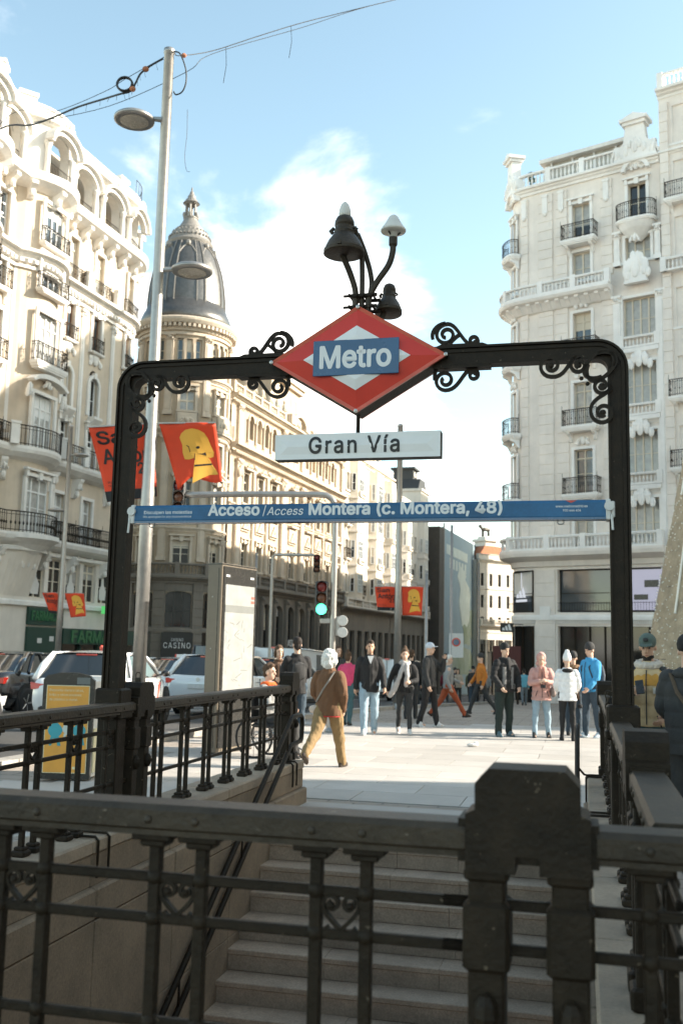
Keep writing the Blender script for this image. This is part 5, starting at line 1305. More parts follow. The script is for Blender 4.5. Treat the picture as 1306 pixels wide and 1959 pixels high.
# ------------------------------------------------------------------ G: white rounded-corner building
def bldG():
    root = thing('building', 'white carved stone corner building with iron balconies over a sports shop', 'building', (10.5, 60.0, 0), rad(144.6))
    r = 1.5
    def bend(x, y, z):
        if x > -.9:
            a = (x + .9) / r
            if a > 2.0: return (-.9 + (r + y) * sin(2.0) + (a - 2) * r * cos(2.0), -r + (r + y) * cos(2.0) - (a - 2) * r * sin(2.0), z)
            return (-.9 + (r + y) * sin(a), -r + (r + y) * cos(a), z)
        return (x, y, z)
    f = Facade(root, bend, .3, 12); f.trim = 'trimG'; f.frame = 'cream_paint'; f.panes = ['curtain', 'glass_win', 'glass_dark', 'curtain']
    x0, x1 = -9.25, 4.2
    cc = .25; c2 = -4.45; bay = -7.9; ce = 2.9
    H = []
    lv = [(7.35, 2.5), (10.95, 2.6), (15.0, 2.6), (19.3, 2.6)]
    for x, w in ((cc, .8), (c2, 1.15), (ce, .9)):
        for z, h in lv: H.append((x - w / 2, x + w / 2, z, z + h))
        H += [(x - w / 2, x + w / 2, 23.9, 25.7), (x - w / 2, x + w / 2, 26.5, 28.8)]
    bl = [(7.9, 2.5), (11.9, 2.4), (15.9, 2.4), (19.9, 2.3)]
    for z, h in bl: H.append((bay - .95, bay + .95, z, z + h))
    H += [(bay - .75, bay + .75, 24.4, 25.9), (bay - .55, bay + .55, 27.1, 29.2)]
    f.wall(x0, x1, 7.0, 30.4, H, 'stoneG', .38)
    for x, w in ((cc, .8), (c2, 1.15), (ce, .9)):
        for i, (z, h) in enumerate(lv):
            f.window(x, z, w, h, 2, .8, surround=1, y=-.28, pane=('curtain', 'glass_win', 'curtain', 'glass_win')[(i + int(abs(x))) % 4])
            if i: 
                f.balcony(x, z - .12, w + 1.05, .75, .95, bow=1 if x > -1 else 0, slab=.34)
            b = MB(); crest(b, 0, .06, 0, .9, .55, 11); f.put('ornament', b.mesh('ornament', 'trimG'), x, 0, z + h + .18)
        f.window(x, 23.9, w, 1.8, 2, .0, surround=1, y=-.28); f.window(x, 26.5, w, 2.3, 2, .0, surround=2, y=-.28, pane='glass_dark'); f.balcony(x, 26.35, w + 1.0, .75, .95, bow=1 if x > -1 else 0, slab=.34)
    # broad bay with stone balustrades and carved crests
    for z, h in bl:
        f.window(bay, z, 1.9, h, 4, .0, surround=1, y=-.28, pane='curtain')
        f.balustrade(bay - 1.05, bay + 1.05, z - .75, .72, .14, 'trimG', .2, 2.1)
        if z < 8: continue
        b = MB(); b.box(-1.15, 1.15, -.02, .3, -.25, 0); crest(b, 0, .2, -1.35, 1.3, 1.3, 15); f.put('carved_crest', b.mesh('carved_crest', 'trimG'), bay, 0, z - .78)
        f.cornice(x0, bay + 1.35, z - 1.0, .22, .22)
    f.window(bay, 24.4, 1.5, 1.5, 3, 0, surround=1, y=-.28); f.window(bay, 27.1, 1.1, 2.1, 2, 0, surround=2, y=-.28, pane='glass_dark')
    b = MB(); crest(b, 0, .25, 0, 1.6, 2.0, 17); b.prism([(-.7, 0), (.7, 0), (.45, .9), (0, 1.5), (-.45, .9)], -.02, .3, 'y'); f.put('carved_crest', b.mesh('carved_crest', 'trimG'), bay, .3, 22.9)
    f.balcony(bay, 26.75, 2.4, .95, 1.0, bow=1, slab=.25, brackets=False)
    b = MB(); b.lathe([(.15, -.95), (.5, -.7), (.9, -.3), (1.1, 0), (0, 0)], 14, (0, 0, 0), 0, pi); crest(b, 0, .6, -1.2, .6, .6, 9); f.put('corbel', b.mesh('corbel', 'trimG'), bay, -.1, 26.5)
    for sg in (-1, 1): f.pilaster(bay + sg * 1.28, 7.2, 22.4, .4, .22); f.pilaster(bay + sg * 1.2, 24.2, 26.3, .32, .25)
    # rusticated piers
    for x, w in ((-2.15, .95), (-3.2, .75), (-6.05, .7), (-.75, .5)):
        f.pilaster(x, 7.3, 22.6, w, .09, 'stoneG', courses=.62); f.pilaster(x, 23.9, 29.9, w, .09, 'stoneG', courses=.62)
        b = MB(); b.box(-.16, .16, 0, .17, 0, 1.2); b.box(-.2, .2, 0, .2, 1.1, 1.25); b.ball((0, .15, .0), (.12, .1, .18), 7, 5); f.put('drop_ornament', b.mesh('drop_ornament', 'trimG'), x, 0, 28.6)
    # gallery cornice with balustrade
    f.band(-6.4, x1, [(-.05, 22.3), (.2, 22.35), (.55, 22.75), (.85, 22.85), (.95, 23.0), (.95, 23.15), (-.05, 23.15)], 'trimG', 'cornice'); f.balustrade(-6.3, x1, 23.15, .8, .75, 'trimG', .22, 1.9)
    x = -6.2
    while x < x1:
        b = MB(); b.prism([(-.03, 0), (.2, .05), (.5, .3), (.7, .42), (.7, .52), (-.03, .52)], -.12, .12, 'x'); f.put('bracket', cached('brG', lambda: b.mesh('bracket', 'trimG')), x, 0, 22.28); x += .62
    # crowning cornice, balustrade and gables
    f.cornice(x0, x1, 30.6, .5, .45); f.balustrade(x0 + .3, x1, 30.6, .95, .05, 'trimG', .24, 1.9)
    for x, s_ in ((cc, .8), (bay, 1.1)):
        b = MB(); b.prism([(-1.15, 0), (1.15, 0), (1.05, .7), (.62, 1.1), (.5, 2.1), (-.5, 2.1), (-.62, 1.1), (-1.05, .7)], -.35, .2, 'y'); b.box(-.62, .62, -.5, .35, 2.1, 2.3); b.box(-.75, .75, -.62, .48, 2.3, 2.5); b.prism([(-.72, 2.5), (.72, 2.5), (0, 2.8)], -.55, .42, 'y')
        crest(b, 0, .15, .2, 1.1, 1.2, 13); crest(b, -1.0, .1, .0, .6, .9, 8); crest(b, 1.0, .1, .0, .6, .9, 8)
        b.v = [(q[0] * s_, q[1], q[2]) for q in b.v]
        f.put('gable', b.mesh('gable', 'trimG'), x, .1, 30.6)
        b = MB()
        for k in range(12):
            a0, a1 = pi * k / 12, pi * (k + 1) / 12
            b.prism([(.62 * cos(a0), .5 * sin(a0)), (.85 * cos(a0), .72 * sin(a0)), (.85 * cos(a1), .72 * sin(a1)), (.62 * cos(a1), .5 * sin(a1))], -.05, .35, 'y')
        crest(b, 0, .1, .0, .8, .5, 9); f.put('hood', b.mesh('hood', 'trimG'), x, 0, 29.9)
    # roof terrace glazing behind the balustrade
    b = MB(); b.box(-7.0, -1.6, -3.2, -1.4, 30.6, 32.6); b.build('roof_pavilion', 'lamp_glass', root); b = MB(); b.box(-7.2, -1.3, -3.6, -1.0, 32.6, 32.85); b.build('pavilion_roof', 'trimA', root)
    for x in (-2.0, -3.4, -4.8, -6.2): b = MB(); b.box(x - .05, x + .05, -1.38, -1.3, 30.6, 32.6); b.build('glazing_bar', 'white_paint', root)
    b = MB(); 
    for k in range(26): a = k * 2.4; b.ball((.3 * cos(a) * (k % 5) / 5, .3 * sin(a) * (k % 4) / 4, .2 + .03 * k), (.08, .08, .1), 5, 4)
    b.build('roof_plant', 'leaf', root, (-.9, -.6, 31.0))
    # taller block to the right of the bay
    g = Facade(root, None, .6, 14); g.trim = 'trimG'; g.frame = 'cream_paint'
    H = []; cols = [-10.6, -14.0, -17.5, -21, -24.5]
    for x in cols: 
        for z in (8.0, 12.0, 16.0, 20.0, 24.2, 27.6, 31.0): H.append((x - .55, x + .55, z, z + 2.3))
    g.wall(-64, -9.3, 7.0, 34.2, H, 'stoneG', .35, y=.12)
    for x in cols:
        for z in (8.0, 12.0, 16.0, 20.0, 24.2, 27.6, 31.0):
            g.window(x, z, 1.1, 2.3, 2, .8, surround=1, y=-.15)
            if z in (12.0, 16.0, 27.6): g.balcony(x, z - .12, 1.9, .75, .95, slab=.3)
    g.pilaster(-9.6, 7.3, 33.6, .5, .3, 'stoneG', courses=.62); g.cornice(-64, -9.25, 34.4, .5, .65); g.balustrade(-20, -9.45, 34.4, 1.0, .2, 'trimG', .24, 1.8); g.cornice(-64, -9.25, 30.6, .35, .35); g.balustrade(-13, -9.5, 23.2, .8, .5, 'trimG', .22, 1.7)
    b = MB(); b.box(-64, -9.35, -14, .0, -4, 34.2); b.box(-9.35, -1.2, -8, -.45, -4, 30.4); b.build('body', 'stoneG', root)
    b = MB(); b.lathe([(r - .45, -4), (r - .45, 30.4)], 20, (-.9, -r, 0)); b.build('corner_core', 'stoneG', root)
    b = MB(); b.box(-64, -20, -.2, .3, 34.3, 36.0); b.build('parapet', 'stoneG', root)
    # ground storeys: glazing between piers, mezzanine, cornice with balustrade
    shop = [(-1.15, 1.1), (-6.35, -2.75), (-9.1, -6.9), (1.9, 4.0)]
    H = []
    for a, c in shop: H += [(a, c, 4.0, 6.5), (a, c, -3, 3.2)]
    f.wall(x0, x1, -3.5, 7.1, H, 'stoneG', .5)
    for a, c in shop:
        w = c - a; xm = (a + c) / 2
        f.window(xm, 4.0, w, 2.5, 1, 0, pane='glass_win', frame='iron', y=-.4)
        n = max(1, round(w / .9))
        b = MB(); b.box(-w / 2, w / 2, -.03, .0, 0, 6.2); 
        f.put('shop_glass', b.mesh('shop_glass', 'glass_dark'), xm, -.42, -3.0)
        b = MB()
        for k in range(n + 1): b.box(-w / 2 + w * k / n - .04, -w / 2 + w * k / n + .04, -.03, .05, 0, 6.2)
        f.put('shop_mullions', b.mesh('shop_mullions', 'iron'), xm, -.4, -3.0)
        bb_ = MB()
        for zz in (.55, .1): bb_.tube([(-w / 2, .1, zz), (w / 2, .1, zz)], .018, 4)
        for k in range(int(w / .16)): bb_.tube([(-w / 2 + k * .16, .1, 0), (-w / 2 + k * .16, .1, .6)], .011, 4, caps=False)
        f.put('window_guard', bb_.mesh('window_guard', 'iron'), xm, -.1, 4.0)
    f.dentils(x0, x1, 3.35, .06, .22, .1, .06); f.course(x0, x1, 3.55, .3, .16); f.dentils(x0, x1, 6.95, .06, .25, .16, .06)
    f.band(x0, x1, [(-.05, 6.65), (.15, 6.7), (.2, 7.0), (.5, 7.1), (.85, 7.25), (.9, 7.45), (.9, 7.6), (-.05, 7.6)], 'stoneG', 'cornice'); f.balustrade(x0 + .2, x1, 7.6, .85, .72, 'trimG', .22, 2.0)
    for x in (-2.0,): f.pilaster(x, -3, 6.5, 1.25, .12, 'stoneG', courses=.8)
    f.pilaster(-6.62, -3, 6.5, .5, .12, 'stoneG', courses=.8)
    # screens and signs
    def logo(nm, parent, x, y, z, s_, m):
        """a triangle of three slanting bars over a short word bar"""
        b = MB()
        for k, hgt in enumerate((.42, .72, 1.0)):
            b.prism([(k * .36 - .55, 0), (k * .36 - .25, 0), (k * .36 - .25 - hgt * .28, hgt * .62), (k * .36 - .42 - hgt * .28 + .02, hgt * .52)], 0, .02, 'y')
        b.box(-.6, .6, 0, .02, -.25, -.1)
        b.v = [(q[0] * -s_, q[1], q[2] * s_) for q in b.v]
        return f.put(nm, b.mesh(nm, m), x, y, z, parent)
    logo('logo', None, -.05, -.28, 4.9, 1.0, 'screen_w')
    b = MB(); b.box(-.04, .04, 0, .02, .6, 1.5); f.put('logo_stem', b.mesh('logo_stem', 'screen_w'), -.05, -.28, 4.9)
    b = MB(); b.box(-8.9, -7.0, -.3, -.26, 4.1, 6.4); b.build('screen', 'screen', root)
    for q in ((-8.6, -7.8, 5.4, 5.8), (-8.0, -7.2, 4.7, 5.0)): b = MB(); b.box(q[0], q[1], -.258, -.25, q[2], q[3]); b.build('screen_block', 'totem_black', root)
    b = MB(); b.box(-.38, .38, -.05, .05, -.27, .27, .01); bs = b.build('blade_sign', 'shop_black', root, (-.35, 1.75, 3.05), -rad(144.6))
    b = MB()
    for k, hgt in enumerate((.3, .5, .7)): b.prism([(k * .2 - .28, -.16), (k * .2 - .12, -.16), (k * .2 - .12 - hgt * .2, hgt * .55 - .16), (k * .2 - .22 - hgt * .2, hgt * .45 - .16)], -.062, -.054, 'y')
    b.build('emblem', 'textwhite', bs); b = MB(); b.box(.36, .95, -.02, .02, .18, .22); b.build('bracket', 'iron', bs)
    b = MB(); b.box(-2.35, -1.7, .13, .17, 3.55, 4.35); f_ = b.build('street_plaque', 'trimG', root)
bldG()
# buildings out of view that shade the near plaza and the far pavement
hb = thing('building', 'lower stone building behind the white corner building on the shaded side', 'building', (13.0, 62.6, 0), rad(90 - 18))
b = MB(); b.box(0, 62, -14, 0, -6, 19.5); b.box(-.2, 62, -14.2, .3, 19.5, 20.0); b.build('body', 'stoneD', hb)
hb2 = thing('building', 'unseen taller stone building added to shade the printed sheet', 'building', (13.0, 62.6, 0), rad(90 - 18)); b = MB(); b.box(62.2, 94.5, -14, 0, -6, 33); b.build('body', 'stoneD', hb2)  # unseen block, its height and length set to keep sun off the printed sheet
nb_ = thing('building', 'tall stone building beside the metro stairs that shades the portal', 'building', (24.0, 13.25, 0), 0)
b = MB(); b.box(0, 26, -60, 0, 0, 30); b.build('body', 'stoneG', nb_)
ff = Facade(nb_); b = MB(); b.box(-.4, 26.4, -60.4, .02, 30, 30.8); b.build('cornice', 'trimG', nb_)
for k in range(14):
    for z in (1, 5, 9, 13, 17, 21, 25): b = MB(); b.box(-.05, .02, -3 - k * 4 - .7, -3 - k * 4 + .7, z, z + 2.4); b.build('window', 'glass_win', nb_)

# ================================================================== street furniture
def lamp_post(label, x, y, h, r0, r1, discs, group='street lamps with round heads'):
    z = gz(x, y); t = thing('street_lamp', label, 'street lamp', (x, y, z), 0, group)
    b = MB(); b.smooth = True; b.lathe([(r0, 0), (r0, 4.1), (r0 * .93, 4.2), (r1 * 1.08, h * .62), (r1, h - .08), (r1 * 1.12, h - .07), (r1 * 1.12, h), (r1 * .6, h + .02)], 20); b.build('pole', 'galv', t, smooth=True)
    b = MB(); b.lathe([(r0 * 1.7, 0), (r0 * 1.7, .05), (r0 * 1.1, .12), (r0, .2)], 16); b.build('base', 'galv', t)
    for dx, zz, R in discs:
        sg = 1 if dx > 0 else -1
        a = MB(); a.tube([(sg * r1 * .6, 0, zz - z), (dx - sg * R * .8, 0, zz - z + .02)], [.05, .035], 8); a.build('arm', 'galv', t)
        d = MB(); d.smooth = True; d.lathe([(0, .07), (R * .4, .075), (R * .85, .05), (R, .01), (R * .99, -.03), (R * .9, -.045), (R * .68, -.04)], 28, (dx, 0, zz - z)); o = d.build('lamp_head', 'galv', t, smooth=True)
        d = MB(); d.lathe([(R * .70, -.042), (R * .66, -.05), (0, -.052)], 24, (dx, 0, zz - z)); d.build('diffuser', 'lamp_glass', o, smooth=True)
    return t
LX, LY = -3.15, 16.0
main_lamp = lamp_post('tall steel street lamp with two round heads beside the map totem', LX, LY, 11.85, .108, .084, [(-.54, 10.55, .345), (.56, 7.87, .345)])
lamp_post('steel street lamp carrying a pair of red banners on the pavement behind the walkers', 1.87, 32.0, 9.2, .11, .085, [(-.42, 8.0, .33), (.46, 6.02, .33)])
lamp_post('steel street lamp carrying small red banners in front of the pharmacy', -11.7, 42.0, 11.5, .12, .09, [(-.44, 7.2, .33), (.5, 9.6, .33)])

def banner(label, corners, kind, parts, ydir=0.12, group='red street banners'):
    """a cloth banner hung from its top edge; corners: TL, TR, BR, BL (x,y,z); it bellies in the wind"""
    TL, TR, BR, BL = [Vector(c) for c in corners]
    org = TL.copy(); t = thing('banner', label, 'banner', tuple(org), 0, group)
    n, m = 14, 14
    def S(u, v, off=0):
        p = (TL * (1 - u) + TR * u) * (1 - v) + (BL * (1 - u) + BR * u) * v - org
        p.y += ydir * sin(v * pi * .9) * (.5 + .5 * u) + .02 * sin(u * 7 + v * 3) - off
        return tuple(p)
    swal = .24 if kind == 'dog' else 0.0
    def lim(u): return 1 - swal * (1 - abs(2 * (u - .35))) * .8 if kind == 'dog' and abs(u - .35) < .5 else 1.0
    b = MB(); vs = [S(i / n, j / m * lim(i / n)) for j in range(m + 1) for i in range(n + 1)]
    vs2 = [(x, y + .004, z) for x, y, z in vs]
    k = len(vs); fs = []
    for j in range(m):
        for i in range(n):
            q = (j * (n + 1) + i, j * (n + 1) + i + 1, (j + 1) * (n + 1) + i + 1, (j + 1) * (n + 1) + i); fs.append(q); fs.append(tuple(a + k for a in reversed(q)))
    for j in range(m): fs += [(j * (n + 1), (j + 1) * (n + 1), k + (j + 1) * (n + 1), k + j * (n + 1)), (j * (n + 1) + n, k + j * (n + 1) + n, k + (j + 1) * (n + 1) + n, (j + 1) * (n + 1) + n)]
    for i in range(n): fs += [(i, k + i, k + i + 1, i + 1), (m * (n + 1) + i, m * (n + 1) + i + 1, k + m * (n + 1) + i + 1, k + m * (n + 1) + i)]
    b.add(vs + vs2, fs); cl = b.build('cloth', 'banner_red', t, smooth=True)
    def patch(pts, mname, nm, off=.006, lift=0):
        """a printed shape given in banner u,v, laid a few millimetres over the cloth"""
        tri = tessellate_polygon([[Vector((u, v, 0)) for u, v in pts]])
        b = MB(); 
        # subdivide by fanning through a fine grid: project every vertex on the cloth
        bm = bmesh.new(); V = [bm.verts.new((u, v, 0)) for u, v in pts]
        for q in tri:
            try: bm.faces.new([V[i] for i in q])
            except ValueError: pass
        for _ in range(2): bmesh.ops.subdivide_edges(bm, edges=bm.edges[:], cuts=1, use_grid_fill=True)
        for v in bm.verts: v.co = S(v.co.x, v.co.y, off)
        me = bpy.data.meshes.new(nm); bm.to_mesh(me); bm.free(); me.materials.append(MATS[mname]); return obj(nm, me, cl)
    def words(s, u0, u1, v0, v1, mname, bold=.02):
        me = text_mesh(s, 1, mname, 0.0, bold=bold); fit_text(me, u0, u1, -v1, -v0, 0)
        bm = bmesh.new(); bm.from_mesh(me); 
        for v in bm.verts: v.co = S(v.co.x, -v.co.z, .008)
        bm.to_mesh(me); bm.free(); return obj('lettering', me, cl)
    parts(patch, words)
    rod = MB(); a = Vector((0, .01, 0)); c = TR - org; rod.tube([tuple(a + (a - c).normalized() * .02), (c.x, c.y + .01, c.z)], .014, 6); rod.build('rod', 'galv', t)
    return t
def dog_print(patch, words):
    def uv(pts):
        r = []
        for px, py in pts:
            v = (py - 90) / 545; l = 635 + 250 * v; q = 1155 + 73 * v; r.append(((px - l) / (q - l), v))
        return r
    E = lambda cx, cy, rx, ry, n=14: uv([(cx + rx * cos(2 * pi * k / n), cy + ry * sin(2 * pi * k / n)) for k in range(n)])
    patch(uv([(985, 340), (1080, 370), (1112, 412), (1140, 470), (1172, 520), (1190, 560), (1120, 545), (1060, 560), (985, 585)]), 'banner_yellow', 'body', .006)
    patch(uv([(832, 205), (845, 175), (880, 148), (940, 138), (1000, 150), (1055, 178), (1088, 225), (1115, 290), (1143, 350), (1142, 390), (1112, 396), (1085, 384), (1060, 372), (1020, 372), (985, 362), (972, 382), (935, 390), (895, 382), (872, 330), (862, 265), (845, 232)]), 'banner_yellow', 'head', .0075)
    patch(E(1003, 298, 17, 11), 'banner_black', 'nose', .0095)
    patch(uv([(995, 347), (1040, 352), (1072, 343), (1082, 374), (1050, 362)]), 'banner_black', 'mouth', .0095)
    patch(uv([(986, 438), (1130, 446), (1136, 460), (986, 453)]), 'banner_black', 'collar', .0095)
    for q in ([(975, 345), (981, 345), (985, 400), (979, 400)], [(900, 270), (925, 285), (940, 330), (934, 332), (920, 290), (898, 275)]): patch(uv(q), 'hoarding', 'drawn_line', .0095)
def san_print(patch, words):
    words('San', .08, .72, .06, .24, 'textblack', .02); words('Antón', .10, .97, .29, .50, 'textblack', .02); words("'23", .62, .97, .50, .66, 'textblack', .02)
    words('Por un amor', .10, .5, .73, .76, 'textblack', 0); words('responsable', .10, .5, .775, .81, 'textblack', 0)
    patch([(0, .86), (1, .86), (1, 1), (0, 1)], 'banner_black', 'foot_band'); words('MADRID', .60, .95, .90, .955, 'textwhite', .01)
banner('red banner with a yellow dog on the lamp beside the map totem', [(-3.02, 15.98, 5.24), (-2.10, 15.98, 5.27), (-1.97, 16.15, 4.33), (-2.66, 16.1, 4.10)], 'dog', dog_print, .10)
banner('red banner reading San Antón on the lamp beside the map totem', [(-4.17, 15.98, 5.15), (-3.18, 15.98, 5.23), (-3.02, 16.12, 4.05), (-3.84, 16.15, 3.94)], 'san', san_print, .10)
banner('small red banner with a yellow dog on the lamp behind the walkers', [(1.98, 31.98, 3.66), (2.68, 31.98, 3.66), (2.64, 32.05, 2.74), (2.02, 32.05, 2.74)], 'dog2', dog_print, .03)
banner('small red banner reading San Antón on the lamp behind the walkers', [(1.12, 31.98, 3.64), (1.78, 31.98, 3.64), (1.80, 32.05, 2.88), (1.22, 32.05, 2.88)], 'san', san_print, .03)
banner('small red banner with a yellow dog on the lamp by the pharmacy', [(-11.55, 41.98, 3.70), (-10.75, 41.98, 3.70), (-10.62, 42.05, 2.75), (-11.25, 42.05, 2.68)], 'dog2', dog_print, .03)
banner('small red banner reading San Antón on the lamp by the pharmacy', [(-12.5, 41.98, 3.70), (-11.85, 41.98, 3.70), (-11.7, 42.05, 2.80), (-12.15, 42.05, 2.85)], 'san', san_print, .03)

# festoon cables tied to the lamp
def cable(label, pts, r, m='sig_black', name='festoon_cable', extra=None, group='festoon cables on the tall lamp'):
    o = Vector(pts[0]); t = thing(name, label, 'cable', tuple(o), 0, group)
    P = smoothpath([tuple(Vector(p) - o) for p in pts], 6)
    b = MB(); b.tube(P, r, 5); b.build('cable', m, t, smooth=True)
    if extra: extra(t, P)
    return t
rc = random.Random(2)
def ties(t, P):
    for i in range(4, len(P) - 2, 3):
        p = Vector(P[i]); b = MB(); b.tube([tuple(p + Vector((0, 0, .02))), tuple(p + Vector((rc.uniform(-.05, .05), 0, -.09 - .05 * rc.random())))], .004, 4); b.build('tie', 'sig_black', t)
    for i in (9, 22): b = MB(); b.ball(P[min(i, len(P) - 1)], (.06, .05, .05), 8, 5); b.build('clamp', 'roof_tile', t)
cable('thick black festoon cable running from the tall lamp towards the cream building', [(-3.25, 16, 11.68), (-3.45, 16, 11.55), (-3.62, 16, 11.40), (-3.70, 16, 11.22), (-3.79, 16, 11.06), (-4.0, 16.1, 11.06), (-4.36, 16.5, 11.2), (-4.96, 17, 11.32), (-5.53, 17.5, 11.40), (-6.13, 18, 11.5), (-7.1, 19, 11.94), (-9.5, 23, 13.2), (-13.5, 33, 16.5), (-16, 43.0, 20)], .018, extra=ties)
cable('thin steel wire above the thick festoon cable', [(-3.22, 16, 11.72), (-3.89, 16.1, 11.36), (-4.36, 16.5, 11.34), (-5.53, 17.5, 11.50), (-7.1, 19, 12.05), (-13.5, 33, 16.7), (-16, 43.0, 20.2)], .006)
cable('thin wire crossing behind the lamp and rising over the street', [(-6.1, 18, 11.55), (-4.4, 17, 11.35), (-2.9, 16.3, 11.62), (-2.49, 16.5, 12.10), (-1.0, 17.5, 13.3), (.8, 18.5, 14.62), (4.5, 21, 17.2), (16, 27, 25)], .006)
def drops(t, P):
    for i, L in ((14, .7), (23, .65)):
        p = Vector(P[min(i, len(P) - 1)]); b = MB(); b.tube([tuple(p), tuple(p + Vector((.02, 0, -L * .5))), tuple(p + Vector((-.02, 0, -L)))], .006, 4); b.build('drop', 'sig_black', t)
    b = MB(); b.ball(P[7], (.05, .04, .04), 8, 5); b.build('clamp', 'roof_tile', t)
cable('thin festoon wire with hanging drops rising from the lamp top over the plaza', [(-3.05, 16, 11.78), (-2.96, 16, 11.74), (-2.49, 16.5, 12.16), (-1.76, 17, 12.78), (-1.03, 17.5, 13.39), (-.25, 18, 13.97), (.8, 18.5, 14.62), (4.5, 21, 17.4), (16.2, 27, 25.5)], .008, extra=drops)
cl = thing('cable_coil', 'black coil of spare cable hanging on the festoon wire', 'cable coil', (-3.89, 16.0, 11.19))
b = MB()
for k in range(5): b.tube([((.125 + .008 * (k % 3)) * cos(a), .012 * (k - 2), (.125 + .008 * (k % 2)) * sin(a)) for a in [2 * pi * i / 24 for i in range(24)]], .013, 6, True)
b.build('coil', 'sig_black', cl, smooth=True)
cable('looped cable tail hanging from the top of the tall lamp', [(-3.08, 15.95, 11.78), (-2.95, 15.9, 11.72), (-2.84, 15.9, 11.45), (-2.82, 15.9, 11.2), (-2.88, 15.92, 11.03), (-2.99, 15.95, 10.99), (-3.04, 15.98, 11.06)], .013)
cable('thin loose wire hanging free beside the tall lamp', [(-2.79, 16, 10.75), (-2.78, 16, 10.3), (-2.80, 16, 9.9), (-2.76, 16, 9.65), (-2.70, 16, 9.62)], .004)

# ------------------------------------------------------------------ map totem
tt = thing('map_totem', 'brown metal totem with a framed white street map on the pavement', 'information totem', (-1.83, 15.45, 0), rad(62.7))
b = MB(); b.box(0, 1.02, .0, .26, 0, 2.93, .012); b.build('case', 'totem', tt)
b = MB(); b.box(.035, .985, -.016, .0, .10, 2.88, .004); b.build('frame', 'totem_black', tt)
b = MB(); b.box(.09, .93, -.022, -.014, .92, 2.60); mp_ = b.build('map', 'map_paper', tt)
b = MB(); b.box(.09, .93, -.025, -.021, 2.17, 2.28); b.build('map_band', 'map_grey', mp_)
for q in ((.83, .92, 2.40, 2.44), (.83, .92, 2.33, 2.37)): b = MB(); b.box(q[0], q[1], -.025, -.021, q[2], q[3]); b.build('map_mark', 'map_red', mp_)
rm = random.Random(6)
for k in range(26):
    x0_, z0_ = rm.uniform(.13, .8), rm.uniform(1.0, 2.05); a = rm.uniform(0, pi); L = rm.uniform(.06, .22)
    b = MB(); b.prism([(x0_, z0_), (x0_ + L * cos(a), z0_ + L * .6 * sin(a)), (x0_ + L * cos(a) - .012 * sin(a), z0_ + L * .6 * sin(a) + .012), (x0_ - .01, z0_ + .012)], -.0235, -.0222, 'y')
    b.v = [(min(.92, max(.1, q[0])), q[1], q[2]) for q in b.v]; b.build('map_street', 'map_grey', mp_)
for x in (.10, .80): b = MB(); b.box(x, x + .10, -.019, -.015, 2.72, 2.75); b.build('lettering_mark', 'textwhite', tt)
for z in (.02, 2.9): b = MB(); b.box(-.006, 1.026, -.006, .266, z, z + .02); b.build('edge_band', 'totem_black', tt)
b = MB(); b.box(-.004, .0, .05, .06, .1, 2.85); b.build('seam', 'totem_black', tt)
for z in (.7, 1.6, 2.4): b = MB(); b.ball((-.002, .16, z), (.006, .012, .012), 8, 5); b.build('lock', 'galv', tt)

# ------------------------------------------------------------------ recycling container
rcy = thing('recycling_bin', 'recycling container with a yellow poster behind the railing', 'recycling bin', (-3.24, 12.2, 0), rad(-2))
b = MB(); W = .31
b.prism([(-W, .03), (W, .03), (W, 1.20), (W - .05, 1.25), (.1, 1.285), (-.1, 1.285), (-W + .05, 1.25), (-W, 1.20)], 0.0, .06, 'y'); b.build('front_frame', 'totem_black', rcy)
b = MB(); b.prism([(-W + .01, .05), (W - .01, .05), (W - .01, 1.18), (W - .06, 1.23), (-W + .06, 1.23), (-W + .01, 1.18)], .06, .88, 'y'); b.build('body', 'plastic_white', rcy)
b = MB(); b.box(-W, W, .88, .94, .03, 1.22, .01); b.build('back_frame', 'totem_black', rcy)
b = MB(); b.box(W - .012, W + .002, .22, .70, .78, 1.02); b.build('slot', 'totem_black', rcy)
b = MB(); b.box(W - .01, W + .004, .10, .82, .10, .62); b.build('side_panel', 'poster_cream', rcy)
b = MB(); b.box(-.262, .262, -.008, 0, .10, 1.135, .003); po = b.build('poster_border', 'poster_cream', rcy)
b = MB(); b.box(-.253, .253, -.011, -.006, .11, 1.125, .002); po = b.build('poster', 'poster_yellow', rcy)
for s_, z_ in (('Deposita dentro latas,', 1.055), ('briks y otros envases', 1.0), ('de plástico o metal.', .945)):
    me = text_mesh(s_, .05, 'poster_cream', .0005); fit_text(me, -.225, .19 if s_[0] == 'D' else .165 if s_[0] == 'b' else .125, z_, z_ + .038, -.012); obj('lettering', me, po)
def fig(x, z, s_, m):
    b = MB(); b.prism([(x + s_ * (.10 * cos(a) + .02 * cos(3 * a)), z + s_ * (.14 * sin(a))) for a in [2 * pi * k / 16 for k in range(16)]], -.0135, -.0112, 'y'); b.build('poster_figure', m, po)
    for sg in (-1, 1): b = MB(); b.prism([(x + sg * .05 * s_ - .015, z - .10 * s_), (x + sg * .05 * s_ + .015, z - .10 * s_), (x + sg * .06 * s_ + .03 * sg, z - .24 * s_), (x + sg * .06 * s_ - .01, z - .24 * s_)] if sg > 0 else [(x - .05 * s_ - .015, z - .10 * s_), (x - .05 * s_ + .015, z - .10 * s_), (x - .05 * s_, z - .24 * s_), (x - .09 * s_, z - .24 * s_)], -.013, -.0112, 'y'); b.build('poster_figure', m, po)
fig(-.13, .60, .75, 'poster_teal'); fig(.02, .62, .55, 'mural_pale'); fig(.16, .60, .7, 'poster_teal')
for x in (.03, .10, .16): b = MB(); b.box(x, x + .04, -.0135, -.0112, .15, .18); b.build('poster_mark', 'map_red' if x < .05 else 'poster_cream', po)
b = MB(); b.box(.10, .26, -.004, .002, 1.15, 1.23); b.build('notice', 'map_grey', rcy)

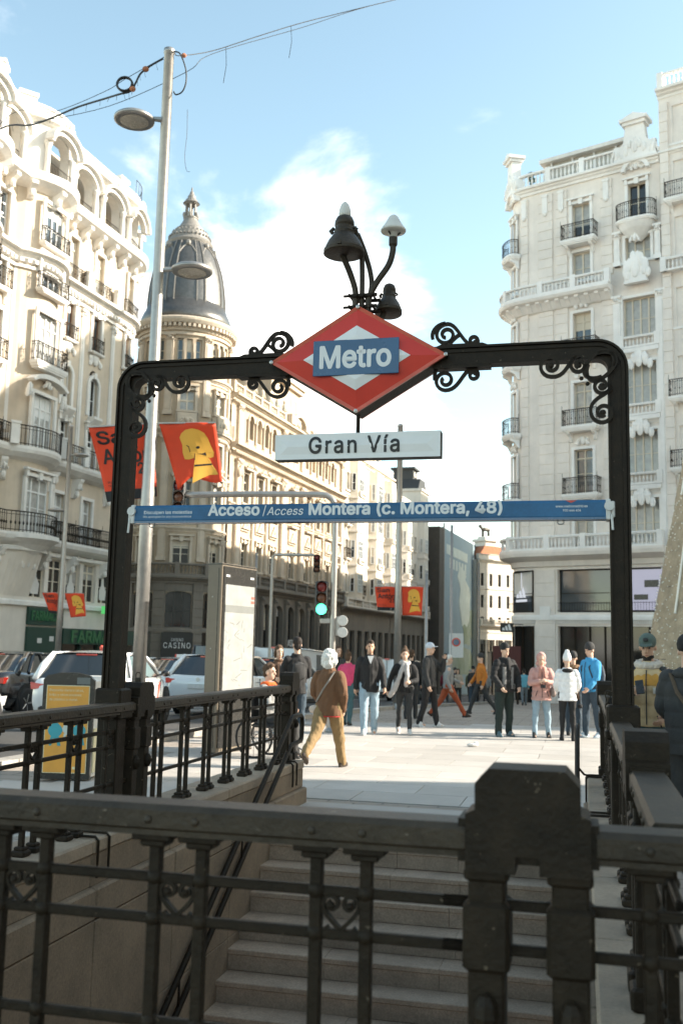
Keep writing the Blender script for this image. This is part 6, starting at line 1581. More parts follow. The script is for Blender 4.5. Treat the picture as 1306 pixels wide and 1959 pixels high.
# ------------------------------------------------------------------ traffic signals
def signal_head(parent, c, on=None, lenses=3, rz=0, r=.105):
    o = obj('signal_head', None, parent, c, rz); h = lenses * .225
    b = MB(); b.box(-.13, .13, -.02, .16, -h / 2, h / 2, .03); b.build('housing', 'sig_black', o)
    for k in range(lenses):
        z = h / 2 - .1125 - k * .225
        m = ('sig_red', 'sig_amber', 'sig_green')[k] if on == k or k < 2 else 'sig_amber'
        d = MB(); d.smooth = True; d.lathe([(0, -.055), (r * .6, -.05), (r, -.03)], 18, (0, 0, z), axis='y'); d.build('lens', m, o, smooth=True)
        v = MB()
        for q in range(14):
            a0, a1 = rad(-40) + rad(260) * q / 14, rad(-40) + rad(260) * (q + 1) / 14
            v.add([(r * 1.06 * cos(a0), -.02, z + r * 1.06 * sin(a0)), (r * 1.06 * cos(a1), -.02, z + r * 1.06 * sin(a1)), (r * 1.06 * cos(a1), -.22 * max(.25, sin(a1)), z + r * 1.06 * sin(a1)), (r * 1.06 * cos(a0), -.22 * max(.25, sin(a0)), z + r * 1.06 * sin(a0))], [(0, 1, 2, 3)])
        v.build('visor', 'galv', o, fixn=False)
    return o
ts = thing('traffic_light', 'grey mast arm traffic light showing green behind the brown coated woman', 'traffic light', (-.12, 20.0, gz(0, 20)))
b = MB(); b.smooth = True; b.tube(smoothpath([(0, 0, 0), (0, 0, 2), (0, 0, 4.3), (-.02, 0, 4.55), (-.15, 0, 4.70), (-.4, 0, 4.735), (-1.6, 0, 4.72), (-3.05, 0, 4.67)], 5), .062, 12); b.build('mast', 'galv', ts, smooth=True)
b = MB(); b.lathe([(.13, 0), (.13, .04), (.09, .1), (.075, .5), (.07, .55)], 14); b.build('base', 'galv', ts)
signal_head(ts, (-3.18, -.05, 4.62), None); signal_head(ts, (-.24, -.05, 2.64), 2)
b = MB(); b.box(-.26, -.05, -.03, .05, 2.14, 2.24, .01); b.box(.05, .14, -.03, .05, 1.9, 2.28, .01); b.build('bracket', 'galv', ts)
for z in (2.2, 1.97): b = MB(); b.lathe([(0, -.03), (.10, -.03), (.105, 0), (.10, .03)], 18, (.19, -.03, z), axis='y'); b.build('repeater_back', 'plastic_white', ts)
t2 = thing('traffic_light', 'distant grey mast arm traffic light over the carriageway by the casino', 'traffic light', (-2.6, 38.0, gz(0, 38)))
b = MB(); b.tube([(0, 0, 0), (0, 0, 5.5), (.1, 0, 5.6), (1.6, 0, 5.62)], .06, 8); b.build('mast', 'galv', t2); signal_head(t2, (1.7, 0, 5.3), None)
for lab, x, y, h in (('slim grey post between the banner lamp and the printed sheet', 3.3, 38, 5.0), ('slim grey post with round no parking sign in front of the printed sheet', 5.15, 46, 8.2), ('slim grey post beside the far white building', 9.2, 66, 9.0), ('slim grey post with flag bracket in front of the casino arches', -4.4, 52, 7.5)):
    p = thing('post', lab, 'post', (x, y, gz(x, y))); b = MB(); b.lathe([(.09, 0), (.07, .3), (.06, h)], 10); b.build('pole', 'galv', p, smooth=True)
    if 'no parking' in lab: b = MB(); b.box(-.1, .55, -.06, -.04, 2.1, 3.2); b.build('plate', 'plastic_white', p); b = MB(); b.lathe([(0, 0), (.2, 0), (.2, .01)], 16, (.22, -.075, 2.8), axis='y'); b.build('sign_ring', 'map_red', p); b = MB(); b.lathe([(0, 0), (.14, 0), (.14, .01)], 16, (.22, -.09, 2.8), axis='y'); b.build('sign_disc', 'signblue', p)
hd = thing('hoarding', 'dark red hoarding panel on the pavement in front of the sports shop corner', 'hoarding', (8.3, 50, gz(0, 50)))
b = MB(); b.box(-.62, .75, -.06, .06, 1.2, 2.85); b.build('panel', 'hoarding', hd)
for x in (-.5, .6): b = MB(); b.box(x - .05, x + .05, -.05, .05, 0, 1.2); b.build('leg', 'iron', hd)
me = text_mesh('GRAN VÍA', .2, 'textwhite', .004)
del me
# cafe kiosk and planters far on the right pavement
# ------------------------------------------------------------------ Christmas tree cone
xt = thing('christmas_tree', 'giant cone shaped Christmas tree covered in unlit string lights', 'christmas tree', (15.3, 38.0, gz(0, 38)))
RB, HT = 3.75, 19.0
b = MB(); nseg, nz = 56, 40; vs = []
rx_ = random.Random(8)
for j in range(nz + 1):
    for i in range(nseg): 
        rr = RB * (1 - j / nz) * (1 + rx_.uniform(-.012, .012)) + .05; a = 2 * pi * i / nseg; vs.append((rr * cos(a), rr * sin(a), .6 + HT * j / nz))
b.add(vs, [(j * nseg + i, j * nseg + (i + 1) % nseg, (j + 1) * nseg + (i + 1) % nseg, (j + 1) * nseg + i) for j in range(nz) for i in range(nseg)]); b.build('cone', 'tinsel', xt, smooth=False)
b = MB(); b.lathe([(RB * 1.0, 0), (RB * 1.0, .6), (RB * .98, .62)], 40); b.build('base_ring', 'stoneC_dark', xt)
b = MB()
for k in range(2600):
    h = 1 - math.sqrt(rx_.random()); a = rx_.uniform(0, 2 * pi); rr = RB * (1 - h) + .09; s_ = rx_.uniform(.016, .036); b.ball((rr * cos(a), rr * sin(a), .6 + HT * h), s_, 5, 3)
struct(b.build('light_bulbs', 'bulb', xt), 'stuff')
for j in range(1, 14):
    h = j / 14; b = MB(); b.tube([(RB * (1 - h) * 1.01 * cos(a) + .02, RB * (1 - h) * 1.01 * sin(a), .6 + HT * h) for a in [2 * pi * i / 40 for i in range(40)]], .03, 5, True); b.build('hoop', 'totem', xt)
for a, h0, h1 in ((3.55, .16, .42), (4.0, .02, .18), (3.3, .40, .52), (4.4, .2, .4)):  # white strips standing in for the vertical highlights on the cone
    b = MB(); b.tube([((RB * (1 - h) + .1) * cos(a), (RB * (1 - h) + .1) * sin(a), .6 + HT * h) for h in (h0, (h0 + h1) / 2, h1)], .045, 6); b.build('highlight_strip', 'bulb', xt)

# ================================================================== cars
def wheel_mesh():
    t = MB(); t.smooth = True; t.lathe([(.20, -.10), (.29, -.11), (.325, -.09), (.33, 0), (.325, .09), (.29, .11), (.20, .10)], 24, axis='y')
    r = MB(); r.lathe([(0, -.075), (.05, -.08), (.20, -.06), (.21, -.10), (.215, .1)], 18, axis='y')
    s = MB()
    for k in range(5):
        a = 2 * pi * k / 5
        s.tube([(.03 * cos(a), -.085, .03 * sin(a)), (.20 * cos(a), -.085, .20 * sin(a))], .024, 5)
    return t.mesh('tyre', 'rubber', True), r.mesh('rim', 'sig_black'), s.mesh('spokes', 'steel')
TYRE, RIM, SPOKE = wheel_mesh()
def car(label, x, y, head, paint, kind='hatch', taxi=False, plate=None, group='cars on the avenue', name='car'):
    """heading in degrees to the right of the camera's forward axis; local +x is the car's front"""
    z = gz(x, y) + .006; t = thing(name, label, 'van' if kind == 'van' else 'car', (x, y, z), rad(90 - head), group)
    slope = (gz(x, y + 1) - gz(x, y - 1)) / 2; t.rotation_euler = (0, -math.atan(slope) * cos(rad(head)), rad(90 - head))
    if kind == 'hatch': L, W, H, belt, hood = 4.35, .90, 1.50, .98, .95; g0, g1, r0, r1 = -2.02, 1.05, -1.55, .15; wb = (-1.30, 1.32)
    elif kind == 'sedan': L, W, H, belt, hood = 4.65, .92, 1.46, .98, .93; g0, g1, r0, r1 = -1.75, 1.05, -1.0, .15; wb = (-1.38, 1.38)
    else: L, W, H, belt, hood = 5.0, .98, 2.15, 1.15, 1.15; g0, g1, r0, r1 = -2.44, 1.75, -2.36, .95; wb = (-1.55, 1.55)
    h = L / 2
    # lower body: rings along x
    st = [(-h, .80, .42, belt - .16), (-h + .05, .93, .32, belt - .04), (-h + .30, .985, .24, belt + (.02 if kind != 'sedan' else .03)), (-h + .9, 1.0, .22, belt + .02), (-.3, 1.0, .22, belt), (.8, 1.0, .22, belt - .01), (g1 + .05, .995, .22, max(hood, belt - .03)), (h - .75, .97, .23, hood - .06), (h - .25, .90, .27, hood - .18), (h - .04, .78, .33, hood - .33), (h, .68, .40, hood - .42)]
    b = MB(); b.smooth = True; vs = []; K = 14
    for sx, kw, zb, zt in st:
        w = W * kw; zm = (zb + zt) / 2
        half = [(0, zb), (w * .80, zb), (w * .95, zb + .07), (w, zb + .20), (w * 1.0, zm + .03), (w * .985, zt - .10), (w * .93, zt - .02), (w * .80, zt + .012)]
        ring = half + [(-px, pz) for px, pz in reversed(half[1:])]
        K = len(ring); vs += [(sx, px, pz) for px, pz in ring]
    n = len(st); fs = [(i * K + k, i * K + (k + 1) % K, (i + 1) * K + (k + 1) % K, (i + 1) * K + k) for i in range(n - 1) for k in range(K)] + [tuple(range(K)), tuple((n - 1) * K + k for k in range(K - 1, -1, -1))]
    b.add(vs, fs); body = b.build('body', paint, t, smooth=True)
    wr = W * (.74 if kind != 'van' else .88); wbt = W * .925
    B = [(g0, -wbt), (g1, -wbt * .97), (g1, wbt * .97), (g0, wbt)]; T = [(r0, -wr), (r1, -wr * .97), (r1, wr * .97), (r0, wr)]; zb = belt - .01; zt = H - .07
    # cabin glass, with the roof and pillars over it
    b = MB(); V = [(px, py, zb) for px, py in B] + [(px, py, zt) for px, py in T]
    glassmat = 'car_glass'
    b.add(V, [(0, 1, 5, 4), (2, 3, 7, 6)]); b.build('side_window', glassmat if kind != 'van' else paint, t, fixn=False)
    bow = .10
    def screen(i, j, nm, m, sgn):
        bb = MB(); N = 8; vv = []
        for k in range(N + 1):
            u = k / N; e = sgn * bow * (1 - (2 * u - 1) ** 2)
            p0 = Vector(V[i]) * (1 - u) + Vector(V[j]) * u; p1 = Vector(V[i + 4]) * (1 - u) + Vector(V[j + 4]) * u
            vv += [(p0.x + e, p0.y, p0.z), (p1.x + e * .8, p1.y, p1.z)]
        bb.add(vv, [(2 * k, 2 * k + 2, 2 * k + 3, 2 * k + 1) for k in range(N)]); return bb.build(nm, m, t, smooth=True, fixn=False)
    screen(1, 2, 'windscreen', glassmat, 1); screen(3, 0, 'rear_window', glassmat if kind != 'van' else paint, -1)
    # roof: crowned grid
    b = MB(); b.smooth = True; NX, NY = 8, 8; vs = []
    for i in range(NX + 1):
        u = i / NX
        for j in range(NY + 1):
            v = j / NY * 2 - 1; xx = r0 - .02 + (r1 - r0 + .04) * u; e = (1 - v * v); xx += (bow * .8 * e if i == NX else -bow * .8 * e if i == 0 else 0)
            vs.append((xx, v * (wr + .015), zt - .015 + .085 * (1 - abs(v) ** 3) * (1 - .55 * abs(2 * u - 1) ** 3)))
    b.add(vs, [(i * (NY + 1) + j, (i + 1) * (NY + 1) + j, (i + 1) * (NY + 1) + j + 1, i * (NY + 1) + j + 1) for i in range(NX) for j in range(NY)]); rf = b.build('roof', paint, t, smooth=True)
    for k in range(4):
        b = MB(); thick = .045 if k in (1, 2) else .075; sgn = 1 if k in (2, 3) else -1
        p0, p1 = Vector(V[k]), Vector(V[k + 4]); b.tube([tuple(p0 + Vector((0, 0, -.03))), tuple((p0 + p1) / 2 + Vector((.03 if k in (1, 2) else -.03, sgn * .012, .01))), tuple(p1)], [thick, thick, thick * .8], 6); b.build('pillar', paint, t, smooth=True)
    for sg in (-1, 1):
        b = MB(); b.tube([(r0, sg * wr, zt), ((r0 + r1) / 2, sg * (wr + .01), zt + .012), (r1, sg * wr, zt)], .034, 6); b.build('roof_rail', paint, t, smooth=True)
        if kind != 'van':
            xm = -.35; b = MB(); b.tube([(xm, sg * (wbt * .99), zb), (xm - .05, sg * wr, zt)], .035, 5); b.build('pillar', 'sig_black', t)
            b = MB(); b.tube([(g0 + .55, sg * wbt * 1.0, zb), (r0 + .30, sg * wr, zt)], .045, 5); b.build('pillar', paint, t)
        else:
            b = MB(); b.prism([(.1, belt + .08), (1.35, belt + .08), (.85, zt - .15), (.1, zt - .15)], sg * wbt * .995 - .01, sg * wbt * .995 + .01, 'y'); b.v = [(q[0], q[1] - sg * .07 * (q[2] - belt), q[2]) for q in b.v]; b.build('side_window', 'car_glass', t)
        # mirrors, handles, door seams
        m_ = MB(); m_.ball((g1 - .42, sg * (W + .12), belt + .07), (.07, .10, .075), 8, 6); m_.tube([(g1 - .40, sg * W * .95, belt + .02), (g1 - .40, sg * (W + .08), belt + .05)], .025, 5); m_.build('mirror', paint if paint != 'car_white' else 'car_dark', t, smooth=True)
        for xs in (-.35, .75, -1.25):
            d = MB(); d.box(xs - .006, xs + .006, sg * W * .995 - .012, sg * W * .995 + .009, .30, belt - .08); d.build('door_seam', 'sig_black', t)
        for xs in (-.55, .45): d = MB(); d.box(xs - .10, xs + .10, sg * W - .01, sg * W + .025, belt - .17, belt - .135, .006); d.build('door_handle', paint, t)
        d = MB(); d.box(-h + .7, h - .8, sg * W * .97 - .02, sg * W * .97 + .03, .20, .30); d.build('sill', 'sig_black', t)
        for xw in wb:
            a = MB(); a.lathe([(0, -.02), (.40, -.02), (.40, .02), (0, .02)], 22, (xw, sg * (W - .012), .36), axis='y'); a.build('wheel_arch', 'rubber', t)
            w = obj('wheel', None, t, (xw, sg * (W - .07), .33), 0 if sg < 0 else pi); obj('tyre', TYRE, w); obj('rim', RIM, w); obj('spokes', SPOKE, w)
        # lights
        d = MB()
        if kind == 'van': d.box(-h - .02, -h + .10, min(sg * .80, sg * .95), max(sg * .80, sg * .95), .75, 1.35, .02)
        else: d.prism([(sg * .60, belt - .19), (sg * .86, belt - .22), (sg * .875, belt - .09), (sg * .62, belt - .12)], -h + .01, -h + .22, 'x')
        d.build('tail_light', 'taillight', t)
        d = MB(); d.prism([(sg * .48, hood - .42), (sg * .72, hood - .40), (sg * .76, hood - .24), (sg * .5, hood - .30)], h - .30, h + .01, 'x'); d.build('headlight', 'headlight', t)
    d = MB(); d.box(-h - .035, -h + .02, -.26, .26, belt - .34, belt - .22, .006); d.build('number_plate', plate or 'plastic_white', t)
    d = MB(); d.box(-h - .03, -h + .3, -W * .78, W * .78, .26, .46, .03); d.build('bumper', 'sig_black', t)
    d = MB(); d.box(h - .3, h + .02, -W * .62, W * .62, .26, .44, .03); d.build('bumper', 'sig_black', t)
    if kind == 'van':
        d = MB(); d.box(-h - .07, -h - .05 + .03, -.01, .01, .55, zt - .05); d.build('door_seam', 'sig_black', t)
        d = MB(); d.box(g0 - .13, g0 - .02, -.12, .12, zt - .02, zt + .04, .01); d.build('brake_light', 'taillight', t)
    else:
        d = MB(); d.box(r0 - .12, r0 - .02, -.2, .2, zt - .03, zt + .0, .006); d.build('brake_light', 'taillight', t)
        d = MB(); d.lathe([(0, 0), (.05, 0), (.05, .012)], 14, (-h - .01, 0, belt - .12), axis='x'); d.build('badge', 'steel', t)
    if taxi:
        d = MB(); d.box(-.12, .10, -.14, .14, H + .0, H + .10, .015); d.build('taxi_sign', 'plastic_white', t)
        d = MB(); d.ball((-.01, .2, H + .05), (.04, .04, .06), 8, 5); d.build('taxi_lamp', 'sig_green' if taxi == 2 else 'map_red', t)
        for sg in (-1, 1): d = MB(); d.prism([(.40, .34), (.52, .34), (.70, belt - .12), (.58, belt - .12)], sg * W * 1.0 - .004, sg * W * 1.0 + .006, 'y'); d.build('door_stripe', 'map_red', t)
    return t
car('white taxi with a red door stripe and dark rear window beside the tall lamp', -4.72, 20.9, 3, 'car_white', 'hatch', taxi=1)
car('dark sedan with a blue number plate beside the white taxi', -7.45, 23.6, 10, 'car_dark', 'sedan', plate='plate_blue')
car('white taxi saloon with a roof sign stopped in front of the casino', -4.9, 31.5, 14, 'car_white', 'sedan', taxi=1)
car('white hatchback with pale windows partly behind the map totem', -2.75, 26.5, 17, 'car_white', 'hatch')
car('white car with bright orange tail lights in front of the white van', -1.7, 31.0, 18, 'car_white', 'hatch')
car('white panel van with plain rear doors in the traffic', -1.75, 41.0, 18, 'car_white', 'van', name='van')
car('dark van with reflective windows between the taxis and the white van', -4.0, 40.5, 18, 'car_dark', 'van', name='van')
car('white van far along the avenue near the banner lamp', 3.2, 53.0, 18, 'car_white', 'van', name='van')
car('white car whose rear corner shows beside the dark sedan', -6.65, 15.3, 6, 'car_white', 'hatch')
car('silver car waiting far along the avenue', 1.2, 62.0, 18, 'car_silver', 'sedan'); car('dark car far along the avenue ahead of the silver car', 3.6, 70, 18, 'car_dark', 'hatch')

# small things on the paving
lt = thing('litter', 'small crumpled white paper scrap lying on the sunlit slabs', 'litter', (2.35, 17.6, .012)); b = MB(); b.ball((0, 0, .03), (.10, .05, .035), 8, 5); b.ball((.06, .03, .045), (.05, .05, .045), 7, 4); b.build('scrap', 'plastic_white', lt)
# ================================================================== people
from mathutils import noise as mnoise
def cloth(name, col, rough=.85, var=.14, scale=14, bump=.25, bscale=55):
    return mat('cloth_' + name, col, rough, 0, var, scale, bump, bscale)
def ramesh(mb, name, mats, vox, parent, smooth=3, wr=0.0, wscale=9.0, ridge=None, loc=(0, 0, 0)):
    """fuse overlapping closed shapes into one continuous surface, then smooth and crease it"""
    me = mb.mesh(name + '_src', mats, False); o = bpy.data.objects.new(name, me)
    m = o.modifiers.new('r', 'REMESH'); m.mode = 'VOXEL'; m.voxel_size = vox; m.use_smooth_shade = True
    m2 = o.modifiers.new('s', 'SMOOTH'); m2.factor = .5; m2.iterations = smooth
    new = evaluated_mesh(o); new.name = name
    bpy.data.objects.remove(o); bpy.data.meshes.remove(me)
    new.materials.clear(); new.materials.append(MATS[mats] if isinstance(mats, str) else mats)
    if wr or ridge:
        new.update(); N = [v.normal.copy() for v in new.vertices]
        for v, n in zip(new.vertices, N):
            d = 0
            if wr:
                p = Vector((v.co.x * wscale, v.co.y * wscale, v.co.z * wscale * .55)); d += wr * (mnoise.noise(p) + .5 * mnoise.noise(p * 2.3 + Vector((3, 1, 7))))
            if ridge: d += ridge[1] * (abs(sin(v.co.z * pi / ridge[0])) ** .5 - .7)
            v.co += n * d
    new.polygons.foreach_set('use_smooth', [True] * len(new.polygons))
    return obj(name, new, parent, loc)
def chain(mb, pts, rs, n=10):
    """tapered limb: rings plus round joints"""
    for i in range(len(pts) - 1): mb.cone(pts[i], pts[i + 1], rs[i], rs[i + 1], n)
    for p, r in zip(pts, rs): mb.ball(p, r, n, 6)
def loft(mb, secs, n=14):
    """stack of elliptical sections (cx, cy, z, rx, ry)"""
    vs = []
    for cx, cy, z, rx, ry in secs:
        for k in range(n): a = 2 * pi * k / n; vs.append((cx + rx * cos(a), cy + ry * sin(a), z))
    m = len(secs); fs = [(j * n + k, j * n + (k + 1) % n, (j + 1) * n + (k + 1) % n, (j + 1) * n + k) for j in range(m - 1) for k in range(n)] + [tuple(range(n - 1, -1, -1)), tuple((m - 1) * n + k for k in range(n))]
    mb.add(vs, fs)
NP = 0
def person(label, x, y, face, h=1.72, legs=((4, 2), (-4, 2)), arms=((6, 8, 12, 0), (6, 8, 12, 0)), jacket=None, hem=.82, puff=0, trousers=None, shoes=None, top='short', topcol=None, skin='skin_light', vox=.016, lean=0, headturn=0, nod=0, group='people on the plaza', seat=None, jw=1.0, extras=None, sleeves=None, fit=1.0, vest=None, stance=.0, coat_flare=0):
    """legs: (forward swing, knee bend) for the figure's right and left; arms: (forward, abduct, elbow bend, inward)"""
    global NP; NP += 1
    s = h / 1.75; z0 = gz(x, y) + (.012 if y < 23 else 0); t = thing('person', label, 'person', (x, y, z0), rad(face), group)
    R = lambda a: rad(a)
    # ---- skeleton (unscaled metres for 1.75 m)
    feet = []; L = {}
    for i, sg in enumerate((-1, 1)):
        f, k = legs[i]; hip = Vector((sg * .095, 0, 0)); kn = hip + Vector((sg * (.012 + stance * .45), -.44 * sin(R(f)), -.44 * cos(R(f)))); an = kn + Vector((sg * (.005 + stance * .4), -.42 * sin(R(f - k)), -.42 * cos(R(f - k)))); L[sg] = [hip, kn, an, f, k]
    low = min(L[sg][2].z for sg in L); pz = (.085 - low) if seat is None else seat
    P0 = Vector((0, 0, pz))
    for sg in L: L[sg][:3] = [p + P0 for p in L[sg][:3]]
    ln = R(lean); up = Vector((0, -sin(ln), cos(ln)))
    sp = lambda d, fwd=0: P0 + up * d + Vector((0, -fwd, 0))
    chest = sp(.40); neck = sp(.545); head = sp(.72, .015 + .02 * sin(ln))
    A = {}
    for i, sg in enumerate((-1, 1)):
        f, a, b, inn = arms[i]; S = sp(.475) + Vector((sg * .185, 0, 0)); d1 = Vector((sg * sin(R(a)), -sin(R(f)) * cos(R(a)), -cos(R(f)) * cos(R(a)))); E = S + d1 * .285; g = f + b; d2 = Vector((-sg * sin(R(inn)) + sg * sin(R(a)) * .4 * (inn == 0), -sin(R(g)) * cos(R(inn)), -cos(R(g)) * cos(R(inn)))).normalized(); Wr = E + d2 * .25; A[sg] = (S, E, Wr, d2)
    far = vox > .021
    v = vox
    def fin(mb): mb.v = [(a * s, b * s, c * s) for a, b, c in mb.v]; return mb
    Hm = Matrix.Translation(head) @ Matrix.Rotation(R(headturn), 4, 'Z') @ Matrix.Rotation(R(nod), 4, 'X')
    hp = lambda a, b, c: tuple(Hm @ Vector((a, b, c)))
    # ---- body
    mb = MB()
    i0 = len(mb.v)
    mb.ball((0, .005, .035), (.075, .094, .098), 14, 10); mb.ball((0, -.022, -.045), (.058, .068, .075), 12, 8); mb.ball((0, -.055, -.082), (.030, .028, .024), 8, 6)
    mb.cone((0, -.083, .02), (0, -.108, -.022), .010, .017, 8); mb.ball((0, -.104, -.022), (.019, .014, .012), 8, 6)
    mb.ball((0, -.083, -.058), (.024, .012, .008), 8, 5); mb.ball((0, -.085, .038), (.052, .016, .010), 10, 5)
    for sg in (-1, 1): mb.ball((sg * .076, .012, -.005), (.012, .022, .032), 8, 6)
    mb.v[i0:] = [hp(*p) for p in mb.v[i0:]]
    chain(mb, [tuple(neck - up * .06), tuple(neck + up * .05), tuple(head + Vector((0, .02, -.05)))], [.062, .054, .052], 10)
    loft(mb, [(0, p.y, p.z, rx, ry) for p, rx, ry in ((sp(-.06), .13, .09), (sp(.02), .145, .10), (sp(.16), .125, .085), (sp(.32), .145, .095), (sp(.44), .15, .09), (sp(.52), .09, .06))])
    for sg in (-1, 1):
        hip, kn, an, f, k = L[sg]; chain(mb, [tuple(hip), tuple(kn), tuple(an)], [.074, .040, .030] if trousers else [.082, .054, .038], 10); chain(mb, [tuple(an + Vector((0, .03, -.045))), tuple(an + Vector((0, -.13, -.052)))], [.032, .026], 8)
        S, E, Wr, d2 = A[sg]; chain(mb, [tuple(S), tuple(E), tuple(Wr)], [.05, .04, .027], 8)
        # hand: palm, four curled fingers, thumb from the side of the palm
        side = d2.cross(Vector((0, 0, 1))); side = side.normalized() if side.length > .2 else Vector((1, 0, 0)); nrm = side.cross(d2).normalized()
        if sg < 0: pass
        c0 = Wr + d2 * .045; chain(mb, [tuple(Wr + d2 * .01), tuple(c0), tuple(Wr + d2 * .085)], [.027, .036, .033], 8)
        inw = Vector((-sg, -.3, 0)); inw = (inw - d2 * inw.dot(d2)).normalized(); acr = d2.cross(inw).normalized()
        if not far:
            for q, (o, ln_) in enumerate(((-.030, .062), (-.010, .074), (.010, .070), (.029, .055))):
                a0 = Wr + d2 * .088 + acr * o; a1 = a0 + d2 * ln_ * .5 + inw * .010; a2 = a1 + (d2 * .55 + inw * .8).normalized() * ln_ * .5; chain(mb, [tuple(a0), tuple(a1), tuple(a2)], [.0105, .0098, .0085], 6)
            th0 = Wr + d2 * .035 - acr * .03; chain(mb, [tuple(th0), tuple(th0 - acr * .025 + d2 * .025 + inw * .012), tuple(th0 - acr * .026 + d2 * .055 + inw * .025)], [.013, .0115, .0095], 6)
    ramesh(fin(mb), 'body', skin, v * .62 if not far else v * .8, t, 2)
    if not far:
        for sg in (-1, 1): e = MB(); e.ball(hp(sg * .030, -.083, .016), (.011, .008, .007), 8, 5); fin(e).build('eye', 'sig_black', t, smooth=True)
        e = MB(); e.ball(hp(0, -.091, -.058), (.020, .006, .004), 8, 5); fin(e).build('lips', cloth('lip', (.35, .12, .09)), t, smooth=True)
    # ---- trousers
    if trousers:
        mb = MB(); tf = fit
        for sg in (-1, 1):
            hip, kn, an, f, k = L[sg]; e = an + (kn - an).normalized() * -.02
            chain(mb, [tuple(hip + Vector((0, 0, .02))), tuple((hip + kn) / 2), tuple(kn), tuple((kn + an) / 2), tuple(e)], [.108 * (.9 + .1 * tf), .092 * tf, .071 * tf, .064 * tf, .056 * tf], 12)
        loft(mb, [(0, p.y, p.z, rx, ry) for p, rx, ry in ((sp(-.10), .13, .10), (sp(-.02), .165, .115), (sp(.06), .158, .112), (sp(.13), .145, .105))])
        ramesh(fin(mb), 'trousers', trousers, v * .85, t, 2, .013, 12)
    # ---- shoes
    for sg in (-1, 1):
        hip, kn, an, f, k = L[sg]; pitch = R(max(-10, min(38, -(f - k) * (1 if f - k < -12 else .25) if seat is None else 0)))
        mb = MB(); q = []
        loft(mb, [(0, -.02, -.085, .040, .125), (0, -.02, -.065, .046, .132), (0, -.012, -.040, .045, .118), (0, .012, -.005, .040, .075), (0, .025, .035, .040, .050)], 14)
        Mx = Matrix.Translation(an) @ Matrix.Rotation(R(sg * 6), 4, 'Z') @ Matrix.Rotation(pitch, 4, 'X'); mb.v = [tuple(Mx @ Vector((a, b - .03, c))) for a, b, c in mb.v]
        fin(mb).build('shoe', shoes or cloth('shoe_dark', (.02, .018, .016), .6), t, smooth=True)
    # ---- jacket
    if jacket:
        mb = MB(); w = jw; hz = (hem - .93)
        loft(mb, [(0, p.y, p.z, rx * w, ry * w) for p, rx, ry in ((sp(hz), .188 + coat_flare, .145 + coat_flare), (sp(hz * .4), .186 + coat_flare * .5, .142 + coat_flare * .5), (sp(.10), .178, .135), (sp(.25), .180, .135), (sp(.38), .186, .138), (sp(.47), .172, .118), (sp(.525), .115, .088), (sp(.57), .080, .078))])
        sl = not vest
        if sl:
            for sg in (-1, 1):
                S, E, Wr, d2 = A[sg]; chain(mb, [tuple(S + Vector((-sg * .02, 0, -.01))), tuple((S + E) / 2), tuple(E), tuple((E + Wr) / 2), tuple(Wr + d2 * .005)], [.080 * w, .070 * w, .062 * w, .055 * w, .047 * w], 10)
        ramesh(fin(mb), 'jacket', jacket, v * .85, t, 2, .016 if not puff else .005, 10, (puff, .011) if puff else None)
        if vest:
            mb = MB()
            for sg in (-1, 1): S, E, Wr, d2 = A[sg]; chain(mb, [tuple(S + Vector((-sg * .05, 0, -.01))), tuple((S + E) / 2), tuple(E), tuple((E + Wr) / 2), tuple(Wr)], [.075, .068, .060, .052, .046], 10)
            loft(mb, [(0, sp(.3).y, sp(.3).z, .15, .10), (0, sp(.5).y, sp(.5).z, .15, .09)])
            ramesh(fin(mb), 'sleeves', vest, v * .85, t, 2, .008, 10)
        # collar and zip
        c = MB(); ring = [tuple(sp(.555) + Vector((.074 * cos(a), .072 * sin(a) - .004, -.012 * sin(a)))) for a in [2 * pi * k / 16 for k in range(16)]]; c.tube(ring, .024, 6, True); fin(c).build('collar', jacket, t, smooth=True)
        if not far:
            c = MB(); c.tube([tuple(sp(q) + Vector((0, -ry * w - .005, 0))) for q, ry in ((.50, .108), (.38, .140), (.25, .138), (.10, .137), (hz * .6, .142))], .006, 5); fin(c).build('zip', 'sig_black', t)
            for sg in (-1, 1): c = MB(); c.tube([tuple(sp(.03) + Vector((sg * .10, -.138 * w, .03))), tuple(sp(-.03) + Vector((sg * .14, -.118 * w, -.03)))], .007, 5); fin(c).build('pocket_seam', 'sig_black', t)
    # ---- hair or headgear
    col = topcol or cloth('hair_dark', (.022, .015, .011))
    mb = MB(); i0 = 0; nm = 'hair'; rg = None; wv = .006
    if top in ('short', 'cap', 'beanie', 'bobble', 'bald'):
        if top == 'short': mb.ball((0, .018, .060), (.083, .098, .092), 14, 9); mb.ball((0, -.035, .112), (.062, .052, .034), 10, 6); mb.ball((0, .05, -.02), (.072, .06, .07), 10, 6); wv = .009
        elif top == 'cap':
            nm = 'cap'; mb.ball((0, .006, .062), (.088, .104, .088), 16, 9); loft(mb, [(0, -.115, .048, .068, .070), (0, -.112, .062, .064, .066)], 14); wv = 0
        else:
            nm = 'beanie'; mb.ball((0, .012, .070), (.092, .108, .104), 16, 9); loft(mb, [(0, .010, .028, .089, .104), (0, .010, .075, .093, .108)], 16); wv = .003
            if top == 'bobble': mb.ball((0, .02, .195), (.052, .052, .052), 10, 7); mb.ball((0, .015, .13), (.075, .08, .07), 10, 7)
    elif top in ('long', 'bun', 'white_mop', 'bob'):
        mb.ball((0, .02, .060), (.086, .102, .094), 14, 9); mb.ball((0, .06, -.02), (.078, .064, .09), 10, 7)
        if top == 'bun': mb.ball((0, .04, .165), (.042, .042, .038), 10, 6); wv = .004
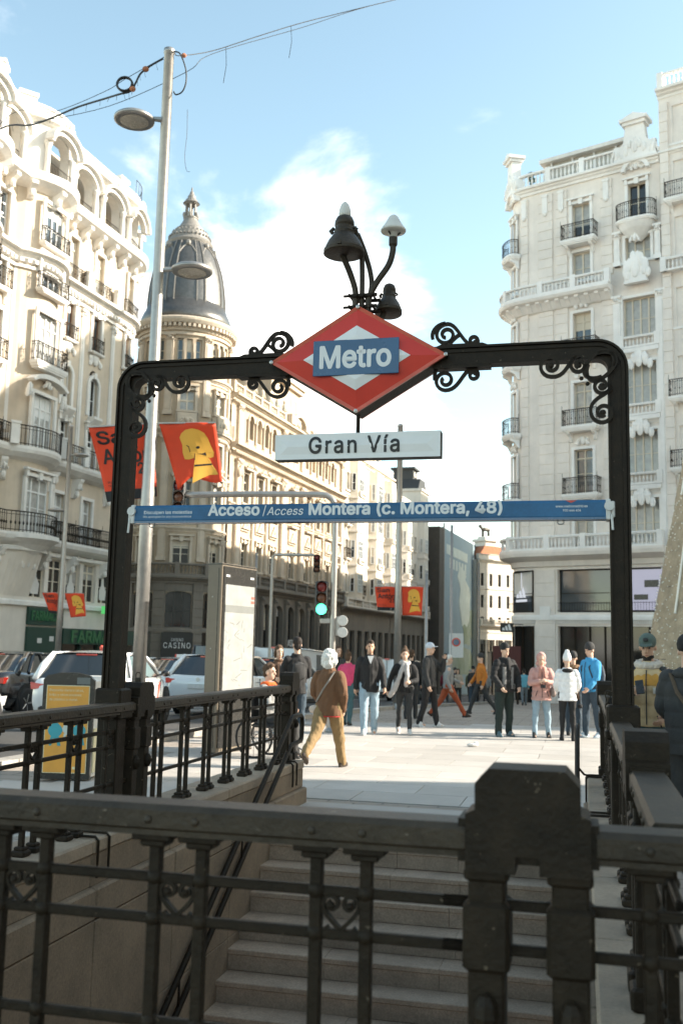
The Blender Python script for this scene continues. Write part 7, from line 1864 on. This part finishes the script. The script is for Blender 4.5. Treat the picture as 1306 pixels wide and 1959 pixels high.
        if top == 'long': mb.ball((0, .075, -.12), (.085, .055, .15), 10, 7); [mb.ball((sg * .075, .01, -.07), (.03, .05, .12), 8, 6) for sg in (-1, 1)]; wv = .009
        if top == 'bob': [mb.ball((sg * .075, .015, -.03), (.03, .055, .085), 8, 6) for sg in (-1, 1)]
        if top == 'white_mop': mb.ball((0, .03, .03), (.112, .115, .120), 14, 9); mb.ball((0, .075, -.07), (.098, .06, .09), 12, 7); [mb.ball((sg * .085, .02, -.04), (.045, .06, .09), 8, 6) for sg in (-1, 1)]; wv = .020
    elif top == 'hood':
        nm = 'hood'; mb.ball((0, .03, .040), (.105, .118, .128), 16, 10); mb.ball((0, .06, -.10), (.12, .085, .08), 12, 7); wv = .006
        mb.v = [(a, b if b > -.045 else -.045 + (b + .045) * .35, c) for a, b, c in mb.v]
    if mb.v:
        mb.v = [hp(*p) for p in mb.v]; ramesh(fin(mb), nm, col, v * .7, t, 1, wv, 26)
    D = dict(s=s, A=A, L=L, sp=sp, hp=hp, fin=fin, t=t, v=v, neck=neck, head=head)
    if extras: extras(D)
    return t
def bag(D, c, size, m, strap=None, nm='bag'):
    mb = MB(); mb.ball(c, size, 12, 8); mb.boxc(*c, size[0] * 1.5, size[1] * 1.4, size[2] * 1.5); ramesh(D['fin'](mb), nm, m, D['v'] * .9, D['t'], 3)
    if strap: b = MB(); b.tube(strap, .011, 6); D['fin'](b).build('strap', m, D['t'], smooth=True)
C = cloth
blk = C('black', (.014, .013, .013)); dkgreen = C('dark_green', (.016, .026, .022)); jeans = C('jeans_light', (.27, .36, .42)); jdark = C('jeans_dark', (.035, .055, .075)); white_sh = C('shoe_white', (.62, .60, .57), .6)
brownj = C('brown_coat', (.135, .063, .028)); khaki = C('khaki', (.225, .145, .062)); pink = C('pink_coat', (.52, .29, .25)); whitej = C('white_jacket', (.72, .71, .70)); bluej = C('blue_jacket', (.045, .27, .50)); orangej = C('orange_jacket', (.50, .16, .02)); rust = C('rust', (.36, .075, .025)); grey = C('grey', (.24, .235, .225)); scarfm = C('scarf_grey', (.42, .39, .37)); tan = C('tan_vest', (.56, .40, .22)); mustard = C('mustard', (.52, .26, .05)); fleece = C('fleece', (.58, .50, .42)); whitehair = C('white_hair', (.66, .63, .58)); brownhair = C('brown_hair', (.075, .042, .022)); tealj = C('teal_trousers', (.05, .11, .12)); capgreen = C('cap_green', (.09, .12, .10)); charcoal = C('charcoal', (.035, .034, .033)); teal = C('teal', (.05, .22, .30)); magenta = C('magenta', (.62, .06, .15)); beige = C('beige', (.45, .36, .27)); fur = C('fur', (.24, .14, .07)); orange_c = C('orange_bright', (.75, .12, .02))

def ex_brown(D):
    sp = D['sp']
    bag(D, (.19, .07, .86), (.10, .05, .065), C('bag_beige', (.50, .40, .33)), None)
    b = MB(); b.tube([tuple(sp(.50) + Vector((-.12, .085, .03))), tuple(sp(.40) + Vector((-.06, .150, 0))), tuple(sp(.25) + Vector((.04, .152, 0))), tuple(sp(.08) + Vector((.15, .12, 0)))], .014, 6); D['fin'](b).build('strap', C('strap_grey', (.24, .21, .18)), D['t'])
    b = MB(); loft(b, [(0, sp(-.135).y, sp(-.135).z, .192, .15), (0, sp(-.12).y, sp(-.12).z, .194, .152)], 20); D['fin'](b).build('hem_stripe', C('hem_red', (.45, .03, .03)), D['t'])
person('woman with bushy white hair in brown coat and khaki trousers walking away', -.12, 14.0, 158, 1.62, ((22, 4), (-30, 24)), ((-6, 12, 30, 10), (4, 12, 38, 20)), brownj, .80, 0, khaki, C('shoe_brown', (.05, .035, .025)), 'white_mop', whitehair, vox=.012, jw=1.08, fit=1.18, extras=ex_brown)
def ex_man(D):
    sp = D['sp']; b = MB(); b.prism([(-.06, sp(.56).z), (.06, sp(.56).z), (0, sp(.40).z)], -.152, -.118, 'y'); D['fin'](b).build('shirt', whitej, D['t'])
person('man in black jacket, pale jeans and white shoes walking towards the stairs', .62, 19.66, 3, 1.77, ((13, 4), (-6, 10)), ((-8, 12, 14, 0), (10, 12, 16, 0)), blk, .80, 0, jeans, white_sh, 'short', C('hair_brown', (.035, .022, .014)), 'skin', vox=.014, jw=1.1, fit=1.08, extras=ex_man)
def ex_scarf(D):
    sp = D['sp']; mb = MB(); mb.tube([tuple(sp(.55) + Vector((.085 * cos(a), .085 * sin(a), .01 * sin(2 * a)))) for a in [2 * pi * k / 14 for k in range(14)]], .048, 8, True)
    chain(mb, [tuple(sp(.52) + Vector((.03, -.11, 0))), tuple(sp(.30) + Vector((.05, -.165, 0))), tuple(sp(.10) + Vector((.02, -.165, 0)))], [.05, .055, .05], 8); chain(mb, [tuple(sp(.50) + Vector((-.04, -.11, 0))), tuple(sp(.25) + Vector((-.12, -.17, 0))), tuple(sp(.0) + Vector((-.22, -.16, 0))), tuple(sp(-.12) + Vector((-.30, -.14, 0)))], [.045, .05, .06, .06], 8)
    ramesh(D['fin'](mb), 'scarf', scarfm, D['v'] * .8, D['t'], 2, .010, 20)
person('woman with a big grey scarf in black jacket and leggings walking', 1.32, 19.96, -2, 1.63, ((-10, 14), (12, 3)), ((-14, 24, 10, 0), (8, 14, 70, 35)), blk, .86, 0, charcoal, white_sh, 'bun', brownhair, vox=.014, fit=.80, jw=.98, extras=ex_scarf)
def ex_phone_ear(D):
    S, E, Wr, d2 = D['A'][1]; p = Wr + d2 * .08; b = MB(); b.boxc(p.x, p.y - .01, p.z, .012, .07, .14, .004); D['fin'](b).build('phone', 'totem_black', D['t'])
person('man in black tracksuit and white cap holding a phone to his ear', 2.0, 22.1, 60, 1.78, ((-7, 10), (10, 3)), ((4, 10, 15, 0), (40, 22, 118, 18)), charcoal, .84, 0, blk, white_sh, 'cap', C('cap_white', (.55, .58, .63)), vox=.015, extras=ex_phone_ear, jw=1.06)
person('grey haired man in grey vest and rust red trousers striding', 2.95, 27.0, 88, 1.70, ((34, 6), (-26, 14)), ((-14, 8, 40, 0), (18, 8, 50, 10)), grey, .88, 0, rust, C('shoe_brown', (.05, .035, .025)), 'short', whitehair, vox=.017, vest=C('vest_sleeve', (.30, .29, .27)))
def ex_black(D):
    sp = D['sp']; mb = MB(); mb.tube([tuple(sp(.555) + Vector((.082 * cos(a), .08 * sin(a), 0))) for a in [2 * pi * k / 12 for k in range(12)]], .042, 8, True); chain(mb, [tuple(sp(.52) + Vector((0, -.10, 0))), tuple(sp(.36) + Vector((.0, -.155, 0)))], [.05, .035], 8); ramesh(D['fin'](mb), 'scarf', blk, D['v'] * .8, D['t'], 2)
    mb = MB()
    for sg in (-1, 1): loft(mb, [(sg * .075, -.118, sp(q).z, .058, .034) for q in (-.02, .15, .30, .40)], 10)
    ramesh(D['fin'](mb), 'jacket_front', C('jacket_grey', (.17, .165, .16)), D['v'] * .8, D['t'], 2, .004)
person('man in black beanie and black and grey jacket, hands in pockets', 3.28, 19.87, 24, 1.75, ((2, 2), (-4, 3)), ((8, 20, 30, 18), (8, 20, 30, 18)), blk, .84, .085, dkgreen, C('shoe_teal', (.08, .13, .15), .6), 'beanie', blk, 'skin_light', vox=.014, jw=1.14, fit=1.12, extras=ex_black, stance=.05)
def ex_pink(D):
    sp = D['sp']; mb = MB(); mb.boxc(0, -.30, 1.10, .11, .07, .075, .012); mb.lathe([(.03, 0), (.034, .05)], 12, (0, -.40, 1.10), axis='y'); D['fin'](mb).build('camera_body', 'sig_black', D['t'])
    b = MB(); b.tube([(-.05, -.29, 1.13), tuple(sp(.45) + Vector((-.07, -.12, 0))), tuple(sp(.55) + Vector((0, .07, 0))), tuple(sp(.45) + Vector((.07, -.12, 0))), (.05, -.29, 1.13)], .008, 5); D['fin'](b).build('camera_strap', 'sig_black', D['t'])
    bag(D, (.25, -.05, .98), (.06, .10, .12), C('bag_taupe', (.26, .21, .19)), [(.20, 0, 1.40), (.25, -.06, 1.1), (.25, -.06, 1.0)])
    mb = MB(); chain(mb, [tuple(sp(.53) + Vector((-.03, -.11, 0))), tuple(sp(.33) + Vector((-.06, -.165, 0)))], [.04, .03], 8); chain(mb, [tuple(sp(.53) + Vector((.04, -.11, 0))), tuple(sp(.36) + Vector((.06, -.165, 0)))], [.04, .03], 8); ramesh(D['fin'](mb), 'scarf', C('scarf_pink', (.46, .22, .17)), D['v'] * .8, D['t'], 2)
person('woman in pink hooded coat and pale jeans looking at her camera', 3.99, 19.81, -4, 1.58, ((3, 2), (-3, 2)), ((20, 12, 85, 40), (20, 12, 85, 40)), pink, .78, .10, jeans, charcoal, 'hood', pink, 'skin_light', vox=.014, nod=14, jw=1.1, fit=1.0, extras=ex_pink, stance=.05, coat_flare=.01)
def ex_white(D):
    bag(D, (-.26, -.02, .72), (.06, .055, .05), blk, [(-.24, 0, 1.02), (-.26, -.02, .86), (-.26, -.02, .75)])
    sp = D['sp']; mb = MB(); mb.ball(tuple(sp(.52) + Vector((0, .10, 0))), (.12, .06, .05), 10, 6); D['fin'](mb).build('hood', blk, D['t'], smooth=True)
person('woman in white puffer jacket and white bobble hat seen from behind', 4.37, 19.24, 172, 1.57, ((-3, 2), (3, 2)), ((10, 10, 40, 15), (10, 10, 40, 15)), whitej, .82, .10, blk, blk, 'bobble', whitej, vox=.014, jw=1.06, fit=.86, extras=ex_white)
def ex_fur(D):
    sp = D['sp']; mb = MB(); mb.tube([tuple(sp(.52) + Vector((.12 * cos(a), .11 * sin(a) + .02, .02 * sin(a)))) for a in [2 * pi * k / 16 for k in range(16)]], .055, 8, True); ramesh(D['fin'](mb), 'fur_hood', fur, D['v'] * .7, D['t'], 1, .020, 40)
person('person in brown coat with fur trimmed hood between the white and blue jackets', 4.78, 20.5, 165, 1.62, ((-3, 2), (3, 2)), ((6, 8, 12, 0), (6, 8, 12, 0)), C('brown_dark', (.11, .06, .035)), .76, 0, jdark, charcoal, 'beanie', charcoal, vox=.016, extras=ex_fur)
def ex_pack(D):
    sp = D['sp']; mb = MB(); loft(mb, [(0, sp(.02).y + .21, sp(.02).z, .13, .075), (0, sp(.25).y + .22, sp(.25).z, .145, .095), (0, sp(.45).y + .19, sp(.45).z, .12, .07)], 12); ramesh(D['fin'](mb), 'backpack', C('pack', (.05, .06, .08)), D['v'] * .9, D['t'], 3, .004)
    for sg in (-1, 1): b = MB(); b.tube([tuple(sp(.44) + Vector((sg * .10, .13, 0))), tuple(sp(.53) + Vector((sg * .10, .0, .02))), tuple(sp(.40) + Vector((sg * .11, -.14, 0))), tuple(sp(.18) + Vector((sg * .15, -.08, 0)))], .014, 6); D['fin'](b).build('strap', 'sig_black', D['t'])
    mb = MB(); mb.ball(tuple(sp(.53) + Vector((0, .075, 0))), (.10, .06, .055), 10, 6); D['fin'](mb).build('hood', bluej, D['t'], smooth=True)
person('man in bright blue jacket with a backpack and dark beanie', 5.02, 20.05, -62, 1.79, ((4, 2), (-6, 3)), ((12, 10, 30, 10), (12, 10, 30, 10)), bluej, .86, 0, jdark, C('shoe_pale', (.40, .47, .52), .6), 'beanie', charcoal, vox=.014, jw=1.08, fit=1.05, extras=ex_pack, nod=12)
person('man in orange jacket and dark trousers striding across the pavement', 4.15, 29.3, -80, 1.74, ((24, 6), (-22, 16)), ((14, 8, 25, 0), (-12, 8, 30, 0)), orangej, .92, 0, charcoal, charcoal, 'beanie', charcoal, vox=.018)
person('person in pale blue jacket with dark backpack walking away by the shop corner', 8.75, 47.5, 178, 1.66, ((12, 4), (-16, 14)), ((6, 8, 12, 0), (6, 8, 12, 0)), C('paleblue', (.12, .34, .42)), .88, 0, C('grey_trousers', (.12, .14, .15)), charcoal, 'short', None, vox=.024)
crowd = [(5.35, 48.6, 10, 'black', 1.7, blk, charcoal), (5.9, 49.6, -20, 'cream jacket', 1.62, beige, charcoal), (6.45, 48.2, 160, 'charcoal coat', 1.72, charcoal, jdark), (6.95, 50.5, 30, 'white jacket', 1.6, whitej, charcoal), (4.8, 51.5, 190, 'dark coat', 1.74, blk, jdark), (7.6, 51.8, 10, 'grey jacket', 1.66, grey, charcoal)]
for i, (px, py, fa, nm, hh, j, tr) in enumerate(crowd):
    person(['person in black with hands down in the far waiting crowd', 'person in cream jacket in the far waiting crowd', 'person in charcoal coat turned away in the far waiting crowd', 'person in white jacket in the far waiting crowd', 'person in dark coat behind the far waiting crowd', 'person in grey jacket behind the far waiting crowd'][i], px, py, fa, hh, ((4, 2), (-4, 2)), ((8, 8, 25 + 10 * i, 8), (8, 8, 20, 5)), j, .80, 0, tr, None, ('short', 'long', 'beanie', 'bob', 'short', 'cap')[i], (None, brownhair, blk, brownhair, None, grey)[i], vox=.024, group='far waiting crowd')
more = [(4.35, 50.2, 20, 1.72, charcoal, jdark, 'short', 'person in charcoal jacket at the kerb side of the far waiting crowd'), (5.6, 52.6, 170, 1.66, C('burgundy', (.16, .02, .03)), charcoal, 'long', 'person in burgundy coat among the far waiting crowd'), (6.2, 53.5, 15, 1.75, C('navy', (.02, .03, .06)), jdark, 'beanie', 'person in navy jacket among the far waiting crowd'), (7.15, 54.5, 190, 1.70, C('olive', (.10, .10, .05)), charcoal, 'cap', 'person in olive coat among the far waiting crowd'), (3.6, 44.0, 185, 1.73, C('navy', (.02, .03, .06)), charcoal, 'short', 'person in navy coat walking off towards the far crossing'), (.9, 36.5, 10, 1.68, beige, jdark, 'bob', 'person in beige coat far behind the man in black')]
for px, py, fa, hh, j, tr, tp, lb in more: person(lb, px, py, fa, hh, ((10, 4), (-10, 8)), ((8, 8, 20, 5), (-4, 8, 15, 0)), j, .78, 0, tr, None, tp, {'cap': grey, 'beanie': charcoal}.get(tp), vox=.026, group='far waiting crowd')
# the group at the end of the side railing
def ex_dark(D):
    bag(D, (.02, .20, 1.22), (.13, .07, .17), charcoal, None, 'backpack')
person('man in black jacket with dark hair and a backpack standing past the railing end', -.72, 17.6, 200, 1.76, ((3, 2), (-3, 2)), ((14, 10, 60, 20), (14, 10, 60, 20)), blk, .82, 0, jdark, charcoal, 'short', None, vox=.016, extras=ex_dark)
person('person in dark brown jacket facing the man with the backpack', -1.08, 18.3, 20, 1.62, ((3, 2), (-3, 2)), ((20, 10, 70, 20), (14, 10, 60, 20)), C('brown_dark', (.11, .06, .035)), .84, 0, jdark, charcoal, 'bob', brownhair, vox=.017)
def ex_chair(D):
    t = D['t']; s = D['s']
    mb = MB(); mb.tube([tuple(D['sp'](.54) + Vector((.085 * cos(a), .08 * sin(a), 0))) for a in [2 * pi * k / 12 for k in range(12)]], .045, 8, True); chain(mb, [tuple(D['sp'](.52) + Vector((0, -.10, 0))), tuple(D['sp'](.38) + Vector((0, -.15, 0)))], [.05, .04], 8); ramesh(D['fin'](mb), 'scarf', orange_c, D['v'] * .8, t, 2, .006, 20)
person('person with an orange scarf sitting in a wheelchair behind the railing end post', -1.05, 15.3, 70, 1.68, ((82, 80), (80, 80)), ((25, 10, 50, 15), (25, 10, 50, 15)), grey, .86, 0, charcoal, charcoal, 'short', brownhair, vox=.015, seat=.58, extras=ex_chair)
wc = thing('wheelchair', 'dark wheelchair behind the railing end post', 'wheelchair', (-1.05, 15.3, .012), rad(70))
b = MB(); b.box(-.22, .22, -.28, .16, .44, .50, .02); b.build('seat', 'sig_black', wc)
b = MB(); b.box(-.21, .21, .15, .19, .50, .92, .02); b.build('backrest', 'sig_black', wc)
for sg in (-1, 1):
    w = MB(); w.tube([(sg * .28, .08 + .29 * cos(a), .30 + .29 * sin(a)) for a in [2 * pi * k / 24 for k in range(24)]], .018, 6, True)
    for k in range(8): a = 2 * pi * k / 8; w.tube([(sg * .28, .08, .30), (sg * .28, .08 + .28 * cos(a), .30 + .28 * sin(a))], .004, 4)
    w.build('wheel', 'rubber', wc); w = MB(); w.tube([(sg * .20, -.38 + .07 * cos(a), .075 + .07 * sin(a)) for a in [2 * pi * k / 14 for k in range(14)]], .015, 5, True); w.build('caster', 'rubber', wc)
    w = MB(); w.tube([(sg * .24, .17, .95), (sg * .24, .17, .30), (sg * .24, -.30, .47), (sg * .21, -.42, .15), (sg * .15, -.55, .10)], .013, 6); w.tube([(sg * .24, .17, .95), (sg * .24, .30, .97)], .015, 6); w.tube([(sg * .25, .16, .72), (sg * .25, -.22, .72), (sg * .25, -.25, .48)], .013, 6); w.build('frame', 'galv', wc)
person('child in bright pink coat with a pale bag walking behind the man in black', .22, 22.2, 160, 1.55, ((-8, 6), (8, 3)), ((6, 10, 20, 0), (6, 10, 20, 0)), magenta, .95, 0, tealj, charcoal, 'bun', brownhair, vox=.018)
person('person in dark jacket behind the child in pink', .0, 23.6, 10, 1.70, ((8, 4), (-8, 6)), ((6, 10, 20, 0), (6, 10, 20, 0)), charcoal, .85, 0, jdark, charcoal, 'long', brownhair, vox=.018)
person('person in black partly hidden behind the woman with the scarf', 1.85, 25.5, 170, 1.68, ((8, 4), (-8, 6)), ((6, 10, 20, 0), (6, 10, 20, 0)), blk, .85, 0, charcoal, charcoal, 'short', brownhair, vox=.02)
person('pedestrian in dark clothes on the pavement by the pharmacy', -14.6, 45.0, 100, 1.70, ((14, 4), (-14, 8)), ((8, 8, 12, 0), (-8, 8, 12, 0)), charcoal, .85, 0, charcoal, charcoal, 'short', None, vox=.026)
# the two by the railing
def ex_vest(D):
    sp, hp, fin, t = D['sp'], D['hp'], D['fin'], D['t']
    S, E, Wr, d2 = D['A'][-1]; p = Wr + d2 * .085 + Vector((.02, -.035, .02)); b = MB(); b.boxc(0, 0, 0, .078, .011, .155, .006); M_ = Matrix.Translation(p) @ Matrix.Rotation(rad(-32), 4, 'X') @ Matrix.Rotation(rad(-12), 4, 'Y'); b.v = [tuple(M_ @ Vector(q)) for q in b.v]; fin(b).build('phone', 'totem_black', t)
    mb = MB(); mb.tube([tuple(sp(.535) + Vector((.098 * cos(a), .088 * sin(a) + .005, .016 * sin(a) + .02))) for a in [2 * pi * k / 16 for k in range(16)]], .042, 8, True); ramesh(fin(mb), 'fleece_collar', fleece, D['v'] * .7, t, 1, .010, 50)
    mb = MB(); mb.ball(hp(0, -.028, -.083), (.062, .060, .036), 12, 8); mb.ball(hp(0, -.055, -.108), (.042, .038, .034), 10, 7); ramesh(fin(mb), 'beard', C('beard', (.018, .012, .009)), D['v'] * .6, t, 1, .006, 60)
    mb = MB(); mb.boxc(*hp(0, -.095, .105), .05, .03, .035, .006); fin(mb).build('cap_patch', 'sig_black', t)
    mb = MB(); loft(mb, [(0, sp(q).y, sp(q).z, rx, ry) for q, rx, ry in ((.345, .208, .156), (.40, .206, .154), (.46, .190, .134), (.50, .155, .112))], 18); ramesh(fin(mb), 'yoke', mustard, D['v'] * .8, t, 2, .004)
    mb = MB(); mb.boxc(.11, -.158, sp(.30).z, .09, .012, .06, .004); fin(mb).build('label_patch', C('patch', (.55, .49, .42)), t)
person('bearded man in green cap and tan padded vest reading his phone beside the railing', 3.20, 10.4, -26, 1.80, ((3, 2), (-3, 2)), ((28, 12, 82, 38), (8, 20, 40, 25)), tan, .88, .125, tealj, charcoal, 'cap', capgreen, 'skin', vox=.011, jw=1.10, nod=14, vest=charcoal, extras=ex_vest)
def ex_blackbag(D):
    sp = D['sp']; b = MB(); b.tube([tuple(sp(.50) + Vector((.13, .10, .02))), tuple(sp(.35) + Vector((.06, .168, 0))), tuple(sp(.15) + Vector((-.08, .168, 0))), tuple(sp(-.05) + Vector((-.19, .10, 0)))], .024, 6, rz=.5); D['fin'](b).build('strap', C('strap_brown', (.10, .07, .045)), D['t'])
    bag(D, (-.24, .06, .86), (.06, .11, .12), C('bag_brown', (.07, .045, .03)))
    mb = MB(); mb.ball(tuple(sp(.52) + Vector((0, .09, 0))), (.13, .07, .06), 10, 6); D['fin'](mb).build('hood', charcoal, D['t'], smooth=True)
person('person in black padded coat with a brown shoulder bag beside the phone reader', 3.24, 9.35, 150, 1.76, ((2, 2), (-2, 2)), ((10, 22, 45, 20), (10, 12, 45, 20)), charcoal, .72, .14, charcoal, charcoal, 'beanie', blk, vox=.013, jw=1.2, extras=ex_blackbag)

bpy.data.scenes.remove(_SCR)
